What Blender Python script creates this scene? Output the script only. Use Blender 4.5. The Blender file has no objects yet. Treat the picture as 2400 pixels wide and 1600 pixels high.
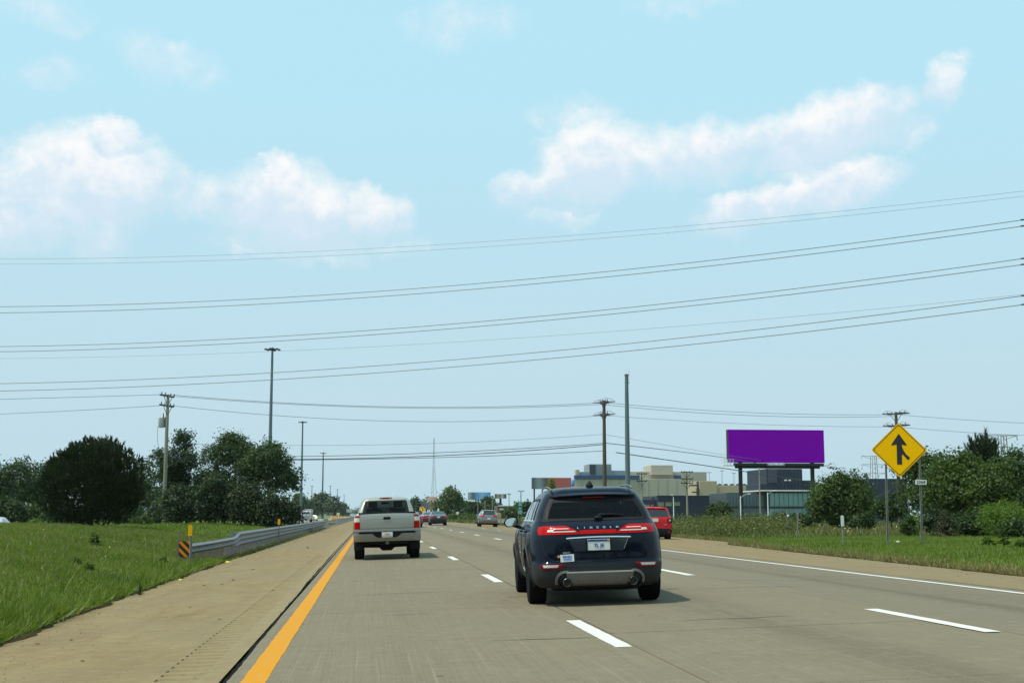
import bpy, bmesh, math, random
import numpy as np
from mathutils import Vector, Matrix, Euler
R = math.radians
scene = bpy.context.scene
COL = scene.collection

# ---------------------------------------------------------------- camera
F, CX, CY, HOR, VPX, EYE = 3010.0, 1200.0, 800.0, 1206.0, 866.0, 1.27     # in pixels of the 2400 x 1600 photograph / metres
PITCH = math.atan((HOR - CY) / F)
YAW = math.atan((CX - VPX) / F * math.cos(PITCH))
cam = bpy.data.cameras.new('camera')
cam.sensor_width = 36.0
cam.lens = 36.0 * F / 2400.0
cam.clip_start = 0.1
cam.clip_end = 20000
camo = bpy.data.objects.new('camera', cam)
camo.location = (0, 0, EYE)
camo.rotation_euler = (math.pi / 2 + PITCH, 0, -YAW)
COL.objects.link(camo)
scene.camera = camo

# ---------------------------------------------------------------- exposure
scene.view_settings.view_transform = 'Standard'
scene.view_settings.look = 'None'
scene.view_settings.exposure = 0.0
scene.view_settings.gamma = 1.0
scene.view_settings.use_curve_mapping = False
scene.cycles.max_bounces = 8
scene.cycles.transparent_max_bounces = 12
scene.cycles.use_denoising = True
scene.cycles.volume_bounces = 1

# ---------------------------------------------------------------- sun
SUN_DIR = Vector((-0.44, -0.08, 0.89)).normalized()          # towards the sun: high, from the left and a little behind
sun = bpy.data.lights.new('sun', 'SUN')
sun.energy = 4.3
sun.angle = R(1.2)
sun.color = (1.0, 0.945, 0.86)
suno = bpy.data.objects.new('sun', sun)
suno.rotation_euler = SUN_DIR.to_track_quat('Z', 'Y').to_euler()
COL.objects.link(suno)


def ray(px, py):
    r, u = (px - CX) / F, -(py - CY) / F
    fy = math.cos(PITCH) - u * math.sin(PITCH)
    uz = math.sin(PITCH) + u * math.cos(PITCH)
    X = r * math.cos(YAW) + fy * math.sin(YAW)
    Y = -r * math.sin(YAW) + fy * math.cos(YAW)
    return X / Y, uz / Y


def P(px, py, Y):
    a, b = ray(px, py)
    return Vector((a * Y, Y, EYE + b * Y))


# ---------------------------------------------------------------- world: pale summer sky with a few clouds
world = bpy.data.worlds.new('World')
scene.world = world
world.use_nodes = True
WT = world.node_tree
WT.nodes.clear()


class NT:
    """tiny helper around a node tree"""
    def __init__(s, t):
        s.t = t

    def n(s, typ, **kw):
        nd = s.t.nodes.new(typ)
        for k, v in kw.items():
            setattr(nd, k, v)
        return nd

    def link(s, a, b):
        s.t.links.new(a, b)

    def put(s, sock, v):
        if v is None:
            return
        if hasattr(v, 'is_output') or hasattr(v, 'links'):
            s.t.links.new(v, sock)
        else:
            sock.default_value = v

    def m(s, op, a, b=None, c=None, clamp=False):
        nd = s.t.nodes.new('ShaderNodeMath')
        nd.operation = op
        nd.use_clamp = clamp
        s.put(nd.inputs[0], a)
        s.put(nd.inputs[1], b)
        s.put(nd.inputs[2], c)
        return nd.outputs[0]

    def mix(s, f, a, b, blend='MIX'):
        nd = s.t.nodes.new('ShaderNodeMix')
        nd.data_type = 'RGBA'
        nd.blend_type = blend
        s.put(nd.inputs[0], f)
        for so, v in ((nd.inputs[6], a), (nd.inputs[7], b)):
            if isinstance(v, tuple) and len(v) == 3:
                v = v + (1.0,)
            s.put(so, v)
        return nd.outputs[2]

    def noise(s, vec, scale, detail=4, rough=.55, dist=0.0):
        nd = s.t.nodes.new('ShaderNodeTexNoise')
        nd.inputs['Scale'].default_value = scale
        nd.inputs['Detail'].default_value = detail
        nd.inputs['Roughness'].default_value = rough
        nd.inputs['Distortion'].default_value = dist
        if vec is not None:
            s.link(vec, nd.inputs['Vector'])
        return nd.outputs['Fac']

    def ramp(s, v, lo, hi):
        nd = s.t.nodes.new('ShaderNodeMapRange')
        nd.interpolation_type = 'SMOOTHSTEP'
        s.put(nd.inputs[0], v)
        nd.inputs[1].default_value = lo
        nd.inputs[2].default_value = hi
        return nd.outputs[0]

    def comb(s, x, y, z=0.0):
        nd = s.t.nodes.new('ShaderNodeCombineXYZ')
        s.put(nd.inputs[0], x)
        s.put(nd.inputs[1], y)
        s.put(nd.inputs[2], z)
        return nd.outputs[0]


def azel(px, py):
    a, b = ray(px, py)
    return math.degrees(math.atan(a)), math.degrees(math.atan(b / math.hypot(1, a)))


# clouds: (centre x, y, radius x, radius y, tilt in degrees, strength), in photograph pixels of the 2352-wide view
CLOUDS = [(195, 420, 255, 158, -4, 1.25), (255, 310, 85, 55, 0, 1.1), (60, 520, 170, 75, 0, .8),
          (430, 440, 150, 72, 0, .68), (660, 480, 245, 118, 6, 1.2), (635, 415, 75, 70, 0, 1.2),
          (850, 490, 125, 80, 14, 1.1), (720, 560, 300, 62, 0, .7), (240, 560, 100, 50, -8, .75),
          (1240, 425, 150, 60, -8, .9), (1370, 375, 190, 118, -10, 1.3), (1600, 350, 230, 95, -8, 1.0),
          (1740, 310, 150, 62, -10, .85), (1905, 300, 250, 105, -14, 1.25), (1990, 245, 90, 72, -20, 1.1),
          (2080, 300, 90, 50, -20, .6), (1880, 440, 265, 70, -12, 1.2), (1720, 480, 170, 66, -6, .95),
          (2165, 200, 55, 85, 20, .85), (2200, 125, 40, 28, -10, .6), (1320, 265, 150, 48, 0, .5),
          (1290, 490, 120, 60, 0, .5), (1060, 55, 180, 85, 0, .48), (390, 145, 170, 70, 15, .48),
          (120, 175, 110, 60, 0, .42), (90, 30, 170, 60, 0, .48), (1560, 10, 170, 40, 0, .4)]


def clouds(t, az, el):
    """(density, how far up in its cloud) for a direction given as azimuth and elevation in degrees"""
    v0 = t.comb(az, el)
    nz_ = t.n('ShaderNodeTexNoise')
    nz_.inputs['Scale'].default_value = .55
    nz_.inputs['Detail'].default_value = 6
    nz_.inputs['Roughness'].default_value = .62
    t.link(v0, nz_.inputs['Vector'])
    va = t.n('ShaderNodeVectorMath', operation='MULTIPLY_ADD')
    t.link(nz_.outputs['Color'], va.inputs[0])
    va.inputs[1].default_value = (2.6, 2.2, 0)
    va.inputs[2].default_value = (-1.3, -1.1, 0)
    vs = t.n('ShaderNodeVectorMath', operation='ADD')
    t.link(v0, vs.inputs[0])
    t.link(va.outputs[0], vs.inputs[1])
    tot, num, den = None, None, None
    for (x, y, rx, ry, tilt, st) in CLOUDS:
        a0, e0 = azel(x * 1.0204, y * 1.0204)
        a1, _ = azel((x + rx) * 1.0204, y * 1.0204)
        _, e1 = azel(x * 1.0204, (y - ry) * 1.0204)
        mp = t.n('ShaderNodeMapping', vector_type='TEXTURE')
        mp.inputs['Location'].default_value = (a0, e0, 0)
        mp.inputs['Rotation'].default_value = (0, 0, R(-tilt))      # image y points down: a negative tilt rises to the right
        mp.inputs['Scale'].default_value = (a1 - a0, e1 - e0, 1)
        t.link(vs.outputs[0], mp.inputs[0])
        dt = t.n('ShaderNodeVectorMath', operation='DOT_PRODUCT')
        t.link(mp.outputs[0], dt.inputs[0])
        t.link(mp.outputs[0], dt.inputs[1])
        f = t.m('MULTIPLY_ADD', dt.outputs['Value'], -st, st, clamp=True)
        tot = f if tot is None else t.m('MAXIMUM', tot, f)
        if st > .7:
            sx_ = t.n('ShaderNodeSeparateXYZ')
            t.link(mp.outputs[0], sx_.inputs[0])
            num = t.m('MULTIPLY', sx_.outputs[1], f) if num is None else t.m('MULTIPLY_ADD', sx_.outputs[1], f, num)
            den = f if den is None else t.m('ADD', den, f)
    # the same broken cloud goes on all around, outside the part that the photograph shows
    gen = t.noise(t.comb(t.m('MULTIPLY', az, .45), el, 9.0), .11, 3, .55)
    gen = t.m('MULTIPLY', t.ramp(gen, .54, .78), 1.1)
    out = t.m('MAXIMUM', t.ramp(t.m('ABSOLUTE', t.m('SUBTRACT', az, 6.3)), 24, 34), t.ramp(el, 25, 36))
    gen = t.m('MULTIPLY', gen, t.m('MULTIPLY', out, t.ramp(el, 3, 12)))
    tot = t.m('MAXIMUM', tot, gen)
    n = t.noise(v0, .72, 7, .60)
    d = t.m('ADD', tot, t.m('MULTIPLY', t.m('SUBTRACT', n, .5), .85))
    d = t.m('MULTIPLY', t.ramp(d, .0, 1.12), t.ramp(tot, 0.0, .25))
    upw = t.m('ADD', t.m('DIVIDE', num, t.m('ADD', den, .05)), t.m('MULTIPLY', t.m('SUBTRACT', n, .5), 1.6))
    return d, upw


w = NT(WT)
tc = w.n('ShaderNodeTexCoord')
sep = w.n('ShaderNodeSeparateXYZ')
w.link(tc.outputs['Generated'], sep.inputs[0])
az = w.m('DEGREES', w.m('ARCTAN2', sep.outputs[0], sep.outputs[1]))
el = w.m('DEGREES', w.m('ARCSINE', sep.outputs[2]))
sky = w.n('ShaderNodeTexSky', sky_type='NISHITA', sun_disc=False)
sky.sun_elevation = math.asin(SUN_DIR.z)
sky.sun_rotation = math.atan2(SUN_DIR.x, SUN_DIR.y)
sky.air_density = 1.4
sky.dust_density = 2.5
sky.ozone_density = 1.5
sk = w.mix(1.0, sky.outputs[0], (.10, .10, .10), 'MULTIPLY')
# a hazy summer sky: the blue is washed out by an even veil, a little whiter towards the horizon all around
veil = w.mix(w.ramp(el, 3, 21), (.555, .765, .88), (.515, .855, .99))
sk = w.mix(.88, sk, veil)
d0, upw = clouds(w, az, el)
lit = w.ramp(upw, -.45, .62)
ccol = w.mix(lit, (.76, .83, .94), (1.0, .99, .99))
cop = w.m('MULTIPLY', d0, w.m('ADD', .62, w.m('MULTIPLY', lit, .36)))
skc = w.mix(cop, sk, ccol)
world.cycles.sampling_method = 'MANUAL'
world.cycles.sample_map_resolution = 128
bg = w.n('ShaderNodeBackground')
w.link(skc, bg.inputs[0])
bg.inputs[1].default_value = 1.0
wo = w.n('ShaderNodeOutputWorld')
w.link(bg.outputs[0], wo.inputs[0])


# ---------------------------------------------------------------- materials
MATS = {}


def lin(r, g, b):
    """an sRGB triple 0-255 as linear"""
    return tuple(((c / 255) / 12.92 if c / 255 <= .04045 else ((c / 255 + .055) / 1.055) ** 2.4) for c in (r, g, b))


def pm(name, col, rough=.6, metal=0.0, var=.12, scale=4.0, bump=0.0, bscale=40.0, coat=0.0, spec=.5, stretch=None, emis=None):
    if name in MATS:
        return MATS[name]
    m = bpy.data.materials.new(name)
    m.use_nodes = True
    t = NT(m.node_tree)
    b = m.node_tree.nodes['Principled BSDF']
    b.inputs['Roughness'].default_value = rough
    b.inputs['Metallic'].default_value = metal
    b.inputs['Specular IOR Level'].default_value = spec
    if coat:
        b.inputs['Coat Weight'].default_value = coat
        b.inputs['Coat Roughness'].default_value = .04
    tcn = t.n('ShaderNodeTexCoord')
    vec = tcn.outputs['Object']
    if stretch:
        mp = t.n('ShaderNodeMapping')
        mp.inputs['Scale'].default_value = stretch
        t.link(vec, mp.inputs[0])
        vec = mp.outputs[0]
    if var > 0:
        n = t.noise(vec, scale, 5, .6)
        c = t.mix(n, tuple(x * (1 - var * 1.6) for x in col), tuple(min(1, x * (1 + var * 1.6)) for x in col))
        t.link(c, b.inputs['Base Color'])
        rr = t.m('ADD', rough - .08, t.m('MULTIPLY', n, .16), clamp=True)
        t.link(rr, b.inputs['Roughness'])
    else:
        b.inputs['Base Color'].default_value = tuple(col) + (1,)
    if bump > 0:
        bp = t.n('ShaderNodeBump')
        bp.inputs['Strength'].default_value = bump
        bp.inputs['Distance'].default_value = .02
        t.link(t.noise(vec, bscale, 4, .6), bp.inputs['Height'])
        t.link(bp.outputs[0], b.inputs['Normal'])
    if emis:
        b.inputs['Emission Color'].default_value = tuple(emis[:3]) + (1,)
        b.inputs['Emission Strength'].default_value = emis[3]
    MATS[name] = m
    return m


def glass(name, tint, alpha, rough=.03):
    """car or building glass: a tinted see-through pane with a sharp reflection"""
    if name in MATS:
        return MATS[name]
    m = bpy.data.materials.new(name)
    m.use_nodes = True
    t = NT(m.node_tree)
    m.node_tree.nodes.clear()
    o = t.n('ShaderNodeOutputMaterial')
    tr = t.n('ShaderNodeBsdfTransparent')
    tr.inputs[0].default_value = tuple(x * (1 - alpha) for x in (1, 1, 1)) + (1,)
    gl = t.n('ShaderNodeBsdfPrincipled')
    gl.inputs['Base Color'].default_value = tuple(tint) + (1,)
    gl.inputs['Roughness'].default_value = rough
    gl.inputs['Specular IOR Level'].default_value = .3
    fr = t.n('ShaderNodeFresnel')
    fr.inputs[0].default_value = 1.5
    mx = t.n('ShaderNodeMixShader')
    t.link(t.m('ADD', t.m('MULTIPLY', fr.outputs[0], .9), alpha * .55, clamp=True), mx.inputs[0])
    t.link(tr.outputs[0], mx.inputs[1])
    t.link(gl.outputs[0], mx.inputs[2])
    t.link(mx.outputs[0], o.inputs[0])
    MATS[name] = m
    return m


def leafmat(name, c0, c1, trans=.3, patch=.5):
    """foliage: each leaf its own shade, larger clumps drifting between two greens, some light passing through"""
    if name in MATS:
        return MATS[name]
    m = bpy.data.materials.new(name)
    m.use_nodes = True
    t = NT(m.node_tree)
    m.node_tree.nodes.clear()
    o = t.n('ShaderNodeOutputMaterial')
    ge = t.n('ShaderNodeNewGeometry')
    tcn = t.n('ShaderNodeTexCoord')
    oi = t.n('ShaderNodeObjectInfo')
    n = t.noise(tcn.outputs['Object'], patch, 3, .6)
    f = t.m('ADD', t.m('MULTIPLY', ge.outputs['Random Per Island'], .55), t.m('MULTIPLY', t.ramp(n, .3, .72), .45))
    c = t.mix(f, c0, c1)
    c = t.mix(t.m('MULTIPLY', oi.outputs['Random'], .35), c, (c0[0] * .8 + .015, c0[1] * .8 + .012, c0[2] * .7))
    di = t.n('ShaderNodeBsdfPrincipled')
    di.inputs['Roughness'].default_value = .55
    di.inputs['Specular IOR Level'].default_value = .3
    t.link(c, di.inputs['Base Color'])
    tl = t.n('ShaderNodeBsdfTranslucent')
    t.link(t.mix(1.0, c, (1.35, 1.45, .6), 'MULTIPLY'), tl.inputs[0])
    mx = t.n('ShaderNodeMixShader')
    mx.inputs[0].default_value = trans
    t.link(di.outputs[0], mx.inputs[1])
    t.link(tl.outputs[0], mx.inputs[2])
    t.link(mx.outputs[0], o.inputs[0])
    MATS[name] = m
    return m


# ---------------------------------------------------------------- mesh helpers
class MB:
    def __init__(s):
        s.v, s.f = [], []

    def add(s, vs, fs):
        o = len(s.v)
        s.v += [tuple(p) for p in vs]
        s.f += [tuple(i + o for i in f) for f in fs]
        return s

    def box(s, c, d, rot=None, taper=1.0):
        hx, hy, hz = d[0] / 2, d[1] / 2, d[2] / 2
        vs = [Vector((x * hx * (taper if z > 0 else 1), y * hy * (taper if z > 0 else 1), z * hz)) for z in (-1, 1) for x, y in ((-1, -1), (1, -1), (1, 1), (-1, 1))]
        if rot is not None:
            M = Euler(rot).to_matrix()
            vs = [M @ p for p in vs]
        c = Vector(c)
        return s.add([p + c for p in vs], [(0, 3, 2, 1), (4, 5, 6, 7), (0, 1, 5, 4), (1, 2, 6, 5), (2, 3, 7, 6), (3, 0, 4, 7)])

    def bbox(s, c, d, b=.02, rot=None):
        """box with chamfered edges"""
        hx, hy, hz = d[0] / 2, d[1] / 2, d[2] / 2
        b = min(b, hx * .49, hy * .49, hz * .49)
        vs = []
        for z, k in ((-hz, b), (-hz + b, 0), (hz - b, 0), (hz, b)):
            x, y = hx - k, hy - k
            vs += [Vector(p + (z,)) for p in ((-x + b, -y), (x - b, -y), (x, -y + b), (x, y - b), (x - b, y), (-x + b, y), (-x, y - b), (-x, -y + b))]
        if rot is not None:
            M = Euler(rot).to_matrix()
            vs = [M @ p for p in vs]
        c = Vector(c)
        fs = [tuple(range(7, -1, -1)), tuple(range(24, 32))]
        for l in range(3):
            for i in range(8):
                j = (i + 1) % 8
                fs.append((l * 8 + i, l * 8 + j, l * 8 + 8 + j, l * 8 + 8 + i))
        return s.add([p + c for p in vs], fs)

    def tube(s, pts, r, n=6, cap=True):
        """tube along points; r is a number or a list"""
        pts = [Vector(p) for p in pts]
        vs, fs = [], []
        for i, p in enumerate(pts):
            d = (pts[min(i + 1, len(pts) - 1)] - pts[max(i - 1, 0)]).normalized()
            a = d.cross(Vector((0, 0, 1)) if abs(d.z) < .95 else Vector((1, 0, 0))).normalized()
            b = d.cross(a)
            rr = r[i] if isinstance(r, (list, tuple)) else r
            vs += [p + a * (rr * math.cos(6.28318 * k / n)) + b * (rr * math.sin(6.28318 * k / n)) for k in range(n)]
        for i in range(len(pts) - 1):
            for k in range(n):
                j = (k + 1) % n
                fs.append((i * n + k, i * n + j, i * n + n + j, i * n + n + k))
        if cap:
            fs += [tuple(range(n - 1, -1, -1)), tuple(range(len(vs) - n, len(vs)))]
        return s.add(vs, fs)

    def lathe(s, prof, c=(0, 0, 0), axis='Z', n=20):
        """profile of (radius, height) turned about an axis through c"""
        vs, fs = [], []
        for r, h in prof:
            for k in range(n):
                a = 6.28318 * k / n
                p = (r * math.cos(a), r * math.sin(a), h)
                if axis == 'X':
                    p = (h, r * math.cos(a), r * math.sin(a))
                elif axis == 'Y':
                    p = (r * math.sin(a), h, r * math.cos(a))
                vs.append(Vector(p) + Vector(c))
        for i in range(len(prof) - 1):
            for k in range(n):
                j = (k + 1) % n
                fs.append((i * n + k, i * n + j, i * n + n + j, i * n + n + k))
        fs += [tuple(range(n - 1, -1, -1)), tuple(range(len(vs) - n, len(vs)))]
        return s.add(vs, fs)

    def prism(s, poly, depth, fr):
        """polygon (a, b) extruded by depth; fr maps (a, b, d) to a point"""
        n = len(poly)
        vs = [fr(a, b, 0) for a, b in poly] + [fr(a, b, depth) for a, b in poly]
        fs = [tuple(range(n)), tuple(range(2 * n - 1, n - 1, -1))] + [(i, i + n, (i + 1) % n + n, (i + 1) % n) for i in range(n)]
        return s.add(vs, fs)

    def grid(s, rows):
        """rows of points, all the same length"""
        n = len(rows[0])
        vs = [p for r in rows for p in r]
        fs = [(i * n + k, i * n + k + 1, i * n + n + k + 1, i * n + n + k) for i in range(len(rows) - 1) for k in range(n - 1)]
        return s.add(vs, fs)

    def mesh(s, name, mat=None, smooth=None):
        me = bpy.data.meshes.new(name)
        me.from_pydata(s.v, [], s.f)
        if mat:
            me.materials.append(mat)
        bm = bmesh.new()
        bm.from_mesh(me)
        bmesh.ops.recalc_face_normals(bm, faces=bm.faces)
        if smooth is not None:
            ang = R(smooth)
            for f in bm.faces:
                f.smooth = True
            for e in bm.edges:
                if len(e.link_faces) == 2 and e.calc_face_angle(0) > ang:
                    e.smooth = False
        bm.to_mesh(me)
        bm.free()
        return me

    def build(s, name, mat, parent=None, smooth=None, loc=None, kind=None):
        return put(name, s.mesh(name, mat, smooth), parent, loc, kind)


def put(name, me, parent=None, loc=None, kind=None):
    o = bpy.data.objects.new(name, me)
    COL.objects.link(o)
    o.parent = parent
    if loc is not None:
        o.location = loc
    if kind:
        o['kind'] = kind
    return o


def thing(name, label, cat, loc=(0, 0, 0), rz=0.0, group=None):
    o = bpy.data.objects.new(name, None)
    COL.objects.link(o)
    o.location = loc
    o.rotation_euler = (0, 0, rz)
    o.empty_display_size = .2
    return tag(o, label, cat, group)


def tag(o, label, cat, group=None):
    o['label'] = label
    o['category'] = cat
    if group:
        o['group'] = group
    return o


def copy_tree(o, parent=None):
    c = o.copy()
    COL.objects.link(c)
    if parent is not None:
        c.parent = parent
    for ch in [x for x in KIDS.get(o, o.children)]:
        copy_tree(ch, c)
    return c


KIDS = {}


def text_mesh(s, size, depth=.003, bold=0.0, spacing=1.0):
    cu = bpy.data.curves.new('lettering', 'FONT')
    cu.body = s
    cu.size = size
    cu.extrude = depth
    cu.offset = bold
    cu.align_x = 'CENTER'
    cu.align_y = 'CENTER'
    cu.space_character = spacing
    cu.resolution_u = 3
    o = bpy.data.objects.new('lettering', cu)
    COL.objects.link(o)
    bpy.context.view_layer.update()
    dg = bpy.context.evaluated_depsgraph_get()
    me = bpy.data.meshes.new_from_object(o.evaluated_get(dg))
    bpy.data.objects.remove(o)
    bpy.data.curves.remove(cu)
    return me


def lettering(s, size, mat, parent, loc, bold=0.0, spacing=1.0, name='lettering', rot=(math.pi / 2, 0, 0), sx=1.0):
    """text standing upright and facing -y"""
    me = text_mesh(s, size, .002, bold, spacing)
    me.materials.clear()
    me.materials.append(mat)
    o = put(name, me, parent, loc)
    o.rotation_euler = rot
    o.scale = (sx, 1, 1)
    return o
# ================================================================ the setting: terrain, roads, markings
def interp(x, xs, ys):
    return float(np.interp(x, xs, ys))


def zroad(X):
    """cross-section of the carriageway: it falls towards the median on the left"""
    if X < 5.9:
        return .03 * X
    if X < 9.5:
        return .177
    return .177 - .02 * (X - 9.5)


LE_Y, LE_X = [0, 15, 22, 41, 66, 95, 3000], [-3.95, -4.0, -4.2, -4.35, -4.5, -4.6, -4.6]
RE_Y = [0, 15, 23.4, 29.4, 36.6, 51.4, 52.6, 60, 73, 100, 130, 170, 220, 3000]
RE_X = [11.7, 11.9, 12.29, 12.75, 13.24, 14.5, 16.0, 16.7, 17.3, 17.2, 15.8, 13.8, 12.6, 12.2]


def ledge(Y):
    return interp(Y, LE_Y, LE_X)


def redge(Y):
    return interp(Y, RE_Y, RE_X)


OY, OX = [-100, 0, 60, 100, 150, 200, 260, 350, 600, 3000], [-44, -38, -31.5, -28.5, -25, -22, -19, -16.5, -15, -15]


def ocen(Y):
    return interp(Y, OY, OX)


OZ = -.35


def hash2(x, y):
    return math.sin(x * 1.7 + 1.3 * math.sin(y * .31)) * math.cos(y * .9 + math.sin(x * .53)) * .5 + .25 * math.sin(x * 3.1 + y * 2.3)


def gz(X, Y):
    """height of the open ground"""
    l, r = ledge(Y), redge(Y)
    if l <= X <= r:
        return zroad(X) - .10
    if X < l:
        sh_ = interp(Y, [33, 41], [0, 1.15])
        d = max(0.0, l - X - sh_)
        g = interp(Y, [-50, 10, 25, 45, 60, 80, 115, 200, 400], [.75, .75, .85, 1.0, .78, .62, .52, .3, .12])
        z = zroad(l) - .02 + 1.15 * (1 - math.exp(-d / (4.0 - .9 * sh_))) * g + .03 * hash2(X, Y) * min(1, d)
        oc = ocen(Y)
        k = min(1, max(0, (X - (oc + 6.3)) / 6.0))
        k = k * k * (3 - 2 * k)
        z = (OZ - .08) * (1 - k) + z * k
        if X < oc - 6.3:
            z = OZ - .08 + min(1.0, (oc - 6.3 - X) * .06)
        return z
    d = X - r
    g = interp(Y, [-50, 20, 45, 70, 110, 160], [.8, .9, 1.0, .75, .3, 0])
    return zroad(r) - .02 + .26 * (1 - math.exp(-d / 2.2)) * g - .004 * min(d, 60) + .03 * hash2(X, Y) * min(1, d)


def groundmat():
    m = bpy.data.materials.new('ground_soil_and_grass')
    m.use_nodes = True
    t = NT(m.node_tree)
    b = m.node_tree.nodes['Principled BSDF']
    b.inputs['Roughness'].default_value = .95
    b.inputs['Specular IOR Level'].default_value = .1
    ge = t.n('ShaderNodeNewGeometry')
    p = ge.outputs['Position']
    n1 = t.noise(p, .25, 5, .6)
    n2 = t.noise(p, 2.5, 5, .65)
    n3 = t.noise(p, 18, 3, .6)
    c = t.mix(t.ramp(n1, .3, .7), (.095, .135, .022), (.135, .175, .036))
    c = t.mix(t.ramp(n2, .45, .75), c, (.13, .135, .045))
    c = t.mix(t.m('MULTIPLY', n3, .4), c, (.07, .09, .018))
    t.link(c, b.inputs['Base Color'])
    bp = t.n('ShaderNodeBump')
    bp.inputs['Strength'].default_value = .8
    bp.inputs['Distance'].default_value = .12
    t.link(n3, bp.inputs['Height'])
    t.link(bp.outputs[0], b.inputs['Normal'])
    return m


def lines(lo, hi, fine):
    out = [lo]
    while out[-1] < hi:
        out.append(out[-1] + fine(out[-1]))
    return out


xs = lines(-5000, 5000, lambda x: .25 if (-6.2 < x < -3.4 or 11 < x < 19) else (.6 if -40 < x < 45 else max(.8, abs(x) * .12)))
ys = lines(-60, 9000, lambda y: 1.2 if y < 75 else max(1.5, (y - 40) * .05))
GX, GY = np.array(xs), np.array(ys)
gm = MB()
gm.grid([[(x, y, gz(x, y)) for x in xs] for y in ys])
gmesh = bpy.data.meshes.new('ground')
gmesh.from_pydata(gm.v, [], gm.f)
gmesh.polygons.foreach_set('use_smooth', [True] * len(gmesh.polygons))
gmesh.materials.append(groundmat())
put('ground', gmesh, kind='structure')['label'] = 'mown green roadside ground reaching to the horizon'


def concrete(name, shoulder=False):
    """pale tan concrete: broom streaks along the lane, oil-darkened lane centres, stains and pits"""
    m = bpy.data.materials.new(name)
    m.use_nodes = True
    t = NT(m.node_tree)
    b = m.node_tree.nodes['Principled BSDF']
    b.inputs['Specular IOR Level'].default_value = .1
    ge = t.n('ShaderNodeNewGeometry')
    sp = t.n('ShaderNodeSeparateXYZ')
    t.link(ge.outputs['Position'], sp.inputs[0])
    X, Y = sp.outputs[0], sp.outputs[1]
    p = ge.outputs['Position']
    big = t.noise(p, .12, 5, .6)
    mid = t.noise(p, 1.1, 6, .65)
    fine = t.noise(p, 22, 5, .75)
    grit = t.noise(p, 70, 3, .75)
    streak = t.noise(t.comb(t.m('MULTIPLY', X, 24), t.m('MULTIPLY', Y, .14)), 1.0, 4, .7)
    streak2 = t.noise(t.comb(t.m('MULTIPLY', X, 55), t.m('MULTIPLY', Y, .22), 4.0), 1.0, 3, .6)
    if shoulder:
        c = t.mix(t.ramp(mid, .3, .72), (0.189, 0.134, 0.058), (0.237, 0.175, 0.077))
        st = t.noise(t.comb(t.m('MULTIPLY', X, 2.2), t.m('MULTIPLY', Y, .3), 2.0), 1.0, 5, .65)
        c = t.mix(t.m('MULTIPLY', t.ramp(st, .42, .62), .75), c, (0.175, 0.116, 0.044))
        c = t.mix(t.m('MULTIPLY', t.ramp(big, .42, .62), .65), c, (0.185, 0.146, 0.076))
        # paler, cleaner strip beside the joint
        near = t.ramp(t.m('ABSOLUTE', t.m('ADD', X, 1.25)), .75, .05)
        c = t.mix(t.m('MULTIPLY', near, .55), c, (0.247, 0.195, 0.100))
    else:
        c = t.mix(t.ramp(mid, .3, .72), (0.155, 0.131, 0.084), (0.176, 0.151, 0.100))
        c = t.mix(t.m('MULTIPLY', t.ramp(big, .4, .68), .4), c, (0.169, 0.139, 0.084))
        grey = t.ramp(X, 5.7, 6.3)
        c = t.mix(t.m('MULTIPLY', grey, .55), c, (0.139, 0.122, 0.093))
        oil = None
        for x0, wd, k in ((0.407, 0.269, 0.123), (4.25, .42, .62), (7.55, .26, .75), (8.2, .5, .35)):
            dx = t.m('DIVIDE', t.m('SUBTRACT', X, x0), wd)
            gss = t.m('MULTIPLY', t.m('POWER', 2.718, t.m('MULTIPLY', t.m('MULTIPLY', dx, dx), -1.0)), k)
            oil = gss if oil is None else t.m('ADD', oil, gss)
        sm = t.noise(t.comb(t.m('MULTIPLY', X, 2.5), t.m('MULTIPLY', Y, .16), 7.0), 1.0, 5, .6)
        oil = t.m('MULTIPLY', oil, t.m('ADD', .40, t.m('MULTIPLY', t.ramp(sm, .3, .62), .60)))
        c = t.mix(t.m('MULTIPLY', oil, .85, clamp=True), c, (.055, .048, .034))
        oi = t.n('ShaderNodeObjectInfo')
        c = t.mix(t.m('MULTIPLY', oi.outputs['Random'], .16), c, (0.146, 0.122, 0.078))
        c = t.mix(t.m('MULTIPLY', t.ramp(streak, .58, .68), .62), c, (0.233, 0.202, 0.141))
        c = t.mix(t.m('MULTIPLY', t.ramp(streak2, .48, .62), .26), c, (0.092, 0.078, 0.049))
    blot = t.noise(p, 5.5, 5, .7)
    c = t.mix(t.m('MULTIPLY', t.ramp(blot, .50, .72), .42 if shoulder else .30), c, (.115, .098, .062) if shoulder else (.105, .095, .066))
    c = t.mix(t.m('MULTIPLY', t.ramp(blot, .50, .30), .40 if shoulder else .28), c, (.26, .225, .145) if shoulder else (.235, .215, .16))
    c = t.mix(t.m('MULTIPLY', t.m('ABSOLUTE', t.m('SUBTRACT', fine, .5)), 1.9), c, (0.089, 0.072, 0.042))
    c = t.mix(t.m('MULTIPLY', t.ramp(grit, .35, .75), .34), c, (0.273, 0.230, 0.147))
    vo = t.n('ShaderNodeTexVoronoi')
    vo.inputs['Scale'].default_value = 1.5
    vo.inputs['Randomness'].default_value = 1.0
    t.link(p, vo.inputs['Vector'])
    sel = t.n('ShaderNodeSeparateColor')
    t.link(vo.outputs['Color'], sel.inputs[0])
    spot = t.m('MULTIPLY', t.m('LESS_THAN', vo.outputs['Distance'], t.m('MULTIPLY', sel.outputs[0], .075)), t.m('GREATER_THAN', sel.outputs[1], .45))
    c = t.mix(t.m('MULTIPLY', spot, .62), c, (0.030, 0.023, 0.015))
    t.link(c, b.inputs['Base Color'])
    t.link(t.m('ADD', .72, t.m('MULTIPLY', mid, .2)), b.inputs['Roughness'])
    bp = t.n('ShaderNodeBump')
    bp.inputs['Strength'].default_value = .35
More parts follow.
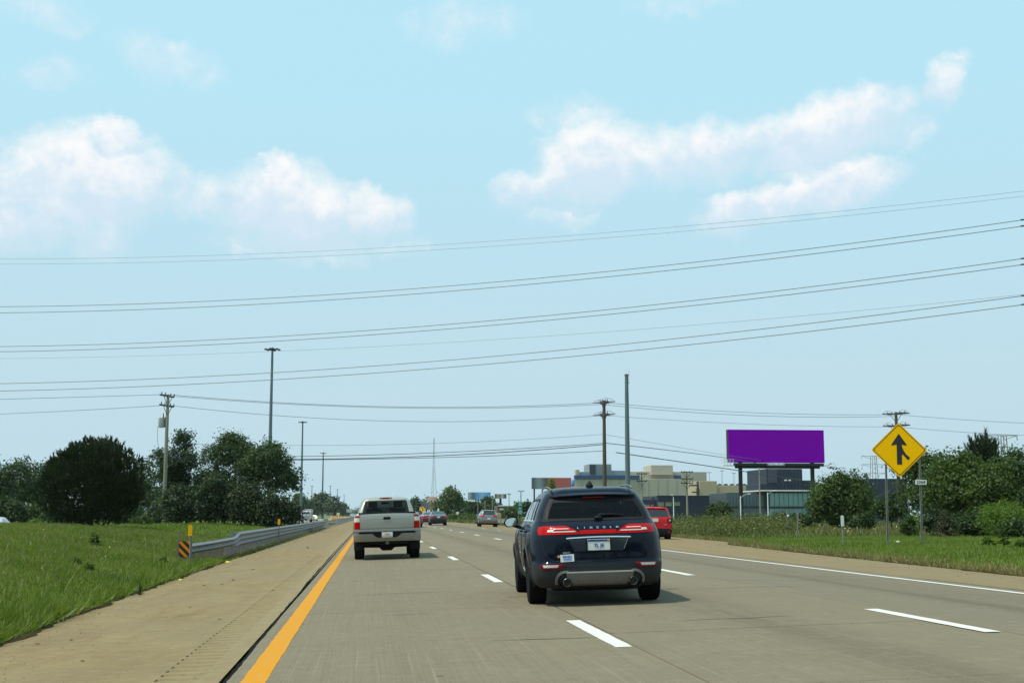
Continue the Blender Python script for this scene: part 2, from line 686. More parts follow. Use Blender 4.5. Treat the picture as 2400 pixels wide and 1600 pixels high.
    bp.inputs['Distance'].default_value = .006
    h = fine if shoulder else t.m('ADD', fine, t.m('MULTIPLY', streak2, .8))
    t.link(h, bp.inputs['Height'])
    t.link(bp.outputs[0], b.inputs['Normal'])
    return m


CONC = concrete('lane_concrete')
SHOU = concrete('shoulder_concrete', True)
DARKJ = pm('joint_filler', (.010, .009, .008), .95, var=.2, spec=.05)
ASPH = pm('old_asphalt', (.19, .185, .17), .9, var=.12, scale=.3, bump=.2, bscale=30)

# --- the carriageway: a bedding sheet, then single slabs as far as one can tell them apart, then one sheet
LANES = [(-1.14, 2.46), (2.46, 6.02), (6.02, 9.55)]
mb = MB()
mb.grid([[(x, y, zroad(x) - .09) for x in (-1.2, 2.46, 5.9, 6.02, 9.5, 9.6)] for y in (-40, 3, 95)])
road = mb.build('road', DARKJ, kind='structure')
road['label'] = 'three lane concrete carriageway'
rs = random.Random(5)
SL = 4.15
for (x0, x1) in LANES:
    for i in range(-2, 21):
        ya, yb = 4.9 + SL * i, 4.9 + SL * (i + 1)
        g = .007
        gl = .013
        dz = rs.uniform(-.0025, .0025)
        b_ = .008
        rows = []
        pts = lambda a, c, d, e, z: None
        m_ = MB()
        xa, xb = x0 + gl, x1 - gl
        top = []
        bx = [xa, xa + b_, (xa + xb) / 2, xb - b_, xb]
        if xa < 5.9 < xb:
            bx[2] = 5.9 - .3
        by = [ya + g, ya + g + b_, yb - g - b_, yb - g]
        for j, yy in enumerate(by):
            top.append([(xx, yy, zroad(xx) + dz - (.008 if (j in (0, 3) or k in (0, 4)) else 0)) for k, xx in enumerate(bx)])
        m_.grid(top)
        n0 = len(m_.v)
        rim = [0, 1, 2, 3, 4, 9, 14, 19, 18, 17, 16, 15, 10, 5]
        low = [(m_.v[k][0], m_.v[k][1], m_.v[k][2] - .085) for k in rim]
        m_.v += low
        for q in range(len(rim)):
            q2 = (q + 1) % len(rim)
            m_.f.append((rim[q], rim[q2], n0 + q2, n0 + q))
        m_.build('concrete_slab', CONC, road)
mb = MB()
ff = [92.05, 110, 140, 200, 300, 500, 900, 1600, 3000]
mb.grid([[(x, y, zroad(x)) for x in (-1.14, 2.4, 5.9, 6.1, 9.55)] for y in ff])
far = mb.build('road_surface', CONC, road)
# left shoulder
mb = MB()
yy = [-40, 0, 10, 15, 22, 30, 41, 55, 66, 80, 95, 130, 200, 400, 900, 3000]
mb.grid([[(x, y, zroad(x)) for x in (ledge(y) - .25, ledge(y) + .8, -2.6, -1.78)] for y in yy])
mb.grid([[(x, y, zroad(x)) for x in (-1.28, -1.16)] for y in yy])
mb.grid([[(x, y, zroad(x)) for x in (-1.78, -1.28)] for y in [44, 80, 200, 900, 3000]])
mb.grid([[(x, y, zroad(x)) for x in (-1.78, -1.28)] for y in [-40, 3]])
lsh = mb.build('left_shoulder', SHOU, kind='structure')
lsh['label'] = 'dusty tan concrete shoulder along the median'
# rumble strip: milled grooves, a scalloped sheet in the shoulder
mb = MB()
rows = []
y = 3.0
while y < 44:
    ph = (y % .30) / .30
    dep = -.032 * max(0, math.sin(ph * 6.28318)) ** .7
    rows.append([(-1.78, y, zroad(-1.78)), (-1.70, y, zroad(-1.70)), (-1.69, y, zroad(-1.69) + dep), (-1.36, y, zroad(-1.36) + dep), (-1.35, y, zroad(-1.35)), (-1.28, y, zroad(-1.28))])
    y += .0375
mb.grid(rows)
mb.build('rumble_strip', SHOU, lsh)
# right shoulder and merging lane
mb = MB()
yy = sorted(set([-40, 3] + [y for y in RE_Y if y > 0] + [400, 800]))
mb.grid([[(9.57 + (redge(y) + .25 - 9.57) * k / 4, y, zroad(9.57 + (redge(y) + .25 - 9.57) * k / 4)) for k in range(5)] for y in yy])
rsh = mb.build('right_shoulder', SHOU, kind='structure')
rsh['label'] = 'tan paved shoulder and merging lane beside the right edge line'
# opposing carriageway beyond the median
mb = MB()
yy = [-60, 0, 30, 60, 80, 100, 125, 150, 175, 200, 230, 260, 300, 350, 450, 600, 1000, 3000]
mb.grid([[(ocen(y) + dx, y, OZ) for dx in (-5.8, 0, 5.8)] for y in yy])
mb.build('opposing_road', ASPH, kind='structure')['label'] = 'opposing carriageway beyond the grassy median'


# --- painted lines
def paint(name, col, wear):
    m = bpy.data.materials.new(name)
    m.use_nodes = True
    t = NT(m.node_tree)
    b = m.node_tree.nodes['Principled BSDF']
    ge = t.n('ShaderNodeNewGeometry')
    sp = t.n('ShaderNodeSeparateXYZ')
    t.link(ge.outputs['Position'], sp.inputs[0])
    n = t.noise(t.comb(t.m('MULTIPLY', sp.outputs[0], 30), t.m('MULTIPLY', sp.outputs[1], 3)), 1.0, 5, .65)
    n2 = t.noise(ge.outputs['Position'], 30, 3, .7)
    c = t.mix(t.m('MULTIPLY', t.ramp(n, .45, .8), wear), col, (.30, .27, .2))
    c = t.mix(t.m('MULTIPLY', t.ramp(n2, .6, .8), wear * .8), c, (.22, .19, .14))
    t.link(c, b.inputs['Base Color'])
    b.inputs['Roughness'].default_value = .8
    b.inputs['Specular IOR Level'].default_value = .1
    return m


YEL = paint('yellow_road_paint', (.50, .215, .006), .5)
WHI = paint('white_road_paint', (.56, .555, .50), .36)


def strip(name, x0, x1, y0, y1, mat, parent, jag=.006, step=None, seed=1, z=.005):
    q = random.Random(seed)
    m_ = MB()
    rows = []
    y = y0
    while y <= y1 + 1e-6:
        a, b_ = x0 + q.uniform(-jag, jag), x1 + q.uniform(-jag, jag)
        rows.append([(a, y, zroad(a) + z), ((a + b_) / 2, y, zroad((a + b_) / 2) + z), (b_, y, zroad(b_) + z)])
        y += step or max(.12, y * .012)
    m_.grid(rows)
    return m_.build(name, mat, parent)


strip('yellow_edge_line', -.985, -.785, 3, 900, YEL, road, .005, seed=2)
strip('white_edge_line', 9.07, 9.20, 3, 66, WHI, road, .004, seed=3)
for i, y0 in enumerate([66 + 12.2 * k for k in range(1, 20)]):
    strip('lane_dash', 9.07, 9.20, y0, y0 + 3, WHI, road, .004, seed=40 + i)
for i in range(40):
    y0 = -.5 + 11.5 * i
    y1 = y0 + 3.0
    if i > 30:
        continue
    for xc, dy, sd in ((2.335, .85, 0), (5.86, .8, 50)):
        strip('lane_dash', xc - .08, xc + .08, y0 + dy, y1 + dy, WHI, road, .006, step=.25 if i < 4 else .75, seed=100 + i + sd)
# tar-sealed crack beside the yellow line
q = random.Random(9)
mb = MB()
rows, y, wob = [], 3.0, 0.0
while y < 140:
    wob = wob * .92 + q.uniform(-.006, .006)
    xc = interp(y, [10, 29, 63], [-1.10, -1.19, -1.2]) + wob
    hw = .014 + q.uniform(-.006, .006)
    rows.append([(xc - hw, y, zroad(xc) + .005), (xc + hw, y, zroad(xc) + .005)])
    y += max(.2, y * .02)
mb.grid(rows)
mb.build('joint_sealant', pm('tar', (.008, .008, .008), .95, var=.1, spec=.05), road)

q = random.Random(31)
for k, (x0, y0, ln, ang) in enumerate(((.25, 16.6, .55, 1.45), (-.2, 21.0, 1.6, 1.5), (1.2, 12.9, 1.1, 1.62), (3.4, 14.2, 1.4, 1.4), (4.9, 19.5, 1.9, 1.55), (7.1, 22.5, 1.7, 1.6), (-2.6, 17.5, 1.2, .3), (-3.2, 26.0, 1.8, .25), (.9, 29.0, 1.8, 1.5), (4.4, 31.0, 1.5, 1.6), (2.0, 19.2, .5, 1.5), (10.4, 27.0, 1.5, 1.3))):
    mb = MB()
    rows, x, y, a = [], x0, y0, ang
    n = 14
    for i in range(n + 1):
        w_ = .009 * math.sin(math.pi * (i + .4) / (n + .8)) + .003
        rows.append([(x, y - w_, zroad(x) + .0055), (x, y + w_, zroad(x) + .0055)])
        a = ang + q.uniform(-.35, .35)
        x += math.sin(a) * ln / n
        y += math.cos(a) * ln / n
    mb.grid(rows)
    mb.build('crack', MATS['joint_filler'], road if -1.1 < x0 < 9.5 else (lsh if x0 < 0 else rsh))
# ================================================================ vehicles
def pchip(x, xs, ys):
    """monotone cubic interpolation"""
    xs, ys = np.asarray(xs, float), np.asarray(ys, float)
    h = np.diff(xs)
    d = np.diff(ys) / h
    m = np.zeros(len(xs))
    m[0], m[-1] = d[0], d[-1]
    for i in range(1, len(xs) - 1):
        if d[i - 1] * d[i] > 0:
            w1, w2 = 2 * h[i] + h[i - 1], h[i] + 2 * h[i - 1]
            m[i] = (w1 + w2) / (w1 / d[i - 1] + w2 / d[i])
    i = int(np.clip(np.searchsorted(xs, x) - 1, 0, len(xs) - 2))
    t = (x - xs[i]) / h[i]
    t = min(1, max(0, t))
    return float((2 * t**3 - 3 * t**2 + 1) * ys[i] + (t**3 - 2 * t**2 + t) * h[i] * m[i] + (-2 * t**3 + 3 * t**2) * ys[i + 1] + (t**3 - t**2) * h[i] * m[i + 1])


class Shell:
    """a car body as a stack of plan outlines. levels: (z, half width, rear y, front y, rear corner x, rear corner y, rear bow)"""
    def __init__(s, levels, flare=None, nz=44):
        s.L = np.array(levels, float)
        s.z0, s.z1 = s.L[0, 0], s.L[-1, 0]
        s.flare = flare or []          # (y centre, z centre, radius, amount): wheel-arch swelling
        s.zs = np.unique(np.concatenate([s.L[:, 0], np.linspace(s.z0, s.z1, nz)]))
        s.NR, s.NC, s.NS, s.NF = 12, 9, 60, 10
        s.cache = {}

    def par(s, z):
        return [pchip(z, s.L[:, 0], s.L[:, k]) for k in range(1, 7)]

    def outline(s, z):
        k = round(z, 4)
        if k in s.cache:
            return s.cache[k]
        w, yr, yf, rx, ry, bow = s.par(z)
        rx = min(rx, w * .9)
        p = []
        xe = w - rx
        for i in range(s.NR):
            x = xe * i / s.NR
            p.append((x, yr + bow * (x / max(w, .01)) ** 2))
        ye = yr + bow * (xe / max(w, .01)) ** 2
        for i in range(s.NC):
            a = math.pi / 2 * i / s.NC
            p.append((xe + rx * math.sin(a), ye + ry * (1 - math.cos(a))))
        ys_, fx, fy = ye + ry, min(.45, w * .6), .38
        for i in range(s.NS):
            t = i / s.NS
            y = ys_ + (yf - fy - ys_) * t
            x = w * (1 - .05 * max(0, t - .35) ** 2 - .012 * (1 - t) ** 4)
            for (cy, cz, cr, am) in s.flare:
                d = math.hypot(y - cy, z - cz)
                x += am * math.exp(-((d - cr) / .11) ** 2) * (1 if z < cz + cr + .2 else 0)
            p.append((x, y))
        wx = w * (1 - .05 * .65 ** 2)
        for i in range(s.NC):
            a = math.pi / 2 * i / s.NC
            p.append((wx - fx * (1 - math.cos(a)), yf - fy + fy * math.sin(a)))
        for i in range(s.NF + 1):
            x = (wx - fx) * (1 - i / s.NF)
            p.append((x, yf + .05 * (1 - (x / max(w, .01)) ** 2)))
        s.cache[k] = np.array(p)
        return s.cache[k]

    def ry(s, x, z):
        o = s.outline(z)[:s.NR + s.NC + 1]
        return float(np.interp(abs(x), o[:, 0], o[:, 1]))

    def sx(s, y, z):
        o = s.outline(z)[s.NR:s.NR + s.NC + s.NS]
        return float(np.interp(y, o[:, 1], o[:, 0]))

    def fy(s, x, z):
        o = s.outline(z)[s.NR + s.NC + s.NS:][::-1]
        return float(np.interp(abs(x), o[:, 0], o[:, 1]))

    def mesh(s, name, mats, split, holes=None, arches=(), extra_top=None):
        """split(x, y, z) -> material index or None to leave the face out; arches: (y, z, radius)"""
        bm = bmesh.new()
        rings = []
        for z in s.zs:
            o = s.outline(z)
            pts = [(x, y) for x, y in o] + [(-x, y) for x, y in o[-2:0:-1]]
            ring = []
            for (x, y) in pts:
                zz = z
                for (cy, cz, cr) in arches:
                    pass
                ring.append(bm.verts.new((x, y, zz)))
            rings.append(ring)
        n = len(rings[0])
        inside = lambda v, a: math.hypot(v.co.y - a[0], v.co.z - a[1]) < a[2]
        faces = []
        for a_ in range(len(rings) - 1):
            for k in range(n):
                q = [rings[a_][k], rings[a_][(k + 1) % n], rings[a_ + 1][(k + 1) % n], rings[a_ + 1][k]]
                cx, cy, cz = (sum(v.co[i] for v in q) / 4 for i in range(3))
                kk = None
                for a in arches:
                    if all(inside(v, a) for v in q) and abs(cx) > .45:
                        kk = 'out'
                if kk == 'out':
                    continue
                mi = split(cx, cy, cz)
                if mi is None:
                    continue
                f = bm.faces.new(q)
                f.material_index = mi
                f.smooth = True
        top = bm.faces.new(rings[-1])
        top.material_index = split(0, (s.L[-1, 2] + s.L[-1, 3]) / 2, s.z1) or 0
        top.smooth = True
        bot = bm.faces.new(rings[0][::-1])
        bot.material_index = len(mats) - 1
        # pull the vertices that border an arch onto its circle
        for v in bm.verts:
            if abs(v.co.x) < .45:
                continue
            for a in arches:
                if inside(v, a) and v.link_faces:
                    dy, dz = v.co.y - a[0], v.co.z - a[1]
                    d = math.hypot(dy, dz)
                    if d > .02:
                        k = a[2] / d
                        v.co.y, v.co.z = a[0] + dy * k, max(s.z0, a[1] + dz * k)
        bmesh.ops.delete(bm, geom=[v for v in bm.verts if not v.link_faces], context='VERTS')
        bmesh.ops.recalc_face_normals(bm, faces=bm.faces)
        me = bpy.data.meshes.new(name)
        bm.to_mesh(me)
        bm.free()
        for m in mats:
            me.materials.append(m)
        return me

    # patches that lie on the body, raised by off
    def rear(s, rows, nx=14, off=.006, skirt=.02, nz=6):
        """rows: (z, x left, x right) from bottom to top"""
        m = MB()
        zz = []
        for a, b in zip(rows[:-1], rows[1:]):
            for k in range(nz):
                t = k / nz
                zz.append(tuple(a[i] + (b[i] - a[i]) * t for i in range(3)))
        zz.append(rows[-1])
        g = []
        for z, xa, xb in zz:
            g.append([(xa + (xb - xa) * i / nx, s.ry(xa + (xb - xa) * i / nx, z) - off, z) for i in range(nx + 1)])
        m.grid(g)
        s._skirt(m, g, (0, skirt, 0))
        return m

    def side(s, rows, sd, ny=14, off=.004, skirt=.02, nz=6):
        m = MB()
        zz = []
        for a, b in zip(rows[:-1], rows[1:]):
            for k in range(nz):
                t = k / nz
                zz.append(tuple(a[i] + (b[i] - a[i]) * t for i in range(3)))
        zz.append(rows[-1])
        g = []
        for z, ya, yb in zz:
            g.append([(sd * (s.sx(ya + (yb - ya) * i / ny, z) + off), ya + (yb - ya) * i / ny, z) for i in range(ny + 1)])
        m.grid(g)
        s._skirt(m, g, (-sd * skirt, 0, 0))
        return m

    def front(s, rows, nx=14, off=.006, nz=6, skirt=.02):
        m = MB()
        zz = []
        for a, b in zip(rows[:-1], rows[1:]):
            for k in range(nz):
                t = k / nz
                zz.append(tuple(a[i] + (b[i] - a[i]) * t for i in range(3)))
        zz.append(rows[-1])
        g = [[(xa + (xb - xa) * i / nx, s.fy(xa + (xb - xa) * i / nx, z) + off, z) for i in range(nx + 1)] for z, xa, xb in zz]
        m.grid(g)
        s._skirt(m, g, (0, -skirt, 0))
        return m

    def _skirt(s, m, g, d):
        if not d[0] and not d[1]:
            return
        rim = list(g[0]) + [r[-1] for r in g[1:]] + list(g[-1][-2::-1]) + [r[0] for r in g[-2:0:-1]]
        m.add(rim + [tuple(p[i] + d[i] for i in range(3)) for p in rim],
              [(i, (i + 1) % len(rim), (i + 1) % len(rim) + len(rim), i + len(rim)) for i in range(len(rim))])

    def rear_line(s, pts, wd, mat, name, parent, off=.003):
        """a thin seam or bead along (x, z) points on the rear"""
        m = MB()
        m.tube([(x, s.ry(x, z) - off, z) for x, z in pts], wd, 5)
        return m.build(name, mat, parent, smooth=60)


def densify(pts, n=8):
    out = []
    for a, b in zip(pts[:-1], pts[1:]):
        out += [tuple(a[i] + (b[i] - a[i]) * k / n for i in range(len(a))) for k in range(n)]
    return out + [pts[-1]]


def smoothline(pts, n=10):
    """a soft curve through points (Catmull-Rom)"""
    p = [pts[0]] + list(pts) + [pts[-1]]
    out = []
    for i in range(1, len(p) - 2):
        a, b, c, d = (np.array(q, float) for q in p[i - 1:i + 3])
        for k in range(n):
            t = k / n
            out.append(tuple(.5 * ((2 * b) + (c - a) * t + (2 * a - 5 * b + 4 * c - d) * t**2 + (3 * b - a - 3 * c + d) * t**3)))
    return out + [tuple(pts[-1])]


# materials shared by the vehicles
TYRE = pm('tyre_rubber', (.008, .008, .009), .9, var=.1, bump=.2, bscale=60, spec=.12)
RIM = pm('wheel_alloy', (.52, .53, .54), .3, metal=.9, var=.05)
BLKP = pm('black_plastic', (.010, .010, .011), .6, var=.1, spec=.18)
UNDER = pm('underbody_black', (.010, .010, .010), .9, var=.1)
CHROME = pm('chrome', (.80, .80, .79), .12, metal=1.0, var=0)
RED = pm('red_lamp_lens', (.40, .002, .002), .3, var=.22, scale=16, coat=.2, spec=.08)
REDD = pm('dark_red_lamp_lens', (.20, .003, .004), .25, var=.08, coat=.25, spec=.15)
CLEAR = pm('clear_lamp_lens', (.60, .58, .54), .2, var=.18, scale=30, coat=.4)
INTER = pm('cabin_upholstery', (.030, .029, .028), .85, var=.1)
PLATE = pm('plate_white', (.70, .71, .70), .45, var=.05)
INKB = pm('ink_navy', (.03, .06, .19), .5, var=0)
GLASSD = glass('privacy_glass', (.006, .008, .010), .72)
GLASSC = glass('clear_car_glass', (.02, .035, .033), .10)
MIRR = pm('mirror_silver', (.62, .70, .66), .04, metal=1.0, var=0)


def wheel(parent, c, r, wd, side, rim_r=None):
    """a wheel is a tyre with a rim in it"""
    rim_r = rim_r or r * .68
    m = MB()
    h = wd / 2
    m.lathe([(rim_r, -h * .92), (r * .93, -h), (r * .985, -h * .82), (r, -h * .55), (r, h * .55), (r * .985, h * .82), (r * .93, h), (rim_r, h * .92)], c, 'X', 36)
    ty = m.build('wheel', TYRE, parent, smooth=40)
    m = MB()
    x = c[0] + side * (h * .55)
    m.lathe([(rim_r * 1.0, -h * .3), (rim_r * 1.0, h * .35), (rim_r * .90, h * .40), (rim_r * .86, h * .05), (.06, h * .0), (.05, h * .25)], (x - side * 0, c[1], c[2]), 'X', 28)
    for k in range(10):
        a = 6.28318 * k / 10
        m.box((x + side * .02, c[1] + math.cos(a) * rim_r * .5, c[2] + math.sin(a) * rim_r * .5), (.03, rim_r * .82, .035), (a, 0, 0))
    m.build('rim', RIM, ty, smooth=40)
    return ty


def wheelwell(parent, c, r, wd):
    m = MB()
    pts = [(r * math.cos(a), r * math.sin(a)) for a in [math.pi * (k / 14) for k in range(15)]]
    rows = [[(c[0] + dx, c[1] + p[0], c[2] + p[1]) for p in pts] for dx in (-wd / 2, wd / 2)]
    m.grid(rows)
    return m.build('wheel_arch_liner', UNDER, parent)


def seat(parent, x, y, z, back=.62, w_=.50, head=True, name='seat'):
    m = MB()
    m.bbox((x, y + .25, z + .09), (w_, .52, .18), .05)
    m.bbox((x, y - .03, z + .18 + back / 2), (w_, .14, back), .05, rot=(R(10), 0, 0))
    st = m.build(name, INTER, parent, smooth=40)
    if head:
        m = MB()
        m.bbox((x, y - .12, z + .18 + back + .12), (.27, .10, .19), .045)
        m.tube([(x - .06, y - .11, z + .18 + back - .05), (x - .06, y - .12, z + .18 + back + .05)], .008)
        m.tube([(x + .06, y - .11, z + .18 + back - .05), (x + .06, y - .12, z + .18 + back + .05)], .008)
        m.build('headrest', INTER, st, smooth=40)
    return st


def plate(parent, x, y, z, txt, top=None, size=.07, w_=.305, h_=.152, tilt=0.0):
    m = MB()
    m.bbox((x, y, z), (w_, .008, h_), .004, rot=(tilt, 0, 0))
    pl = m.build('licence_plate', PLATE, parent)
    if top:
        m = MB()
        m.box((x, y - .0055, z + h_ * .38), (w_ * .96, .003, h_ * .2), rot=(tilt, 0, 0))
        m.build('plate_band', top, pl)
    if txt:
        lettering(txt, size, INKB, pl, (x, y - .0065, z - h_ * .08), bold=.001)
    return pl


def stand(o, X, Y, yaw=0.0):
    """set a vehicle on the sloping carriageway"""
    s_ = .03 if X < 5.9 else (0 if X < 9.5 else -.02)
    o.location = (X, Y, zroad(X))
    o.rotation_euler = (0, -math.atan(s_), yaw)


# ---------------------------------------------------------------- the dark blue SUV
NAVY = pm('navy_car_paint', (.0022, .0048, .014), .4, var=.03, coat=.45, spec=.03)
GREYP = pm('grey_bumper_plastic', (.030, .030, .031), .65, var=.1, bump=.05, bscale=200, spec=.2)
SILV = pm('satin_silver_trim', (.17, .16, .145), .45, metal=.3, var=.12)

suv = thing('suv', 'dark navy blue SUV with full width red tail lamps driving ahead', 'suv')
LV = [  # z, half width, rear y, front y, corner x, corner y, bow
    (.24, .76, .20, 4.30, .30, .30, .05), (.30, .84, .07, 4.40, .26, .26, .05), (.42, .885, .015, 4.50, .26, .30, .055), (.56, .905, .0, 4.53, .28, .36, .06),
    (.60, .912, .040, 4.53, .30, .40, .06), (.72, .922, .043, 4.50, .33, .46, .06), (.90, .918, .050, 4.42, .36, .52, .065), (.97, .908, .068, 4.30, .38, .54, .07),
    (1.06, .880, .115, 3.95, .36, .54, .075), (1.10, .858, .165, 3.60, .32, .48, .08), (1.15, .826, .245, 3.42, .20, .34, .085), (1.30, .772, .37, 3.10, .17, .28, .09),
    (1.44, .705, .485, 2.80, .16, .28, .09), (1.52, .655, .53, 2.62, .19, .30, .09), (1.575, .59, .60, 2.45, .23, .34, .09), (1.61, .47, .80, 2.20, .24, .36, .09), (1.622, .30, 1.05, 1.95, .18, .3, .05)]
WR, WF = .93, 3.62
TR = .362
sh = Shell(LV, flare=[(WR, .36, .42, .022), (WF, .36, .42, .022)])


def suv_split(x, y, z):
    # window openings and the plastic lower body
    if 1.17 < z < 1.45 and y < 1.0 and abs(x) < .64 - (z - 1.17) * .36 and y < sh.ry(abs(x), z) + .05:
        return None
    if 1.17 < z < 1.47 and abs(x) > .5 and .95 < y < 2.9 - (z - 1.17) * 1.2:
        return None
    if 1.14 < z < 1.47 and y > 2.6 and abs(x) < .56:
        return None
    if z < .57 and y < .5:
        return 1
    if z < .40:
        return 1
    return 0


me = sh.mesh('body', [NAVY, GREYP, UNDER], suv_split, arches=[(WR, .36, .415), (WF, .36, .415)])
body = put('body', me, suv)
# tailgate glass with its black surround
for rows in ([(1.146, -.745, .745), (1.178, -.735, .735)], [(1.40, -.640, .640), (1.475, -.59, .59)]):
    sh.rear(rows, 24, .008).build('window_surround', BLKP, body)
for sd in (-1, 1):
    r_ = [(z, sd * a, sd * b) for z, a, b in ((1.17, .665, .738), (1.30, .62, .69), (1.41, .562, .636))]
    sh.rear(r_, 6, .008).build('window_surround', BLKP, body)
rg = sh.rear([(1.168, -.69, .69), (1.30, -.645, .645), (1.415, -.585, .585)], 24, .004, skirt=0)
rg.build('rear_window', GLASSD, suv, smooth=60)
# spoiler lip over the window with the third brake lamp
m = MB()
rows = []
for k in range(21):
    x = -.605 + 1.21 * k / 20
    yb = sh.ry(x, 1.49)
    q = 1 - (x / .665) ** 2
    zt = 1.50 + .028 * q
    rows.append([(x, yb + .16, zt + .016), (x, yb - .02, zt), (x, yb - .075 * (q ** .3), zt - .028), (x, yb - .07 * (q ** .3), zt - .04), (x, yb + .03, zt - .045), (x, yb + .16, zt - .02)])
m.grid(rows)
sp_ = m.build('spoiler', NAVY, suv, smooth=50)
m = MB()
m.bbox((0, sh.ry(0, 1.44) - .02, 1.462), (.30, .02, .022), .005)
m.build('brake_lamp', REDD, sp_)
# wiper
m = MB()
m.tube([(x, sh.ry(x, z) - .03, z) for x, z in ((.02, 1.19), (.06, 1.215), (.22, 1.218), (.40, 1.205))], [.026, .022, .014, .007], 8)
m.bbox((.03, sh.ry(.03, 1.175) - .02, 1.178), (.11, .05, .05), .02)
m.build('wiper', BLKP, suv, smooth=50)
# tail lamps: a red housing, two clear light bars and the outer red end
for sd in (-1, 1):
    r_ = [(.965, .26, .80), (.985, .262, .806), (1.01, .285, .808), (1.05, .36, .80), (1.075, .41, .785), (1.083, .45, .72)]
    r_ = [(z, sd * a, sd * b) for z, a, b in r_]
    la = sh.rear(r_, 20, .010, nz=3).build('tail_lamp', RED, suv, smooth=50)
    for z0, z1, a, b in ((.998, 1.010, .30, .62), (1.038, 1.049, .385, .60)):
        sh.rear([(z0, sd * a, sd * b), (z1, sd * (a + .02), sd * b)], 14, .015, nz=2).build('light_bar', CLEAR, la)
    sh.rear([(1.002, sd * .61, sd * .69), (1.032, sd * .60, sd * .68)], 8, .014, nz=3).build('indicator', CLEAR, la)
    sh.rear([(.97, sd * .735, sd * .742), (1.07, sd * .72, sd * .727)], 2, .0125, nz=4).build('lens_seam', REDD, la)
sh.rear([(.966, -.252, .252), (1.018, -.252, .252)], 20, .009, nz=4).build('lamp_bridge', RED, suv, smooth=50)
# chrome blade over the plate and the recess under it
m = MB()
pts = [(-.44, .912), (-.40, .915), (-.2, .922), (0, .925), (.2, .922), (.40, .915), (.44, .912)]
rows = []
for x, z in densify(pts, 3):
    y = sh.ry(x, z)
    rows.append([(x, y - .005, z + .016), (x, y - .026, z + .008), (x, y - .028, z - .008), (x, y - .004, z - .014)])
m.grid(rows)
m.build('chrome_blade', CHROME, suv, smooth=40)
sh.rear([(.735, -.33, .33), (.90, -.41, .41)], 14, .002, nz=4).build('plate_recess', pm('recess_navy', (.008, .012, .022), .3, metal=.2, var=.05, coat=.6), suv, smooth=50)
m = MB()
m.tube([(.405, sh.ry(.4, .89) - .01, .895), (.345, sh.ry(.34, .76) - .008, .755)], .0045, 5)
m.build('recess_trim', CHROME, suv)
yp = sh.ry(0, .815) - .022
pl = plate(suv, 0, yp, .817, '7L J8', INKB, .066)
pl['label'] = 'pale licence plate with a dark blue band and worn characters'
m = MB()
m.bbox((.135, yp - .008, .882), (.035, .002, .02), .0005)
m.build('tab', pm('tab_yellow', (.7, .42, .02), .5, var=0), pl)
m = MB()
for sx_ in (-1, 1):
    m.bbox((sx_ * .165, yp - .003, .817), (.012, .014, .158), .004)
m.bbox((0, yp - .003, .740), (.342, .014, .010), .003)
m.build('plate_frame', BLKP, pl)
# lettering across the tailgate, the model badge and the stickers
for k, ch in enumerate('LINCOLN'):
    x = -.27 + .09 * k
    lettering(ch, .036, CHROME, suv, (x, sh.ry(x, 1.046) - .010, 1.048), bold=.0012, sx=1.25).rotation_euler = (R(90 - 24), 0, 0)
lettering('MKC', .036, CHROME, suv, (-.44, sh.ry(-.44, .718) - .008, .718), bold=.001, sx=1.3)
m = MB()
yb = sh.ry(-.43, .65) - .006
m.bbox((-.435, yb - .004, .648), (.185, .004, .098), .002, rot=(0, R(-2.0), R(-4)))
stk = m.build('bumper_sticker', pm('sticker_white', (.80, .80, .78), .5, var=.04), suv)
lettering('BIDEN', .044, pm('sticker_blue', (.05, .17, .55), .5, var=0), stk, (-.435, yb - .008, .668), bold=.0012, rot=(math.pi / 2, 0, R(-4)))
lettering('HARRIS', .034, MATS['sticker_blue'], stk, (-.435, yb - .008, .632), bold=.0006, rot=(math.pi / 2, 0, R(-4)))
m = MB()
m.bbox((-.548, sh.ry(-.548, .66) - .006, .672), (.035, .004, .03), .003)
m.build('round_sticker', pm('sticker_orange', (.75, .32, .10), .5, var=.2), suv)
# tailgate shut line, bumper seam, reflectors, silver skid panel, exhausts
for sd in (-1, 1):
    sh.rear_line(smoothline([(sd * .775, .96), (sd * .765, .84), (sd * .72, .70), (sd * .655, .628), (sd * .58, .608), (sd * .3, .600), (0, .598)]), .005, UNDER, 'shut_line', suv, -.001)
    r_ = [(z, sd * a, sd * b) for z, a, b in ((.505, .53, .775), (.535, .51, .80), (.568, .475, .795))]
    rf = sh.rear(r_, 12, .012).build('reflector', REDD, suv, smooth=50)
    r_ = [(z, sd * a, sd * b) for z, a, b in ((.528, .575, .76), (.562, .555, .77))]
    sh.rear(r_, 10, .017).build('reversing_lamp', CLEAR, rf)
sk_rows = [(.275, -.42, .42), (.33, -.44, .44), (.40, -.45, .45), (.452, -.46, .46)]
m = sh.rear(sk_rows, 20, .022, skirt=.03)
ks = m.build('skid_panel', SILV, suv, smooth=50)
sh.rear([(.448, -.455, .455), (.466, -.45, .45)], 20, .034, skirt=.03).build('skid_lip', pm('bright_trim', (.62, .61, .58), .35, metal=.2, var=.04), ks, smooth=50)
for x in (-.27, -.09, .09, .27):
    m = MB()
    m.bbox((x, sh.ry(x, .36) - .026, .365), (.014, .02, .09), .005)
    m.build('skid_rib', SILV, ks)
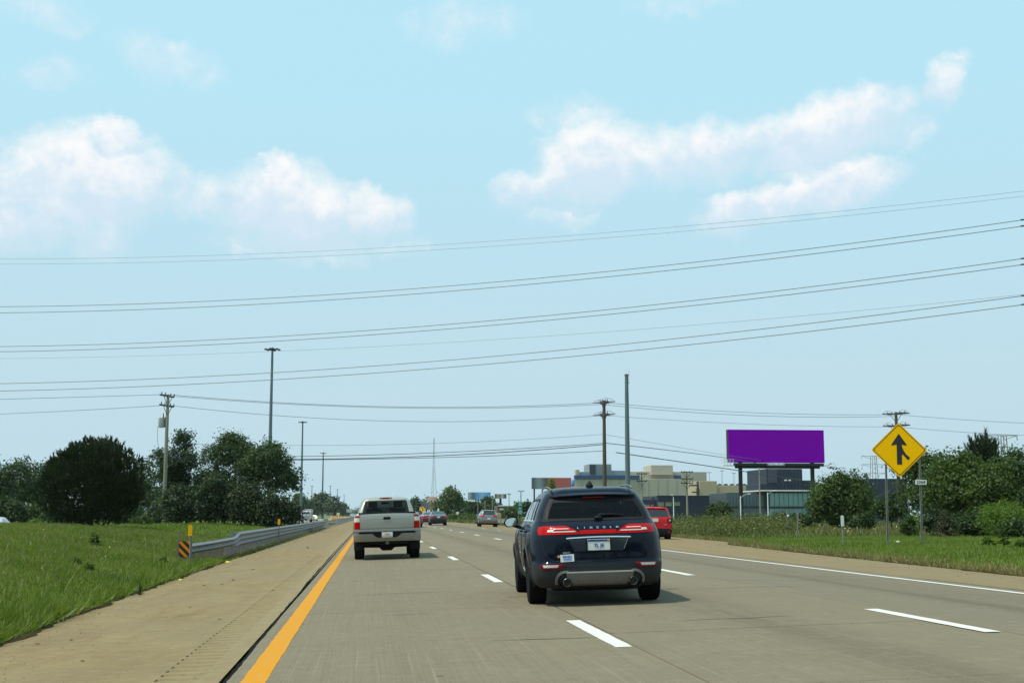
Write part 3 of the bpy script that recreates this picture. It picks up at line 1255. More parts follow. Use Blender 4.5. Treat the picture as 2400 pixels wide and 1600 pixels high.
for sd in (-1, 1):
    m = MB()
    arc = [(sd * (.505 - .125 * math.cos(a) * 1.0 - .0), .345 + .125 * math.sin(a)) for a in [math.pi * (-.12 + 1.12 * k / 14) for k in range(15)]]
    arc = [(sd * .43, .470)] + [(sd * (.47 + .13 * math.sin(t)), .345 + .128 * math.cos(t)) for t in [math.pi * .5 * k / 10 * 1.25 for k in range(11)]]
    rows = []
    for (x, z) in arc:
        cx_, cz_ = sd * .47, .345
        dx, dz = x - cx_, z - cz_
        l = math.hypot(dx, dz) or 1
        o_ = (x + dx / l * .012, z + dz / l * .012)
        i_ = (x - dx / l * .022, z - dz / l * .022)
        y = sh.ry(min(.75, abs(x)), max(.3, z))
        rows.append([(o_[0], y + .01, o_[1]), (o_[0], y - .026, o_[1]), (i_[0], y - .03, i_[1]), (i_[0], y + .03, i_[1])])
    m.grid(rows)
    m.build('skid_wing', SILV, ks, smooth=40)
    m = MB()
    y0 = sh.ry(.47, .34)
    m.lathe([(.105, .05), (.105, -.012), (.098, -.014), (.09, .04)], (sd * .47, y0, .345), 'Y', 24)
    m.build('exhaust_surround', BLKP, suv, smooth=40)
    m = MB()
    m.lathe([(.046, .20), (.056, .18), (.058, -.06), (.053, -.066), (.048, -.058), (.046, .15)], (sd * .45, y0, .325), 'Y', 24)
    et = m.build('exhaust_tip', pm('exhaust_steel', (.16, .155, .15), .35, metal=.8, var=.1), suv, smooth=40)
    m = MB()
    m.lathe([(.001, -.0585), (.050, -.0585), (.050, -.05), (.001, -.05)], (sd * .45, y0, .325), 'Y', 20)
    m.build('exhaust_bore', UNDER, et)
# glass houses, mirrors, rails, antenna, wheels, cabin
for sd in (-1, 1):
    sh.side([(1.165, .93, 2.95), (1.28, .96, 2.82), (1.38, 1.02, 2.68), (1.455, 1.12, 2.48)], sd, 26, .004, skirt=.02).build('side_window', GLASSD, suv, smooth=60)
    sh.side([(1.148, .86, 3.0), (1.166, .88, 2.98)], sd, 30, .009).build('window_trim', CHROME, suv)
    for y in (1.30, 2.22):
        sh.side([(1.165, y - .04, y + .045), (1.455, y + .02, y + .09)], sd, 3, .007).build('door_pillar', BLKP, suv)
    sh.side([(1.435, 1.0, 2.6), (1.468, 1.1, 2.5)], sd, 20, .007).build('window_surround', BLKP, suv)
    sh.side([(1.165, .90, .975), (1.38, .98, 1.04), (1.46, 1.08, 1.14)], sd, 4, .007).build('window_surround', BLKP, suv)
    m = MB()
    rl = smoothline([(sd * .565, .62, 1.575), (sd * .58, .80, 1.606), (sd * .585, 1.1, 1.626), (sd * .58, 1.6, 1.63), (sd * .565, 2.2, 1.615), (sd * .555, 2.4, 1.59)])
    m.tube(rl, .011, 8)
    m.build('roof_rail', SILV, suv, smooth=60)
    # door mirror: housing and its glass
    m = MB()
    cx_, cy_, cz_ = sd * 1.02, 2.92, 1.135
    prof = smoothline([(-.115, -.02), (-.07, -.075), (.06, -.068), (.105, -.03), (.10, .06), (.02, .078), (-.085, .05), (-.115, -.02)], 5)
    prof = [(a * -sd, b) for a, b in prof]
    rows = []
    for dy, k in ((0, .97), (-.012, 1.0), (.03, 1.0), (.10, .75), (.14, .3)):
        rows.append([(cx_ + a * k, cy_ + dy, cz_ + b * k) for a, b in prof])
    m.grid(rows)
    hs = m.build('door_mirror', BLKP if sd < 0 else NAVY, suv, smooth=50)
    m = MB()
    rows = [[(cx_ + a * k, cy_ - .004, cz_ + b * k) for a, b in prof] for k in (.82, .4, .01)]
    m.grid(rows)
    m.build('mirror_glass', MIRR, hs)
    m = MB()
    m.tube([(sd * .84, 2.98, 1.04), (sd * .92, 2.96, 1.06), (sd * .99, 2.95, 1.09)], [.03, .026, .03], 8)
    m.build('mirror_arm', BLKP, hs, smooth=50)
    for y in (WR, WF):
        wheel(suv, (sd * .80, y, TR), TR, .245, sd, .25)
        wheelwell(suv, (sd * .70, y, .36), .415, .42)
        # plastic lip round the arch
        m = MB()
        a_ = [math.pi * (-.08 + 1.16 * k / 22) for k in range(23)]
        m.tube([(sd * (sh.sx(y + .425 * math.cos(t), max(.3, .36 + .425 * math.sin(t))) + .002), y + .425 * math.cos(t), max(.26, .36 + .425 * math.sin(t))) for t in a_], .017, 6)
        m.build('arch_lip', GREYP, suv, smooth=60)
    # door shut lines and handle
    for y in (1.22, 2.15, 3.05):
        m = MB()
        m.tube([(sd * (sh.sx(y, z) + .001), y + (z - .8) * .05, z) for z in np.linspace(.48, 1.14, 10)], .004, 4)
        m.build('door_shut_line', UNDER, suv)
    for y in (1.45, 2.38):
        m = MB()
        m.bbox((sd * (sh.sx(y, 1.0) + .012), y, 1.0), (.03, .18, .03), .01)
        m.build('door_handle', NAVY, suv, smooth=50)
m = MB()
m.grid([[(x * k, .86 + d, z) for x in (-1, -.4, 0, .4, 1)] for k, d, z in ((.055, 0, 1.60), (.05, .03, 1.635), (.025, .09, 1.672), (.012, .14, 1.682))])
m.lathe([(.028, 0), (.045, .025), (.05, .05), (.034, .08), (.015, .11), (.005, .12)], (0, .84, 1.58), 'Z', 10)
m.build('antenna_fin', BLKP, suv, smooth=60)
for x in (-.38, .38):
    seat(suv, x, 2.05, .52)
seat(suv, -.38, 1.18, .52, w_=.55)
seat(suv, .30, 1.18, .52, w_=.7)
m = MB()
m.bbox((0, 3.05, .95), (1.4, .4, .25), .05)
m.build('dashboard', INTER, suv)
sh.front([(1.13, -.66, .66), (1.30, -.60, .60), (1.47, -.52, .52)], 16, .004).build('windscreen', GLASSC, suv, smooth=60)
m = MB()
m.bbox((0, 2.2, .27), (1.25, 3.6, .16), .05)
m.bbox((-.2, .75, .27), (.7, .35, .14), .05)
m.bbox((.35, .62, .30), (.5, .4, .12), .05)
m.tube([(-.72, WR, .36), (.72, WR, .36)], .05, 8)
m.build('chassis', UNDER, suv)
suv.scale = (.97, .97, .97)
stand(suv, 3.03, 16.86, R(-3.0))

# ---------------------------------------------------------------- the silver pickup
SILVP = pm('silver_truck_paint', (.33, .325, .275), .32, metal=.4, var=.04, coat=.7)
BUMP = pm('bumper_steel', (.28, .272, .25), .32, metal=.6, var=.14)
trk = thing('pickup_truck', 'silver pickup truck in the left lane behind its closed tailgate', 'pickup truck')
LT = [(.50, .90, .16, 5.15, .16, .16, .02), (.62, .93, .12, 5.3, .14, .16, .02), (.85, .955, .10, 5.35, .12, .16, .02), (1.02, .955, .10, 5.33, .12, .16, .02),
      (1.20, .935, .11, 5.25, .12, .15, .02), (1.28, .905, .12, 5.15, .12, .14, .02), (1.305, .88, .14, 5.0, .10, .12, .02)]
st = Shell(LT, flare=[(1.12, .42, .46, .03), (4.35, .42, .46, .03)], nz=26)


def trk_split(x, y, z):
    return 0 if z > .56 else 1


tb = put('body', st.mesh('body', [SILVP, BLKP, UNDER], trk_split, arches=[(1.12, .40, .46), (4.35, .40, .46)]), trk)
# tailgate as a raised pressed panel
tg = st.rear([(.885, -.755, .755), (.93, -.76, .76), (1.28, -.755, .755), (1.305, -.745, .745)], 18, .022, skirt=.03, nz=4).build('tailgate', SILVP, trk, smooth=40)
m = MB()
m.bbox((0, st.ry(0, 1.3) + .02, 1.318), (1.62, .10, .03), .012)
m.build('tailgate_cap', BLKP, tg)
m = MB()
m.bbox((0, st.ry(0, 1.16) - .024, 1.165), (.20, .03, .075), .022)
m.build('handle', BLKP, tg, smooth=40)
m = MB()
m.tube([(x, st.ry(x, 1.15) - .022, 1.155) for x in np.linspace(-.62, .62, 9)], .006, 5)
m.build('crease', SILVP, tg, smooth=60)
for sd in (-1, 1):
    la = st.rear([(z, sd * a, sd * b) for z, a, b in ((.86, .765, .945), (1.06, .768, .945), (1.245, .775, .915))], 8, .016, skirt=.03, nz=4).build('tail_lamp', RED, trk, smooth=40)
    st.rear([(z, sd * a, sd * b) for z, a, b in ((1.085, .772, .935), (1.19, .775, .925))], 8, .020, skirt=.01, nz=3).build('reversing_lamp', CLEAR, la, smooth=40)
    st.rear([(z, sd * a, sd * b) for z, a, b in ((1.062, .772, .935), (1.085, .772, .935))], 6, .021, skirt=.01, nz=2).build('indicator', pm('amber_lens', (.6, .25, .03), .2, var=0), la)
# step bumper
m = MB()
prof = [(.0, .865), (-.055, .86), (-.06, .80), (-.03, .79), (-.028, .735), (-.062, .725), (-.058, .60), (-.02, .52), (.06, .52), (.10, .87)]
rows = []
for k in range(25):
    x = -.955 + 1.91 * k / 24
    q = max(0, (abs(x) - .78) / .175)
    dip = 1 if abs(x) > .42 else max(0, (abs(x) - .28) / .14)
    row = []
    for i, (y, z) in enumerate(prof):
        if i in (4, 5):
            z -= (1 - dip) * .115
        row.append((x, .045 + y + .16 * q ** 2, z))
    rows.append(row)
m.grid(rows)
bp_ = m.build('bumper', BUMP, trk, smooth=35)
m = MB()
rows = [[(x, .008, z) for x in np.linspace(-.80, .80, 17)] for z in (.738, .788)]
m.grid(rows)
m.grid([[(x * (.28 if z < .66 else .40), .006, z) for x in np.linspace(-1, 1, 9)] for z in (.62, .69, .74)])
m.build('step_pad', BLKP, bp_)
plt_ = plate(trk, 0, -.012, .70, '', None)
plt_['label'] = 'white licence plate with a gold lower band'
m = MB()
m.box((0, -.018, .655), (.285, .003, .035))
m.build('plate_band', pm('plate_gold', (.62, .36, .08), .5, var=.1), plt_)
lettering('4 28 B', .055, INKB, plt_, (0, -.019, .705), bold=.001)
m = MB()
m.lathe([(.0, 0), (.03, .001), (.032, -.006), (.01, -.01)], (-.06, -.016, .828), 'Y', 8)
m.build('emblem', pm('emblem_gold', (.5, .3, .05), .4, metal=.5, var=0), bp_)
# cab with open glass all round
LC = [(1.24, .86, 2.02, 4.25, .10, .10, .03), (1.32, .84, 2.05, 4.12, .12, .12, .03), (1.50, .785, 2.13, 3.85, .14, .14, .03), (1.68, .715, 2.22, 3.50, .18, .2, .035), (1.74, .67, 2.27, 3.38, .2, .22, .04), (1.79, .52, 2.45, 3.15, .2, .25, .04), (1.80, .3, 2.6, 3.0, .15, .2, .02)]
sc_ = Shell(LC, nz=26)


def cab_split(x, y, z):
    if 1.30 < z < 1.655:
        if y < 2.6 and abs(x) < .63 - (z - 1.3) * .18 and abs(x) < sc_.par(z)[0] - .10:
            return None
        if y > 3.3 and abs(x) < .62 - (z - 1.3) * .12:
            return None
        if abs(x) > .55 and 2.32 < y < 3.8 - (z - 1.3) * .9:
            return None
    return 0


cb = put('cab', sc_.mesh('cab', [SILVP, SILVP, UNDER], cab_split), trk)
for rows in ([(1.655, -.62, .62), (1.69, -.60, .60)], [(1.27, -.70, .70), (1.315, -.69, .69)]):
    sc_.rear(rows, 16, .008).build('window_surround', BLKP, cb)
for sd in (-1, 1):
    sc_.rear([(z, sd * a, sd * b) for z, a, b in ((1.30, .60, .70), (1.66, .55, .63))], 4, .008).build('window_surround', BLKP, cb)
    sc_.side([(1.30, 2.28, 3.86), (1.5, 2.34, 3.62), (1.655, 2.42, 3.36)], sd, 18, .004).build('side_window', GLASSC, trk, smooth=60)
    sc_.side([(1.30, 2.80, 2.90), (1.66, 2.82, 2.92)], sd, 3, .008).build('door_pillar', SILVP, cb)
    m = MB()
    cx_, cy_, cz_ = sd * 1.02, 3.55, 1.28
    prof = [(.10 * math.cos(t) * (1 + .1 * math.cos(2 * t)), .072 * math.sin(t)) for t in [6.28318 * k / 18 for k in range(19)]]
    m.grid([[(cx_ + a * k, cy_ + dy, cz_ + b * k) for a, b in prof] for dy, k in ((0, .95), (-.01, 1), (.04, 1), (.10, .6))])
    hs = m.build('door_mirror', BLKP, trk, smooth=50)
    m = MB()
    m.grid([[(cx_ + a * k, cy_ - .003, cz_ + b * k) for a, b in prof] for k in (.82, .4, .01)])
    m.build('mirror_glass', MIRR, hs)
    m = MB()
    m.tube([(sd * .84, 3.62, 1.26), (sd * .94, 3.58, 1.27)], .025, 6)
    m.build('mirror_arm', BLKP, hs)
    for y in (1.12, 4.35):
        wheel(trk, (sd * .80, y, .385), .385, .275, sd, .23)
        wheelwell(trk, (sd * .72, y, .40), .455, .44)
    m = MB()
    m.bbox((sd * .80, .70, .42), (.30, .015, .30), .004)
    m.build('mud_flap', UNDER, trk)
sc_.rear([(1.29, -.64, .64), (1.66, -.585, .585)], 12, .003, skirt=0).build('rear_window', GLASSC, trk, smooth=60)
sc_.front([(1.28, -.70, .70), (1.50, -.64, .64), (1.67, -.58, .58)], 12, .004).build('windscreen', GLASSC, trk, smooth=60)
m = MB()
m.bbox((0, sc_.ry(0, 1.745) + .02, 1.755), (.36, .08, .05), .018)
bl = m.build('high_brake_lamp', BLKP, trk, smooth=40)
m = MB()
m.bbox((0, sc_.ry(0, 1.745) - .022, 1.755), (.18, .012, .03), .004)
m.build('lamp_lens', RED, bl)
m = MB()
for sx_ in (-1, 1):
    m.bbox((sx_ * .125, sc_.ry(0, 1.745) - .02, 1.755), (.035, .012, .028), .004)
m.build('cargo_lamp', CLEAR, bl)
for x in (-.38, .38):
    seat(trk, x, 2.75, .72, .56)
m = MB()
m.bbox((0, 3.85, 1.12), (1.45, .4, .28), .06)
m.build('dashboard', INTER, trk)
m = MB()
m.bbox((0, 3.45, 1.62), (.24, .03, .06), .015)
m.tube([(0, 3.46, 1.62), (0, 3.52, 1.70)], .012)
m.build('rear_view_mirror', BLKP, trk)
m = MB()
m.lathe([(.155, -.012), (.175, -.012), (.175, .012), (.155, .012)], (0, 0, 0), 'Y', 20)
sw = m.build('steering_wheel', BLKP, trk)
sw.location = (-.38, 3.42, 1.16)
sw.rotation_euler = (R(25), 0, 0)
# bed floor and walls inside, underbody, axle and hitch
m = MB()
m.bbox((0, 1.1, .80), (1.66, 1.8, .06), .02)
for sd in (-1, 1):
    m.bbox((sd * .80, 1.08, 1.06), (.06, 1.82, .48), .02)
m.build('bed', BLKP, trk)
m = MB()
m.tube([(-.75, 1.12, .385), (-.22, 1.12, .375), (-.13, 1.12, .36), (.13, 1.12, .36), (.22, 1.12, .375), (.75, 1.12, .385)], [.055, .06, .13, .13, .06, .055], 12)
m.build('rear_axle', UNDER, trk, smooth=50)
m = MB()
for sd in (-1, 1):
    m.box((sd * .50, 2.6, .50), (.10, 4.6, .14))
    m.box((sd * .56, 1.15, .43), (.08, 1.3, .05))
m.box((0, 2.9, .50), (1.1, 2.6, .18))
m.box((0, .30, .48), (1.0, .10, .10))
m.build('frame_rails', UNDER, trk)
m = MB()
m.bbox((0, .10, .47), (.10, .18, .09), .01)
m.lathe([(.02, 0), (.035, -.01), (.03, -.02)], (0, .01, .47), 'Y', 10)
m.build('hitch', pm('hitch_steel', (.12, .12, .115), .6, metal=.5, var=.2), trk)
stand(trk, .53, 37.0, 0)


def skin_person(name, pts, edges, root, mat, parts):
    """one continuous body grown round a skeleton"""
    me = bpy.data.meshes.new(name)
    me.from_pydata([p[:3] for p in pts], edges, [])
    o = put(name, me)
    md = o.modifiers.new('skin', 'SKIN')
    md.use_smooth_shade = True
    for i, p in enumerate(pts):
        r = p[3]
        me.skin_vertices[0].data[i].radius = (r if len(p) < 5 else p[3], r if len(p) < 5 else p[4])
        me.skin_vertices[0].data[i].use_root = (i == root)
    o.modifiers.new('subdivision', 'SUBSURF').levels = 2
    o.modifiers['subdivision'].render_levels = 2
    bpy.context.view_layer.update()
    dg = bpy.context.evaluated_depsgraph_get()
    m2 = bpy.data.meshes.new_from_object(o.evaluated_get(dg))
    o.modifiers.clear()
    o.data = m2
    m2.materials.clear()
    m2.materials.append(mat)
    return o


# driver: seated behind the wheel, seen as a silhouette through the rear glass
bx_, by_, bz_ = .53 - .38, 37.0 + 2.92, zroad(.15) + .86
SK = [(0, 0, .05, .15, .12), (0, -.03, .25, .16, .11), (0, -.06, .45, .19, .11), (0, -.05, .56, .09, .08), (0, -.03, .64, .055), (0, 0, .72, .075, .09), (0, .01, .82, .085, .10), (0, 0, .90, .06, .07),
      (-.17, -.05, .52, .065), (-.25, .08, .30, .05), (-.20, .33, .30, .042), (-.16, .46, .36, .035), (.17, -.05, .52, .065), (.25, .08, .30, .05), (.20, .33, .30, .042), (.16, .46, .36, .035),
      (-.10, .05, .03, .095), (-.12, .48, .10, .075), (-.12, .78, -.28, .055), (.10, .05, .03, .095), (.12, .48, .10, .075), (.12, .78, -.28, .055)]
ED = [(0, 1), (1, 2), (2, 3), (3, 4), (4, 5), (5, 6), (6, 7), (2, 8), (8, 9), (9, 10), (10, 11), (2, 12), (12, 13), (13, 14), (14, 15), (0, 16), (16, 17), (17, 18), (0, 19), (19, 20), (20, 21)]
pe = skin_person('person', SK, ED, 0, pm('dark_shirt', (.035, .035, .04), .9, var=.1), None)
pe.location = (bx_, by_, bz_)
tag(pe, 'person in dark clothing seated at the wheel of the silver pickup', 'person')
m = MB()
m.lathe([(.02, .0), (.088, .03), (.098, .08), (.085, .13), (.03, .165), (.005, .168)], (0, -.012, .775), 'Z', 14)
m.build('hair', pm('dark_hair', (.02, .016, .012), .9, var=.1), pe, smooth=60)


# ---------------------------------------------------------------- simpler cars further off
def small_car(name, label, cat, LV, paint_, X, Y, yaw=0.0, wheels=(.9, 3.5), tr=.33, lower=.32, lamp=None, glass_rows=None, side_rows=None, plate_z=.8, lower_mat=None, flip=False, lampmat=None):
    t = thing(name, label, cat)
    s_ = Shell(LV, nz=26)
    b = put('body', s_.mesh('body', [paint_, lower_mat or BLKP, UNDER], lambda x, y, z: 1 if z < lower else 0, arches=[(w_, tr, tr + .05) for w_ in wheels]), t)
    if glass_rows:
        s_.rear(glass_rows, 14, .006).build('rear_window', GLD, t, smooth=60)
    if side_rows:
        for sd in (-1, 1):
            s_.side(side_rows, sd, 20, .005).build('side_window', GLD, t, smooth=60)
    for sd in (-1, 1):
        if lamp:
            s_.rear([(z, sd * a, sd * c) for z, a, c in lamp], 8, .010).build('tail_lamp', lampmat or RED, t, smooth=50)
        for w_ in wheels:
            wheel(t, (sd * (s_.par(.5)[0] - .11), w_, tr), tr, .22, sd)
            wheelwell(t, (sd * (s_.par(.5)[0] - .18), w_, tr), tr + .05, .34)
        m = MB()
        yy_ = wheels[1] - .72
        zz_ = LV[-1][0] * .66
        m.bbox((sd * (s_.par(zz_)[0] + .10), yy_, zz_), (.20, .09, .13), .035)
        m.build('door_mirror', paint_, t, smooth=50)
    m = MB()
    m.bbox((0, sum(wheels) / 2, .26), (1.2, 2.9, .14), .05)
    m.build('chassis', UNDER, t)
    if plate_z:
        plate(t, 0, s_.ry(0, plate_z) - .012, plate_z, '')
    stand(t, X, Y, yaw)
    return t, s_


GLD = pm('tinted_car_window', (.010, .014, .016), .06, var=.05, coat=.8)
REDP = pm('bright_red_paint', (.50, .003, .005), .4, var=.03, coat=.4, spec=.15)
JE = [(.24, .74, .2, 4.1, .2, .2, .03), (.32, .84, .05, 4.18, .18, .2, .04), (.50, .885, .0, 4.22, .18, .24, .04), (.62, .90, .03, 4.22, .18, .26, .04), (.95, .90, .05, 4.15, .2, .28, .05), (1.10, .875, .08, 3.9, .2, .26, .05),
      (1.16, .85, .12, 3.3, .2, .24, .05), (1.48, .755, .28, 2.85, .18, .24, .06), (1.60, .715, .33, 2.6, .18, .24, .06), (1.655, .64, .42, 2.4, .18, .24, .06), (1.68, .45, .7, 2.1, .18, .2, .05)]
jeep, sj = small_car('suv', 'boxy bright red SUV with square tail lamps on the right-hand merging lane', 'suv', JE, REDP, 14.05, 63.0, R(-1), (.78, 3.35), .36, .60,
                     None, [(1.19, -.70, .70), (1.32, -.68, .68), (1.52, -.60, .60)], [(1.18, .55, 3.0), (1.52, .62, 2.6)], 1.03)
jeep.location.z -= .10
sj.rear([(.585, -.80, .80), (.63, -.70, .70)], 14, .012).build('bumper_top', BLKP, jeep, smooth=50)
for sd in (-1, 1):
    m = MB()
    xx = sd * .735
    m.bbox((xx, sj.ry(xx, 1.02) - .005, 1.03), (.235, .07, .225), .03)
    la = m.build('tail_lamp', BLKP, jeep, smooth=40)
    m = MB()
    m.bbox((xx, sj.ry(xx, 1.02) - .035, 1.03), (.19, .03, .18), .02)
    m.build('lamp_lens', REDD, la)
    m = MB()
    m.bbox((xx, sj.ry(xx, 1.02) - .048, 1.03), (.075, .015, .08), .012)
    m.build('reversing_lamp', CLEAR, la)
    m = MB()
    m.bbox((sd * .70, sj.ry(.70, .45) - .006, .45), (.11, .02, .075), .01)
    m.build('reflector', RED, jeep)
    m = MB()
    m.tube([(sd * .64, .5, 1.66), (sd * .64, .8, 1.72), (sd * .63, 2.0, 1.72), (sd * .62, 2.3, 1.68)], .02, 6)
    m.build('roof_rail', BLKP, jeep)
m = MB()
m.bbox((.03, sj.ry(0, 1.13) - .012, 1.135), (.16, .015, .03), .006)
m.bbox((.50, sj.ry(.5, .82) - .012, .82), (.14, .012, .025), .005)
m.build('badge', CHROME, jeep)
m = MB()
m.bbox((0, sj.ry(0, 1.6) + .02, 1.615), (1.15, .16, .045), .02)
m.build('spoiler', REDP, jeep, smooth=40)
m = MB()
m.lathe([(.035, 0), (.03, .03), (.008, .07)], (0, .7, 1.675), 'Z', 8)
m.build('antenna_fin', BLKP, jeep)

GREYC = pm('grey_car_paint', (.17, .172, .165), .3, metal=.5, var=.03, coat=.8)
HB = [(.24, .74, .2, 4.05, .22, .22, .03), (.34, .85, .04, 4.15, .22, .24, .04), (.60, .89, .0, 4.22, .24, .3, .05), (.85, .895, .05, 4.1, .26, .34, .05), (1.02, .87, .10, 3.7, .28, .36, .06), (1.10, .84, .18, 3.3, .28, .34, .06),
      (1.38, .70, .42, 2.7, .26, .3, .07), (1.50, .64, .48, 2.5, .24, .3, .07), (1.57, .52, .60, 2.3, .22, .28, .06), (1.60, .35, .9, 2.0, .2, .2, .04)]
hb, shb = small_car('hatchback_car', 'small grey hatchback seen from behind near the guardrail', 'car', HB, GREYC, 11.35, 123.5, R(-1), (.78, 3.4), .34, .36,
                    [(.94, .42, .80), (1.0, .38, .84), (1.08, .50, .82)], [(1.12, -.60, .60), (1.40, -.54, .54)], [(1.12, .6, 2.9), (1.42, .85, 2.4)], .78)
m = MB()
m.bbox((0, shb.ry(0, 1.5), 1.52), (1.1, .16, .04), .018)
m.build('spoiler', GREYC, hb, smooth=40)
SED = [(.24, .74, .2, 4.7, .22, .22, .03), (.34, .86, .04, 4.8, .22, .24, .04), (.60, .905, .0, 4.85, .24, .34, .05), (.85, .90, .04, 4.75, .28, .4, .05), (1.00, .86, .12, 4.1, .3, .4, .06), (1.06, .82, .45, 3.75, .3, .4, .06),
       (1.12, .78, .75, 3.55, .3, .36, .07), (1.30, .68, 1.15, 3.1, .26, .32, .07), (1.40, .61, 1.38, 2.8, .24, .3, .07), (1.455, .48, 1.6, 2.55, .22, .28, .05), (1.47, .3, 1.8, 2.35, .15, .2, .04)]
DARKC = pm('dark_grey_car_paint', (.014, .018, .022), .35, metal=.1, var=.03, coat=.6, spec=.2)
sargs = dict(wheels=(1.0, 3.75), tr=.33, lower=.30, lamp=[(.80, .46, .84), (.86, .42, .86), (.94, .48, .83)], glass_rows=[(1.085, -.62, .62), (1.36, -.52, .52)], side_rows=[(1.06, 1.1, 3.5), (1.36, 1.6, 2.8)])
sd1, ssd = small_car('sedan_car', 'dark grey sedan with red tail lamps ahead in the right-hand lane', 'car', SED, DARKC, 7.22, 136.0, 0, plate_z=.86, **sargs)
m = MB()
m.bbox((0, ssd.ry(0, .93) - .01, .945), (.7, .02, .035), .008)
m.build('boot_trim', CHROME, sd1)
DRED = pm('dark_red_car_paint', (.16, .008, .018), .25, metal=.3, var=.03, coat=1.0)
small_car('sedan_car', 'dark red sedan half hidden behind the dark grey sedan', 'car', SED, DRED, 7.35, 161.0, 0, plate_z=.86, **sargs)
MARO = pm('maroon_car_paint', (.10, .010, .016), .28, metal=.3, var=.03, coat=1.0)
small_car('sedan_car', 'maroon sedan almost wholly hidden beside the silver pickup', 'car', SED, MARO, 3.92, 118.0, 0, plate_z=.86, **sargs)


# oncoming traffic beyond the median
def oncoming(t, X, Y, rz):
    t.location = (X, Y, OZ)
    t.rotation_euler = (0, 0, rz)


PALE = pm('pale_silver_car_paint', (.52, .54, .54), .3, metal=.4, var=.03, coat=.8)
oc1, _ = small_car('sedan_car', 'pale silver car whose roof shows over the grass mound', 'car', SED, PALE, 0, 0, 0, plate_z=.86, **sargs)
oncoming(oc1, -27.5, 101, R(180 + 5))
oc2, _ = small_car('hatchback_car', 'white car coming the other way beyond the guardrail end', 'car', HB, pm('white_car_paint', (.72, .72, .70), .35, var=.03, coat=.6), 0, 0, 0, (.78, 3.4), .34, .36,
                   [(.94, .42, .80), (1.0, .38, .84), (1.08, .50, .82)], [(1.12, -.60, .60), (1.40, -.54, .54)], [(1.12, .6, 2.9), (1.42, .85, 2.4)], .78)
oncoming(oc2, -14.4, 345, R(180))


def box_truck(name, label, X, Y, cabm, boxm, boxlen, h, rz):
    t = thing(name, label, 'truck')
    LVT = [(.45, 1.15, 0, 2.0, .12, .12, .01), (.8, 1.22, 0, 2.1, .12, .12, .01), (1.6, 1.22, 0, 2.1, .14, .14, .01), (1.75, 1.2, .02, 2.0, .14, .14, .01), (h * .82, 1.1, .08, 1.7, .16, .16, .02), (h * .88, .95, .15, 1.5, .2, .2, .02), (h * .9, .6, .4, 1.2, .2, .2, .02)]
    s_ = Shell(LVT, nz=18)
    put('cab', s_.mesh('cab', [cabm, BLKP, UNDER], lambda x, y, z: 1 if z < .6 else 0), t)
    s_.front([(1.75, -.95, .95), (h * .78, -.85, .85)], 10, .01).build('windscreen', GLD, t)
    s_.front([(.85, -.7, .7), (1.45, -.7, .7)], 8, .012).build('grille', CHROME, t)
    for sd in (-1, 1):
        s_.side([(1.7, .6, 1.75), (h * .76, .7, 1.55)], sd, 8, .01).build('side_window', GLD, t)
        m = MB()
        m.bbox((sd * .95, s_.fy(.9, 1.0) + .01, 1.0), (.3, .05, .2), .03)
        m.build('headlamp', CLEAR, t)
        m = MB()
        m.bbox((sd * 1.36, 1.65, 1.9), (.16, .12, .45), .04)
        m.build('door_mirror', BLKP, t)
        for y in (1.2, -boxlen + 1.0, -boxlen + 2.1):
            wheel(t, (sd * 1.0, y, .5), .5, .3, sd)
    m = MB()
    m.bbox((0, -boxlen / 2 - .2, .95 + (h - .95) / 2), (2.5, boxlen, h - .95), .05)
    m.build('cargo_box', boxm, t)
    m = MB()
    m.box((0, -boxlen / 2 + .6, .72), (1.0, boxlen + 1.4, .3))
    m.build('chassis', UNDER, t)
    oncoming(t, X, Y, rz)
    return t


BLUET = pm('bright_blue_truck_paint', (.02, .10, .50), .35, var=.04, coat=.6)
WHITET = pm('white_truck_paint', (.42, .42, .41), .5, var=.08)
box_truck('semi_truck', 'bright blue truck glimpsed between the trees beside the gantry', P(352, 1200, 210).x, 210, BLUET, BLUET, 7.0, 3.0, R(176))
box_truck('box_truck', 'white box truck with dark windscreen on the opposing carriageway', P(718, 1205, 300).x, 300, WHITET, WHITET, 6.0, 2.9, R(180))
box_truck('box_truck', 'white and red truck behind the right edge of the tree clump', P(676, 1205, 250).x, 250, pm('red_truck_paint', (.45, .05, .03), .4, var=.05), WHITET, 6.0, 2.9, R(180))
# ================================================================ roadside furniture
GALV = pm('galvanised_steel', (.19, .195, .19), .6, metal=.25, var=.22, scale=3, bump=.08, bscale=20)
GALVD = pm('weathered_steel_post', (.22, .22, .20), .7, metal=.2, var=.25, scale=6)
WOODP = pm('weathered_wood_post', (.20, .165, .12), .9, var=.25, scale=8, bump=.3, bscale=30, stretch=(1, 1, .2))
GREENP = pm('treated_pole_wood', (.27, .25, .165), .85, var=.16, scale=3, bump=.2, bscale=25, stretch=(1, 1, .08))
BROWNP = pm('dark_pole_wood', (.085, .070, .045), .9, var=.2, scale=3, bump=.2, bscale=25, stretch=(1, 1, .08))
MASTM = pm('mast_steel', (.115, .155, .165), .5, metal=.2, var=.12, scale=1.5)
DARKM = pm('dark_fixture', (.03, .033, .034), .6, var=.1)
CONCB = pm('barrier_concrete', (.30, .275, .21), .85, var=.15, scale=2, bump=.2, bscale=20)
YELS = pm('sign_yellow', (1.0, .51, .001), .7, var=.02, scale=1.5, spec=.05)
BLKS = pm('sign_black', (.012, .012, .013), .5, var=.05)
ORAN = pm('marker_orange', (.85, .25, .003), .6, var=.08, scale=6, spec=.1)
AMBR = pm('delineator_amber', (.98, .42, .002), .6, var=.04, spec=.1)
WHTS = pm('sign_white', (.74, .76, .72), .5, var=.05)
GRNS = pm('sign_green', (.010, .22, .11), .45, var=.05)
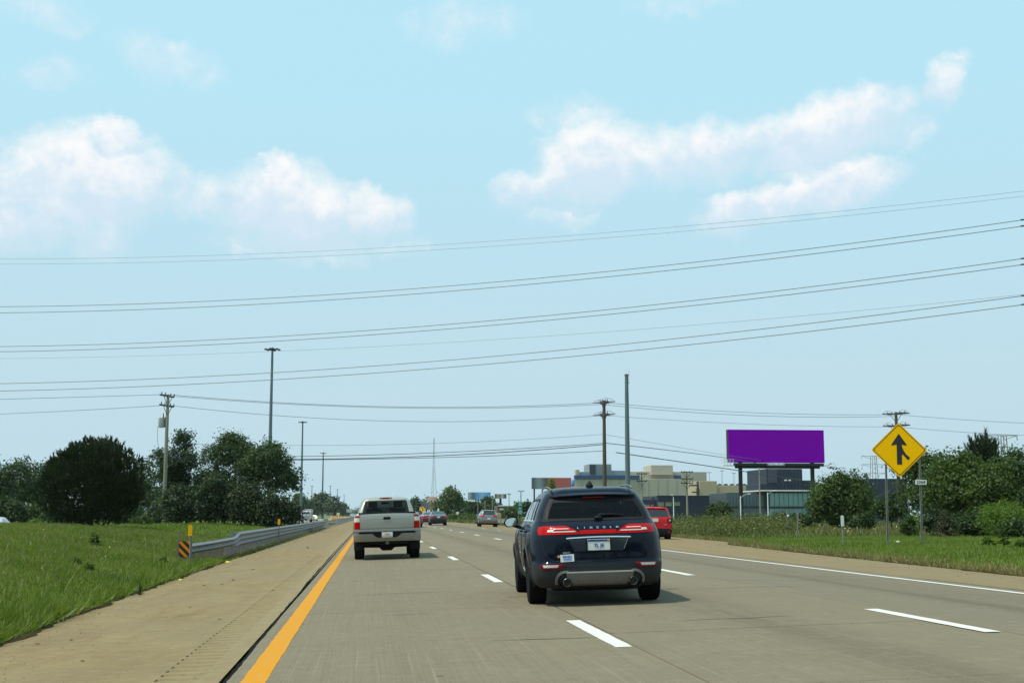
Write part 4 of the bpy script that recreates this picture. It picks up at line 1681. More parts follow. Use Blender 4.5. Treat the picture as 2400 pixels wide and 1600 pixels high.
INSU = pm('insulator_grey', (.09, .09, .10), .5, var=.1)

# --- guardrail: beam panels on posts
def grx(y):
    return interp(y, [37, 41, 46, 140], [-5.02, -4.78, -4.62, -4.66])


def gtop(y):
    return interp(y, [37, 45.5, 47.0, 140], [.60, .66, .81, .84]) + zroad(-4.5)


def gdep(y):
    return interp(y, [37, 45.5, 47.0, 140], [.29, .29, .50, .50])


gr = thing('guardrail', 'galvanised steel guardrail along the grassy median from striped marker to concrete block', 'guardrail')
ycut = [37.0, 40.8, 45.2, 47.3] + [47.3 + 3.81 * k for k in range(1, 25)]
for a, b in zip(ycut[:-1], ycut[1:]):
    m = MB()
    rows = []
    n = 6
    for k in range(n + 1):
        y = a - .04 + (b - a + .08) * k / n
        d, t, x = gdep(y), gtop(y), grx(y) + .004 * ((ycut.index(a)) % 2)
        thr = min(1, max(0, (y - 45.5) / 1.5))
        row = []
        for q in range(25):
            u = q / 24
            waves = 2 + thr
            off = .04 + .04 * -math.cos(u * waves * 6.28318)
            row.append((x + off, y, t - d * u))
        rows.append(row)
    m.grid(rows)
    m.build('rail_panel', GALV, gr, smooth=60)
y = 37.4
k = 0
while y < 139:
    t = gtop(y)
    x = grx(y)
    wood = y < 44.5
    m = MB()
    g0 = gz(x - .1, y) - .05
    m.box((x - .20, y, (g0 + t - .02) / 2), (.16 if wood else .10, .18 if wood else .15, t - .02 - g0))
    m.box((x - .06, y, t - gdep(y) / 2), (.14, .14, gdep(y) * .8))
    m.build('post', WOODP if wood else GALVD, gr)
    y += 1.3 if wood else (.95 if y < 80 else 1.9)
for yy_, nm in ((56.3, 'a'), (66.0, 'b')):
    m = MB()
    m.bbox((grx(yy_) + .05, yy_, gtop(yy_) - .22), (.02, .10, .09), .005)
    m.build('amber_reflector', ORAN, gr)
# concrete end block and the barrier after it
m = MB()
m.prism([(-.55, -.3), (.35, -.3), (.28, .15), (.16, .35), (.12, 1.0), (-.30, 1.0), (-.55, .2)], 2.6, lambda a, b, d: (-4.6 + a, 141.0 + d, zroad(-4.6) + b))
tag(m.build('barrier_block', CONCB), 'tan concrete end block where the guardrail stops', 'barrier')
g2 = thing('guardrail', 'lower steel guardrail past the concrete end block', 'guardrail')
for a in range(8):
    m = MB()
    rows = []
    for k in range(7):
        y = 143.6 + (a + k / 6) * 6
        x = -4.72 + .2 * math.sin((y - 143) / 48 * 3.14)
        t = .52 + zroad(-4.6) + .15 * ((y - 167) / 24) ** 2
        rows.append([(x + .04 - .04 * math.cos(q / 16 * 12.566), y, t - .30 * q / 16) for q in range(17)])
    m.grid(rows)
    m.build('rail_panel', GALV, g2, smooth=60)
    m = MB()
    m.box((-4.95, 145 + a * 6, .15), (.12, .15, .9))
    m.build('post', GALVD, g2)
m = MB()
m.prism([(-.3, -.2), (.3, -.2), (.26, .1), (.12, .3), (.10, .85), (-.10, .85), (-.12, .3), (-.26, .1)], 400, lambda a, b, d: (-4.9 + a, 195 + d, zroad(-4.9) + b))
tag(m.build('median_barrier', CONCB), 'long concrete median barrier running away in the distance', 'barrier')

# --- striped object marker and amber delineator at the rail end
c = P(432.5, 1286, 36.4)
mk = thing('object_marker', 'black and orange striped marker board at the guardrail end', 'road sign', (c.x, 36.4, gz(c.x, 36.4)))
zc = c.z - mk.location.z
W_, H_ = .31, .44
m = MB()
m.bbox((0, 0, zc), (W_, .012, H_), .006)
bd = m.build('board', BLKS, mk)
for k in range(4):
    o = -.42 + .22 * k
    poly = []
    # stripe falling to the right: region o <= z' - (-x') < o + .1 clipped to the board
    pts = []
    for (x, z) in [(-W_ / 2 + .008, 0), (W_ / 2 - .008, 0)]:
        pts.append((x, -x * 1.0 + o))
    band = .10
    quad = [(pts[0][0], pts[0][1]), (pts[1][0], pts[1][1]), (pts[1][0], pts[1][1] + band), (pts[0][0], pts[0][1] + band)]
    # clip in z
    lo, hi = -H_ / 2 + .008, H_ / 2 - .008

    def clip(poly, val, keep):
        out = []
        for i in range(len(poly)):
            a, b = poly[i], poly[(i + 1) % len(poly)]
            ia, ib = keep(a[1]), keep(b[1])
            if ia:
                out.append(a)
            if ia != ib:
                t = (val - a[1]) / (b[1] - a[1])
                out.append((a[0] + (b[0] - a[0]) * t, val))
        return out
    quad = clip(quad, lo, lambda z: z >= lo)
    quad = clip(quad, hi, lambda z: z <= hi) if quad else quad
    if len(quad) >= 3:
        m = MB()
        m.prism(quad, .003, lambda a, b, d: (a, -.0065 - d, zc + b))
        m.build('stripe', ORAN, bd)
m = MB()
m.box((-.18, .03, zc - .10), (.05, .04, H_ + .62))
m.box((.17, .05, zc - .10), (.05, .04, H_ + .5))
m.build('post', WOODP, mk)


def delineator(px, ytop, ybot, Y, cap, capm, label, wd=.09, postm=None, lean=0.0, caplen=.24, px_top=None):
    a = P(px, ybot, Y)
    b = P(px if px_top is None else px_top, ytop, Y)
    t = thing('delineator_post', label, 'delineator', (a.x, Y, gz(a.x, Y)))
    o = t.location
    h = b.z - o.z
    dx = b.x - a.x
    m = MB()
    zt = h - (caplen if cap else 0)
    m.tube([(0, 0, -.1), (dx * zt / h, 0, zt + .02)], .022, 6)
    m.box((dx * zt / h / 2, .012, zt / 2), (.055, .006, zt))
    m.build('post', postm or GALVD, t)
    if cap:
        m = MB()
        n = 10
        pr = [(wd / 2 * math.cos(math.pi * k / n), caplen / 2 - wd / 2 + wd / 2 * math.sin(math.pi * k / n)) for k in range(n + 1)] + [(-wd / 2, -caplen / 2), (wd / 2, -caplen / 2)]
        m.prism(pr, .02, lambda p, q, d: (dx * (h - caplen / 2) / h + p, -.02 - d, h - caplen / 2 + q))
        m.build('reflector_cap', capm, t)
    return t


delineator(446, 1229, 1316, 36.2, 1, AMBR, 'tall amber capped delineator post beside the striped marker board', .11, caplen=.30)
delineator(654, 1215, 1240, 66, 1, AMBR, 'small amber delineator behind the middle of the guardrail', .13, caplen=.28)
delineator(735.5, 1209, 1224, 95, 1, AMBR, 'small amber delineator near the concrete end block', .14, caplen=.24)
delineator(1977, 1207, 1284, 42.0, 1, WHTS, 'white capped delineator post on the right verge', .105, caplen=.36, px_top=1973)
delineator(1867, 1196, 1267, 55.0, 0, None, 'bare leaning steel post on the right verge', postm=GALV, px_top=1871)


# --- merge signs
def merge_sign(X, Y, zc, diag, label, plaque=None, posts=(-.55, .55), tilt=0.0):
    g0 = gz(X, Y)
    t = thing('merge_sign', label, 'road sign', (X, Y, g0))
    z = zc - g0
    hd = diag / 2
    rr = diag * .035

    def dia(h):
        pts = []
        for k in range(4):
            a = math.pi / 2 * k
            cx_, cz_ = math.cos(a) * (h - rr * 1.414), math.sin(a) * (h - rr * 1.414)
            for q in range(5):
                b = a - math.pi / 4 + math.pi / 2 * q / 4
                pts.append((cx_ + rr * math.cos(b), cz_ + rr * math.sin(b)))
        return pts
    fr = lambda off: (lambda a, b, d: (a, -off - d, z + b))
    m = MB()
    m.prism(dia(hd), .006, fr(0))
    bd = m.build('sign_board', YELS, t)
    m = MB()
    o_, i_ = dia(hd * .945), dia(hd * .91)
    n = len(o_)
    m.add([(a, -.009, z + b) for a, b in o_] + [(a, -.009, z + b) for a, b in i_], [(k, (k + 1) % n, (k + 1) % n + n, k + n) for k in range(n)])
    m.build('border', BLKS, bd)
    s_ = diag / 2.0
    m = MB()
    off = .0095
    shaft = [(-.085, -.53), (.10, -.53), (.10, -.16), (.10, .17), (-.085, .17)]
    head = [(0.0, .60), (-.27, .17), (-.20, .16), (-.085, .20), (.09, .20), (.20, .16), (.27, .17)]
    for poly in ([(-.085, -.53), (.095, -.53), (.095, .20), (-.085, .20)], [(0.0, .60), (-.27, .20), (-.255, .155), (-.085, .20), (.095, .20), (.255, .155), (.27, .20)]):
        m.add([(a * s_, -off, z + b * s_) for a, b in poly], [tuple(range(len(poly)))])
    cv = [(.10, .18), (.125, .06), (.18, -.07), (.26, -.20), (.335, -.29)]
    out = [(.10, .0 - .17), (.13, -.17), (.19, -.25), (.29, -.36)]
    rows = [[(.095, .19), (.095, -.16)], [(.12, .08), (.11, -.155)], [(.16, -.02), (.15, -.19)], [(.24, -.15), (.21, -.265)], [(.385, -.285), (.305, -.375)]]
    m.grid([[(a * s_, -off - .0004, z + b * s_) for a, b in r] for r in rows])
    m.build('arrow', BLKS, bd)
    for dx in posts:
        m = MB()
        xx = dx
        ht = z + hd - abs(dx) - .02
        m.box((xx - .025, .03, ht / 2 - .1), (.012, .05, ht + .2))
        m.box((xx + .025, .03, ht / 2 - .1), (.012, .05, ht + .2))
        m.box((xx, .052, ht / 2 - .1), (.062, .012, ht + .2))
        m.build('post', GALVD, t)
    if plaque:
        zp = plaque - g0
        m = MB()
        m.bbox((posts[1] + .01, -.012, zp), (.36, .006, .155), .002)
        pq = m.build('number_plaque', WHTS, t)
        lettering('2068', .145, BLKS, pq, (posts[1] + .01, -.017, zp), bold=.002)
    t.rotation_euler = (0, R(tilt), R(-14))
    return t


c = P(2104, 1054, 41.0)
ms = merge_sign(c.x, 41.0, c.z, 133 / F * 41, 'large yellow merge warning sign with a black arrow on two posts', P(2149, 1129, 41).z, (-.43, .66), .8)
c = P(990.5, 1193, 270)
merge_sign(c.x, 270, c.z, 1.35, 'tiny far yellow merge sign above the dark grey sedan', None, (-.3, .3))


# ---------------------------------------------------------------- poles and masts
def utility_pole(X, Y, ztop, arms, label, mat, r=.17, transformer=False, strain=False, rz=0.0, arm_len=2.4):
    g0 = gz(X, Y)
    t = thing('utility_pole', label, 'utility pole', (X, Y, g0), rz)
    h = ztop - g0
    m = MB()
    m.tube([(0, 0, -.2), (0, 0, h * .5), (0, 0, h)], [r, r * .85, r * .65], 12)
    m.build('pole', mat, t, smooth=60)
    for za in arms:
        z = za - g0
        m = MB()
        m.box((0, -.17, z), (.13, arm_len, .13))
        ar = m.build('crossarm', DARKM, t)
        for sd in (-1, 1):
            m = MB()
            m.tube([(0, sd * arm_len * .30, z - .05), (0, sd * .1, z - .75)], .03, 5)
            m.build('brace', DARKM, ar)
        for k in (-.46, -.2, .2, .46):
            if strain:
                for sd in (-1, 1):
                    m = MB()
                    for q in range(5):
                        m.lathe([(.02, 0), (.075, .02), (.03, .06), (.02, .1)], (sd * (.15 + q * .14), k * arm_len, z + .06), 'X', 8)
                    m.build('insulator', INSU, ar)
            m = MB()
            m.lathe([(.03, .05), (.05, .1), (.06, .16), (.03, .2), (.055, .24), (.02, .3)], (0, k * arm_len, z), 'Z', 8)
            m.build('insulator', INSU, ar)
        if strain:
            m = MB()
            for k in (-.4, .4):
                m.tube(smoothline([(-.85, k * arm_len, z + .06), (-.45, k * arm_len, z + .30), (0, k * arm_len, z + .38), (.45, k * arm_len, z + .28), (.85, k * arm_len, z + .06)], 4), .015, 4)
            m.build('jumper_cable', DARKM, ar)
    if transformer:
        z = h - 2.9
        m = MB()
        m.lathe([(.05, -.02), (.24, 0), (.26, .1), (.26, .75), (.24, .85), (.05, .9)], (-.52, -.1, z), 'Z', 16)
        tr = m.build('transformer', pm('transformer_grey', (.42, .42, .38), .5, var=.1), t, smooth=50)
        m = MB()
        m.tube([(-.30, 0, z + .5), (-.02, 0, z + .5)], .05, 6)
        m.box((-.16, 0, z + .45), (.12, .2, .9))
        m.lathe([(.05, 0), (.06, .1), (.035, .3), (.05, .4)], (-.32, -.1, z + .85), 'Z', 8)
        m.build('bracket', DARKM, tr)
        m = MB()
        m.tube(smoothline([(-.7, -.1, z + .8), (-.85, -.1, z - .4), (-.75, -.1, z - 1.4), (-.5, 0, z - 2.2), (-.12, 0, z - 2.5)], 5), .016, 5)
        m.build('drop_cable', DARKM, tr)
    return t


def zat(px, py, Y):
    return P(px, py, Y).z


p1 = P(383, 1230, 115)
p2 = P(1418, 1200, 120)
p3 = P(2110, 1225, 128)
UP1 = utility_pole(p1.x, 115, zat(392, 924, 115), [zat(392, 928, 115), zat(391, 951, 115)], 'pale green wooden utility pole with transformer in the grassy median', GREENP, .19, True, rz=R(-20))
UP2 = utility_pole(p2.x, 120, zat(1415, 938, 120), [zat(1415, 944, 120), zat(1416, 973, 120)], 'tall brown utility pole with strain insulators behind the dark SUV', BROWNP, .22, False, True, rz=R(8), arm_len=2.2)
UP3 = utility_pole(p3.x, 128, zat(2103, 965, 128), [zat(2103, 970, 128), zat(2103, 998, 128)], 'brown utility pole standing behind the large yellow merge sign', BROWNP, .22, False, True, rz=R(30), arm_len=2.4)


def wire(label, pts, r, group, sagk=None, mat=None, cat='overhead wire'):
    """a hanging wire through three points (a parabola), given as points in space"""
    a, b, c = (Vector(p) for p in pts)
    L = (c - a).length
    tm = (b - a).length / ((b - a).length + (c - b).length)
    m = MB()
    out = []
    for k in range(41):
        t = k / 40
        la = (t - tm) * (t - 1) / ((0 - tm) * (0 - 1))
        lb = t * (t - 1) / (tm * (tm - 1))
        lc = t * (t - tm) / (1 - tm)
        out.append(a * la + b * lb + c * lc)
    m.tube(out, r, 5)
    o = m.build('overhead_wire', mat or WIRE, None, smooth=80)
    tag(o, label, cat, group)
    return o


WIRE = pm('wire_dark', (.05, .055, .06), .6, metal=.3, var=.05)
WIREL = pm('wire_grey', (.16, .17, .18), .5, metal=.4, var=.05)
PG = 'wires between the wooden utility poles'
for nm, ya, ym, yb, r, x_m in (('uppermost of the wires strung between the two wooden poles', 924, 952, 943, .022, 1200), ('second wire from the top strung between the two wooden poles', 927, 955, 947, .018, 1200), ('wire on the lower crossarms strung between the two wooden poles', 949, 985, 973, .020, 1200),
                               ('thin single wire under the lower crossarms of the two wooden poles', 1038, 1031, 1017, .014, 1200), ('top cable of the dark bundle low between the two wooden poles', 1070, 1052, 1038, .026, 1200), ('thick middle cable of the bundle low between the two wooden poles', 1073, 1058, 1041, .034, 1200),
                               ('lowest cable of the bundle between the two wooden poles', 1077, 1066, 1056, .024, 1200)):
    wire(nm, (P(392, ya, 115), P(x_m, ym, 118.9), P(1416, yb, 120)), r, PG, mat=WIRE if r > .022 else WIREL)
for nm, pts, r in (('upper wire leaving the pale green pole to the picture edge', ((392, 924, 115), (190, 930, 113.5), (-60, 937, 112)), .020), ('lower wire leaving the pale green pole to the picture edge', ((392, 949, 115), (190, 961, 113.5), (-60, 972, 112)), .018),
                   ('dark cable pair running from the pale green pole behind the round pine', ((385, 1071, 115), (200, 1080, 113.5), (-60, 1094, 112)), .032)):
    wire(nm, tuple(P(*p) for p in pts), r, PG, mat=WIRE if r > .022 else WIREL)
for nm, pts, r in (('upper wire from the brown pole to the pole behind the merge sign', ((1416, 943, 120), (1750, 966, 124), (2100, 971, 128)), .020), ('second wire from the brown pole to the pole behind the merge sign', ((1416, 948, 120), (1750, 973, 124), (2100, 975, 128)), .020),
                   ('lower crossarm wire from the brown pole to the pole behind the merge sign', ((1416, 973, 120), (1750, 993, 124), (2100, 1000, 128)), .016),
                   ('cable falling from the brown pole behind the top of the purple billboard', ((1420, 1038, 120), (1610, 1060, 135), (1790, 1090, 172)), .034), ('thin wire falling from the brown pole towards the purple billboard', ((1420, 1018, 120), (1610, 1051, 135), (1790, 1078, 172)), .016),
                   ('thick cable falling from the brown pole under the purple billboard', ((1444, 1060, 120), (1650, 1090, 132), (1930, 1134, 160)), .045),
                   ('upper wire from the pole behind the merge sign to the picture edge', ((2103, 971, 128), (2270, 984, 130), (2450, 993, 132)), .020), ('lower wire from the pole behind the merge sign to the picture edge', ((2103, 1000, 128), (2270, 1013, 130), (2450, 1022, 132)), .020)):
    wire(nm, tuple(P(*p) for p in pts), r, PG, mat=WIRE if r > .022 else WIREL)

# --- high-voltage line crossing the whole view, on a steel tower standing just outside the frame to the right
TG = 'high voltage conductors crossing the sky'


def hv(px, py, off):
    """point on the vertical plane of the line, off metres nearer"""
    a, b = ray(px, py)
    # plane through (38, 75) and (-30, 106): (x - 38) * 31 + (y - 75) * 68 = 0
    Y = (38 * 31 + (75 - off) * 68) / (a * 31 + 68)
    return Vector((a * Y, Y, EYE + b * Y))


HV = [('rear earth wire, the topmost thin line across the sky', 607, 562, 449, .010, 0), ('front earth wire, the second thin line across the sky', 619, 574, 461, .010, 0),
      ('upper cable of the highest thick pair across the sky', 718.6, 657.5, 516.5, .024, 0), ('lower cable of the highest thick pair across the sky', 733, 670, 531, .024, 3),
      ('upper cable of the middle thick pair across the sky', 812, 747, 607, .024, 0), ('lower cable of the middle thick pair across the sky', 824, 758, 621, .024, 3),
      ('faint thin line between the middle and lowest thick pairs', 840, 793, 691, .009, 0),
      ('upper cable of the lowest thick pair across the sky', 898.6, 831, 694, .024, 0), ('lower cable of the lowest thick pair across the sky', 916, 848, 714.7, .024, 3)]
ends = []
for nm, ya, ym, yb, r, off in HV:
    a, b, c = hv(0, ya, off), hv(1200, ym, off), hv(2390, yb, off)
    # carry the same parabola on past both edges of the picture
    u = lambda p: (p - a).dot((c - a).normalized())
    xs_ = [0, u(b), u(c)]
    co = np.polyfit(xs_, [a.z, b.z, c.z], 2)
    d = (c - a)
    d.z = 0
    d.normalize()
    pt = lambda s_: Vector((a.x + d.x * s_, a.y + d.y * s_, float(np.polyval(co, s_))))
    L = u(c) / 1.0
    m = MB()
    m.tube([pt(s_) for s_ in np.linspace(-45, (c - a).length + .35, 70)], r, 5)
    o = m.build('overhead_wire', WIREL, None, smooth=80)
    tag(o, 'thin ' * 0 + nm, 'overhead wire', TG)
    ends.append((pt((c - a).length + .35), off))
tw = ends[3][0]
tow = thing('steel_tower', 'steel power line tower whose insulators reach into the right edge of the sky', 'pylon', (tw.x + 2.4, tw.y - 1, 0))
m = MB()
o = tow.location
m.tube([(0, 0, -.3), (0, 0, 24)], [.55, .25], 12)
m.build('shaft', GALV, tow, smooth=60)
for k, (e, off) in enumerate(ends):
    rel = Vector(e) - Vector(o)
    m = MB()
    if k in (2, 3, 4, 5, 7, 8):
        m.tube([(0, 0, rel.z - .9), (rel.x * .75, rel.y * .75, rel.z - 1.05)], [.12, .06], 8)
        ar = m.build('arm', GALV, tow)
        m = MB()
        q0, q1 = Vector((rel.x * .75, rel.y * .75, rel.z - 1.0)), Vector((rel.x - .1, rel.y, rel.z - .02))
        n_ = 7
        for i in range(n_):
            p_ = q0.lerp(q1, i / (n_ - 1))
            m.lathe([(.02, -.05), (.08, -.02), (.03, .03), (.02, .06)], tuple(p_), 'Z', 8)
        m.tube([q0, q1], .02, 5)
        m.tube([q1 - Vector((.25, 0, .02)), q1 + Vector((.2, 0, .03))], .05, 6)
        m.build('insulator', DARKM, ar)
    else:
        m.tube([(0, 0, rel.z - .2), (rel.x, rel.y, rel.z)], [.06, .03], 6)
        m.build('earth_wire_arm', GALV, tow)


# --- tall lighting masts in the median
def mast(px_top, ytop, px_base, Y, label, rad=.28, head=1.5):
    a = P(px_base, 1200, Y)
    zt = P(px_top, ytop, Y).z
    g0 = gz(a.x, Y)
    t = thing('light_mast', label, 'light mast', (a.x, Y, g0), 0, 'tall lighting masts along the median')
    h = zt - g0
    m = MB()
    m.tube([(0, 0, -.2), (0, 0, h * .5), (0, 0, h)], [rad, rad * .8, rad * .5], 10)
    m.build('mast_pole', MASTM, t, smooth=60)
    m = MB()
    m.lathe([(.1, -.5), (.45, -.45), (.5, -.2), (.2, 0), (.05, .15)], (0, 0, h), 'Z', 12)
    m.lathe([(head * .62, -.28), (head * .66, -.26), (head * .66, -.2), (head * .62, -.18)], (0, 0, h), 'Z', 16)
    rg_ = m.build('lamp_ring', DARKM, t)
    for k in range(6):
        b = 6.28318 * (k + .25) / 6
        m = MB()
        cx_, cy_ = math.cos(b), math.sin(b)
        m.tube([(0, 0, h - .22), (cx_ * head * .8, cy_ * head * .8, h - .25)], .04, 5)
        m.lathe([(.10, .10), (.25, .02), (.30, -.12), (.22, -.2)], (cx_ * head, cy_ * head, h - .22), 'Z', 10)
        m.build('luminaire', DARKM, rg_)
    return t


mast(637, 815, 629, 225, 'tallest lighting mast rising behind the tree clump', .38, 1.15)
mast(707, 987, 705, 400, 'lighting mast just right of the tree clump', .42, 1.1)
mast(757, 1060, 755, 610, 'third lighting mast, right of the tree clump', .5, 1.25)
mast(730, 1138, 730, 1250, 'faint far mast between the two nearer masts', .6, 1.6)
mast(773, 1138, 773, 1250, 'faint far mast just right of the third mast', .6, 1.6)
mast(790.5, 1146, 790, 1400, 'fainter far mast beside the far treetops', .6, 1.6)
mast(806, 1158, 806, 1700, 'faintest mast near the vanishing point', .6, 1.6)
# bare steel pole on the right
a = P(1472, 1180, 108)
t = thing('steel_pole', 'bare blue grey steel pole with a flat cap behind the dark SUV', 'pole', (a.x, 108, gz(a.x, 108)))
h = P(1470, 879, 108).z - t.location.z
m = MB()
m.tube([(0, 0, -.2), (0, 0, h * .5), (0, 0, h)], [.24, .205, .15], 14)
m.build('pole_shaft', MASTM, t, smooth=60)
m = MB()
m.lathe([(.16, -.02), (.21, .0), (.21, .05), (.06, .12), (.02, .16)], (0, 0, h), 'Z', 12)
m.box((.16, 0, h - .68), (.12, .1, .06))
m.build('pole_cap', WOODP, t)
m = MB()
m.tube([(.20, 0, h - .7), (.22, 0, h + .45)], .010, 5)
m.build('antenna_rod', DARKM, t)


def small_pole(px, ytop, Y, arms, label, wd=2.2, r=.14, mat=None):
    a = P(px, 1200, Y)
    g0 = gz(a.x, Y)
    zt = P(px, ytop, Y).z
    t = thing('utility_pole', label, 'utility pole', (a.x, Y, g0))
    m = MB()
    m.tube([(0, 0, -.2), (0, 0, zt - g0)], [r, r * .7], 8)
    m.build('pole', mat or BROWNP, t, smooth=60)
    for yy_ in arms:
        m = MB()
        z = P(px, yy_, Y).z - g0
        m.box((0, -r - .02, z), (wd, .12, .12))
        for k in (-.45, -.2, .2, .45):
            m.lathe([(.03, .05), (.07, .12), (.02, .26)], (k * wd, -r - .02, z), 'Z', 6)
        if len(arms) > 1:
            m.tube([(-wd * .4, -r, z), (0, -r, z - .8)], .03, 4)
            m.tube([(wd * .4, -r, z), (0, -r, z - .8)], .03, 4)
        m.build('crossarm', DARKM, t)
    return t


small_pole(1505, 1104, 190, [1110, 1127], 'utility pole with two arms before the tan building', 1.6, .13, GREENP)
small_pole(1611, 1104, 185, [1106, 1122, 1132], 'utility pole with three arms before the dark blue building', 1.8, .15, GREENP)
small_pole(1782, 1095, 150, [], 'slim wooden pole under the middle of the purple billboard', 1.6, .10, GREENP)
small_pole(1221, 1150, 300, [1151], 'T shaped utility pole above the green exit sign', 1.4, .13)
small_pole(1193, 1155, 330, [1158], 'utility pole just right of the green billboard', 1.1, .10)
small_pole(1120, 1171, 330, [1172], 'first of three bare poles before the dark trees', .9, .11, GREENP)
small_pole(1137, 1171, 330, [], 'second of three bare poles before the dark trees', .9, .11, GREENP)
small_pole(1154, 1163, 330, [1164], 'third of three bare poles before the dark trees', .8, .11, GREENP)
for px, yt, nm in ((1664, 1106, 'nearest the tan penthouse'), (1694, 1102, 'in the middle of the thin row'), (1722, 1108, 'beside the billboard leg')):
    small_pole(px, yt, 420, [yt + 1], 'thin far pole ' + nm, 1.2, .09, DARKM)


def street_lamp(px, ytop, ybase, Y, label, arm=1):
    a = P(px, ybase, Y)
    g0 = gz(a.x, Y)
    t = thing('street_lamp', label, 'street lamp', (a.x, Y, g0))
    h = P(px, ytop, Y).z - g0
    m = MB()
    m.tube([(0, 0, -.2), (0, 0, h)], [.075, .06], 8)
    m.build('lamp_post', WHTS, t, smooth=60)
    m = MB()
    m.tube(smoothline([(0, 0, h - .25), (.4 * arm, 0, h + .1), (.9 * arm, 0, h + .25)], 4), .016, 5)
    m.build('lamp_arm', WHTS, t)
    m = MB()
    m.bbox((1.0 * arm, 0, h + .25), (.35, .15, .08), .03)
    m.build('lamp_head', WHTS, t)


street_lamp(1737, 1162, 1235, 140, 'white street lamp in front of the left billboard leg')
street_lamp(1801, 1154, 1227, 150, 'white street lamp before the glass building')
street_lamp(1579, 1164, 1200, 170, 'white lamp post before the dark blue building', -.2)


# ---------------------------------------------------------------- billboards
PURP = pm('billboard_purple', (.245, .0, .43), .9, var=.015, scale=.4, spec=.0)
BBLK = pm('billboard_black', (.012, .011, .013), .6, var=.1)


def billboard(px0, px1, y0, y1, Y, label, skin_, posts, postr, thick=.9, under=0.0, name='billboard'):
    a, b = P(px0, y1, Y), P(px1, y0, Y)
    cx_, cz_ = (a.x + b.x) / 2, (a.z + b.z) / 2
    W, Hh = b.x - a.x, b.z - a.z
    g0 = gz(cx_, Y)
    t = thing(name, label, 'billboard', (cx_, Y, g0))
    z = cz_ - g0
    m = MB()
    m.box((0, .1 + thick / 2, z), (W, thick, Hh))
    m.build('frame', BBLK, t)
    if callable(skin_):
        skin_(t, W, Hh, z)
    else:
        m = MB()
        m.bbox((0, .05, z), (W - .06, .09, Hh - .04), .02)
        m.build('display_panel', skin_, t)
    for px in posts:
        xx = P(px, 1150, Y + .6).x - cx_
        m = MB()
        m.box((xx, .55, (z - Hh / 2) / 2), (postr * 2, postr * 2, z - Hh / 2 + .2))
        m.build('post', BBLK, t)
    return t, W, Hh, z


bb, W, Hh, z = billboard(1708, 1931, 1007.5, 1083, 168, 'blank purple billboard on two dark legs', PURP, (1736, 1905), .22)
m = MB()
m.box((.2, -.55, z - Hh / 2 - .42), (W - .6, .9, .06))
m.box((.2, -.1, z - Hh / 2 - .30), (W - .8, .10, .42))
m.box((.2, .5, z - Hh / 2 - .62), (W - 1.6, .4, .30))
cw = m.build('catwalk', BBLK, bb)
m = MB()
x0 = -W / 2 - .9
for k in range(4):
    m.box((x0 + k * .42, -.9, z - Hh / 2 - .05), (.05, .05, .85))
    m.box((x0 + k * .42, .3, z - Hh / 2 - .05), (.05, .05, .85))
for zz in (-.42, -.05, .35):
    m.box((x0 + .65, -.9, z - Hh / 2 + zz), (1.4, .05, .05))
    m.box((x0 + .65, .3, z - Hh / 2 + zz), (1.4, .05, .05))
m.box((x0 + .65, -.3, z - Hh / 2 - .44), (1.5, 1.2, .06))
m.build('catwalk_railing', WHTS, cw)
for k in range(9):
    m = MB()
    xx = -W / 2 + .8 + k * (W - 1.6) / 8
    m.tube([(xx, 0, z - Hh / 2 - .40), (xx, -.95, z - Hh / 2 - .46)], .05, 5)
    m.build('catwalk_bracket', BBLK, cw)
xx = (P(1818, 1087, 168).x) - bb.location.x
m = MB()
m.bbox((xx, -.20, z - Hh / 2 - .27), (2.4, .06, .50), .02)
nt = m.build('name_plate', pm('plate_lilac', (.45, .38, .56), .5, var=.05), bb)
lettering('OUTFRONT', .50, pm('letter_white', (.9, .9, .9), .5, var=0), nt, (xx, -.24, z - Hh / 2 - .27), bold=.022, sx=.74)


def soft_panel(name, stops, axis=0, scale=1.0, seed=0.0, vary=.6):
    """a printed picture out of focus: soft patches of a few colours along the board"""
    m = bpy.data.materials.new(name)
    m.use_nodes = True
    t = NT(m.node_tree)
    b = m.node_tree.nodes['Principled BSDF']
    b.inputs['Roughness'].default_value = .5
    tcn = t.n('ShaderNodeTexCoord')
    sp = t.n('ShaderNodeSeparateXYZ')
    t.link(tcn.outputs['Generated'], sp.inputs[0])
    n = t.noise(tcn.outputs['Generated'], 3.0 * scale, 3, .5)
    f = t.m('ADD', sp.outputs[axis], t.m('MULTIPLY', t.m('SUBTRACT', n, .5), vary))
    rp = t.n('ShaderNodeValToRGB')
    rp.color_ramp.interpolation = 'EASE'
    while len(rp.color_ramp.elements) < len(stops):
        rp.color_ramp.elements.new(.5)
    for e_, (p_, c_) in zip(rp.color_ramp.elements, stops):
        e_.position = p_
        e_.color = tuple(c_) + (1,)
    t.link(f, rp.inputs[0])
    t.link(rp.outputs[0], b.inputs['Base Color'])
    return m


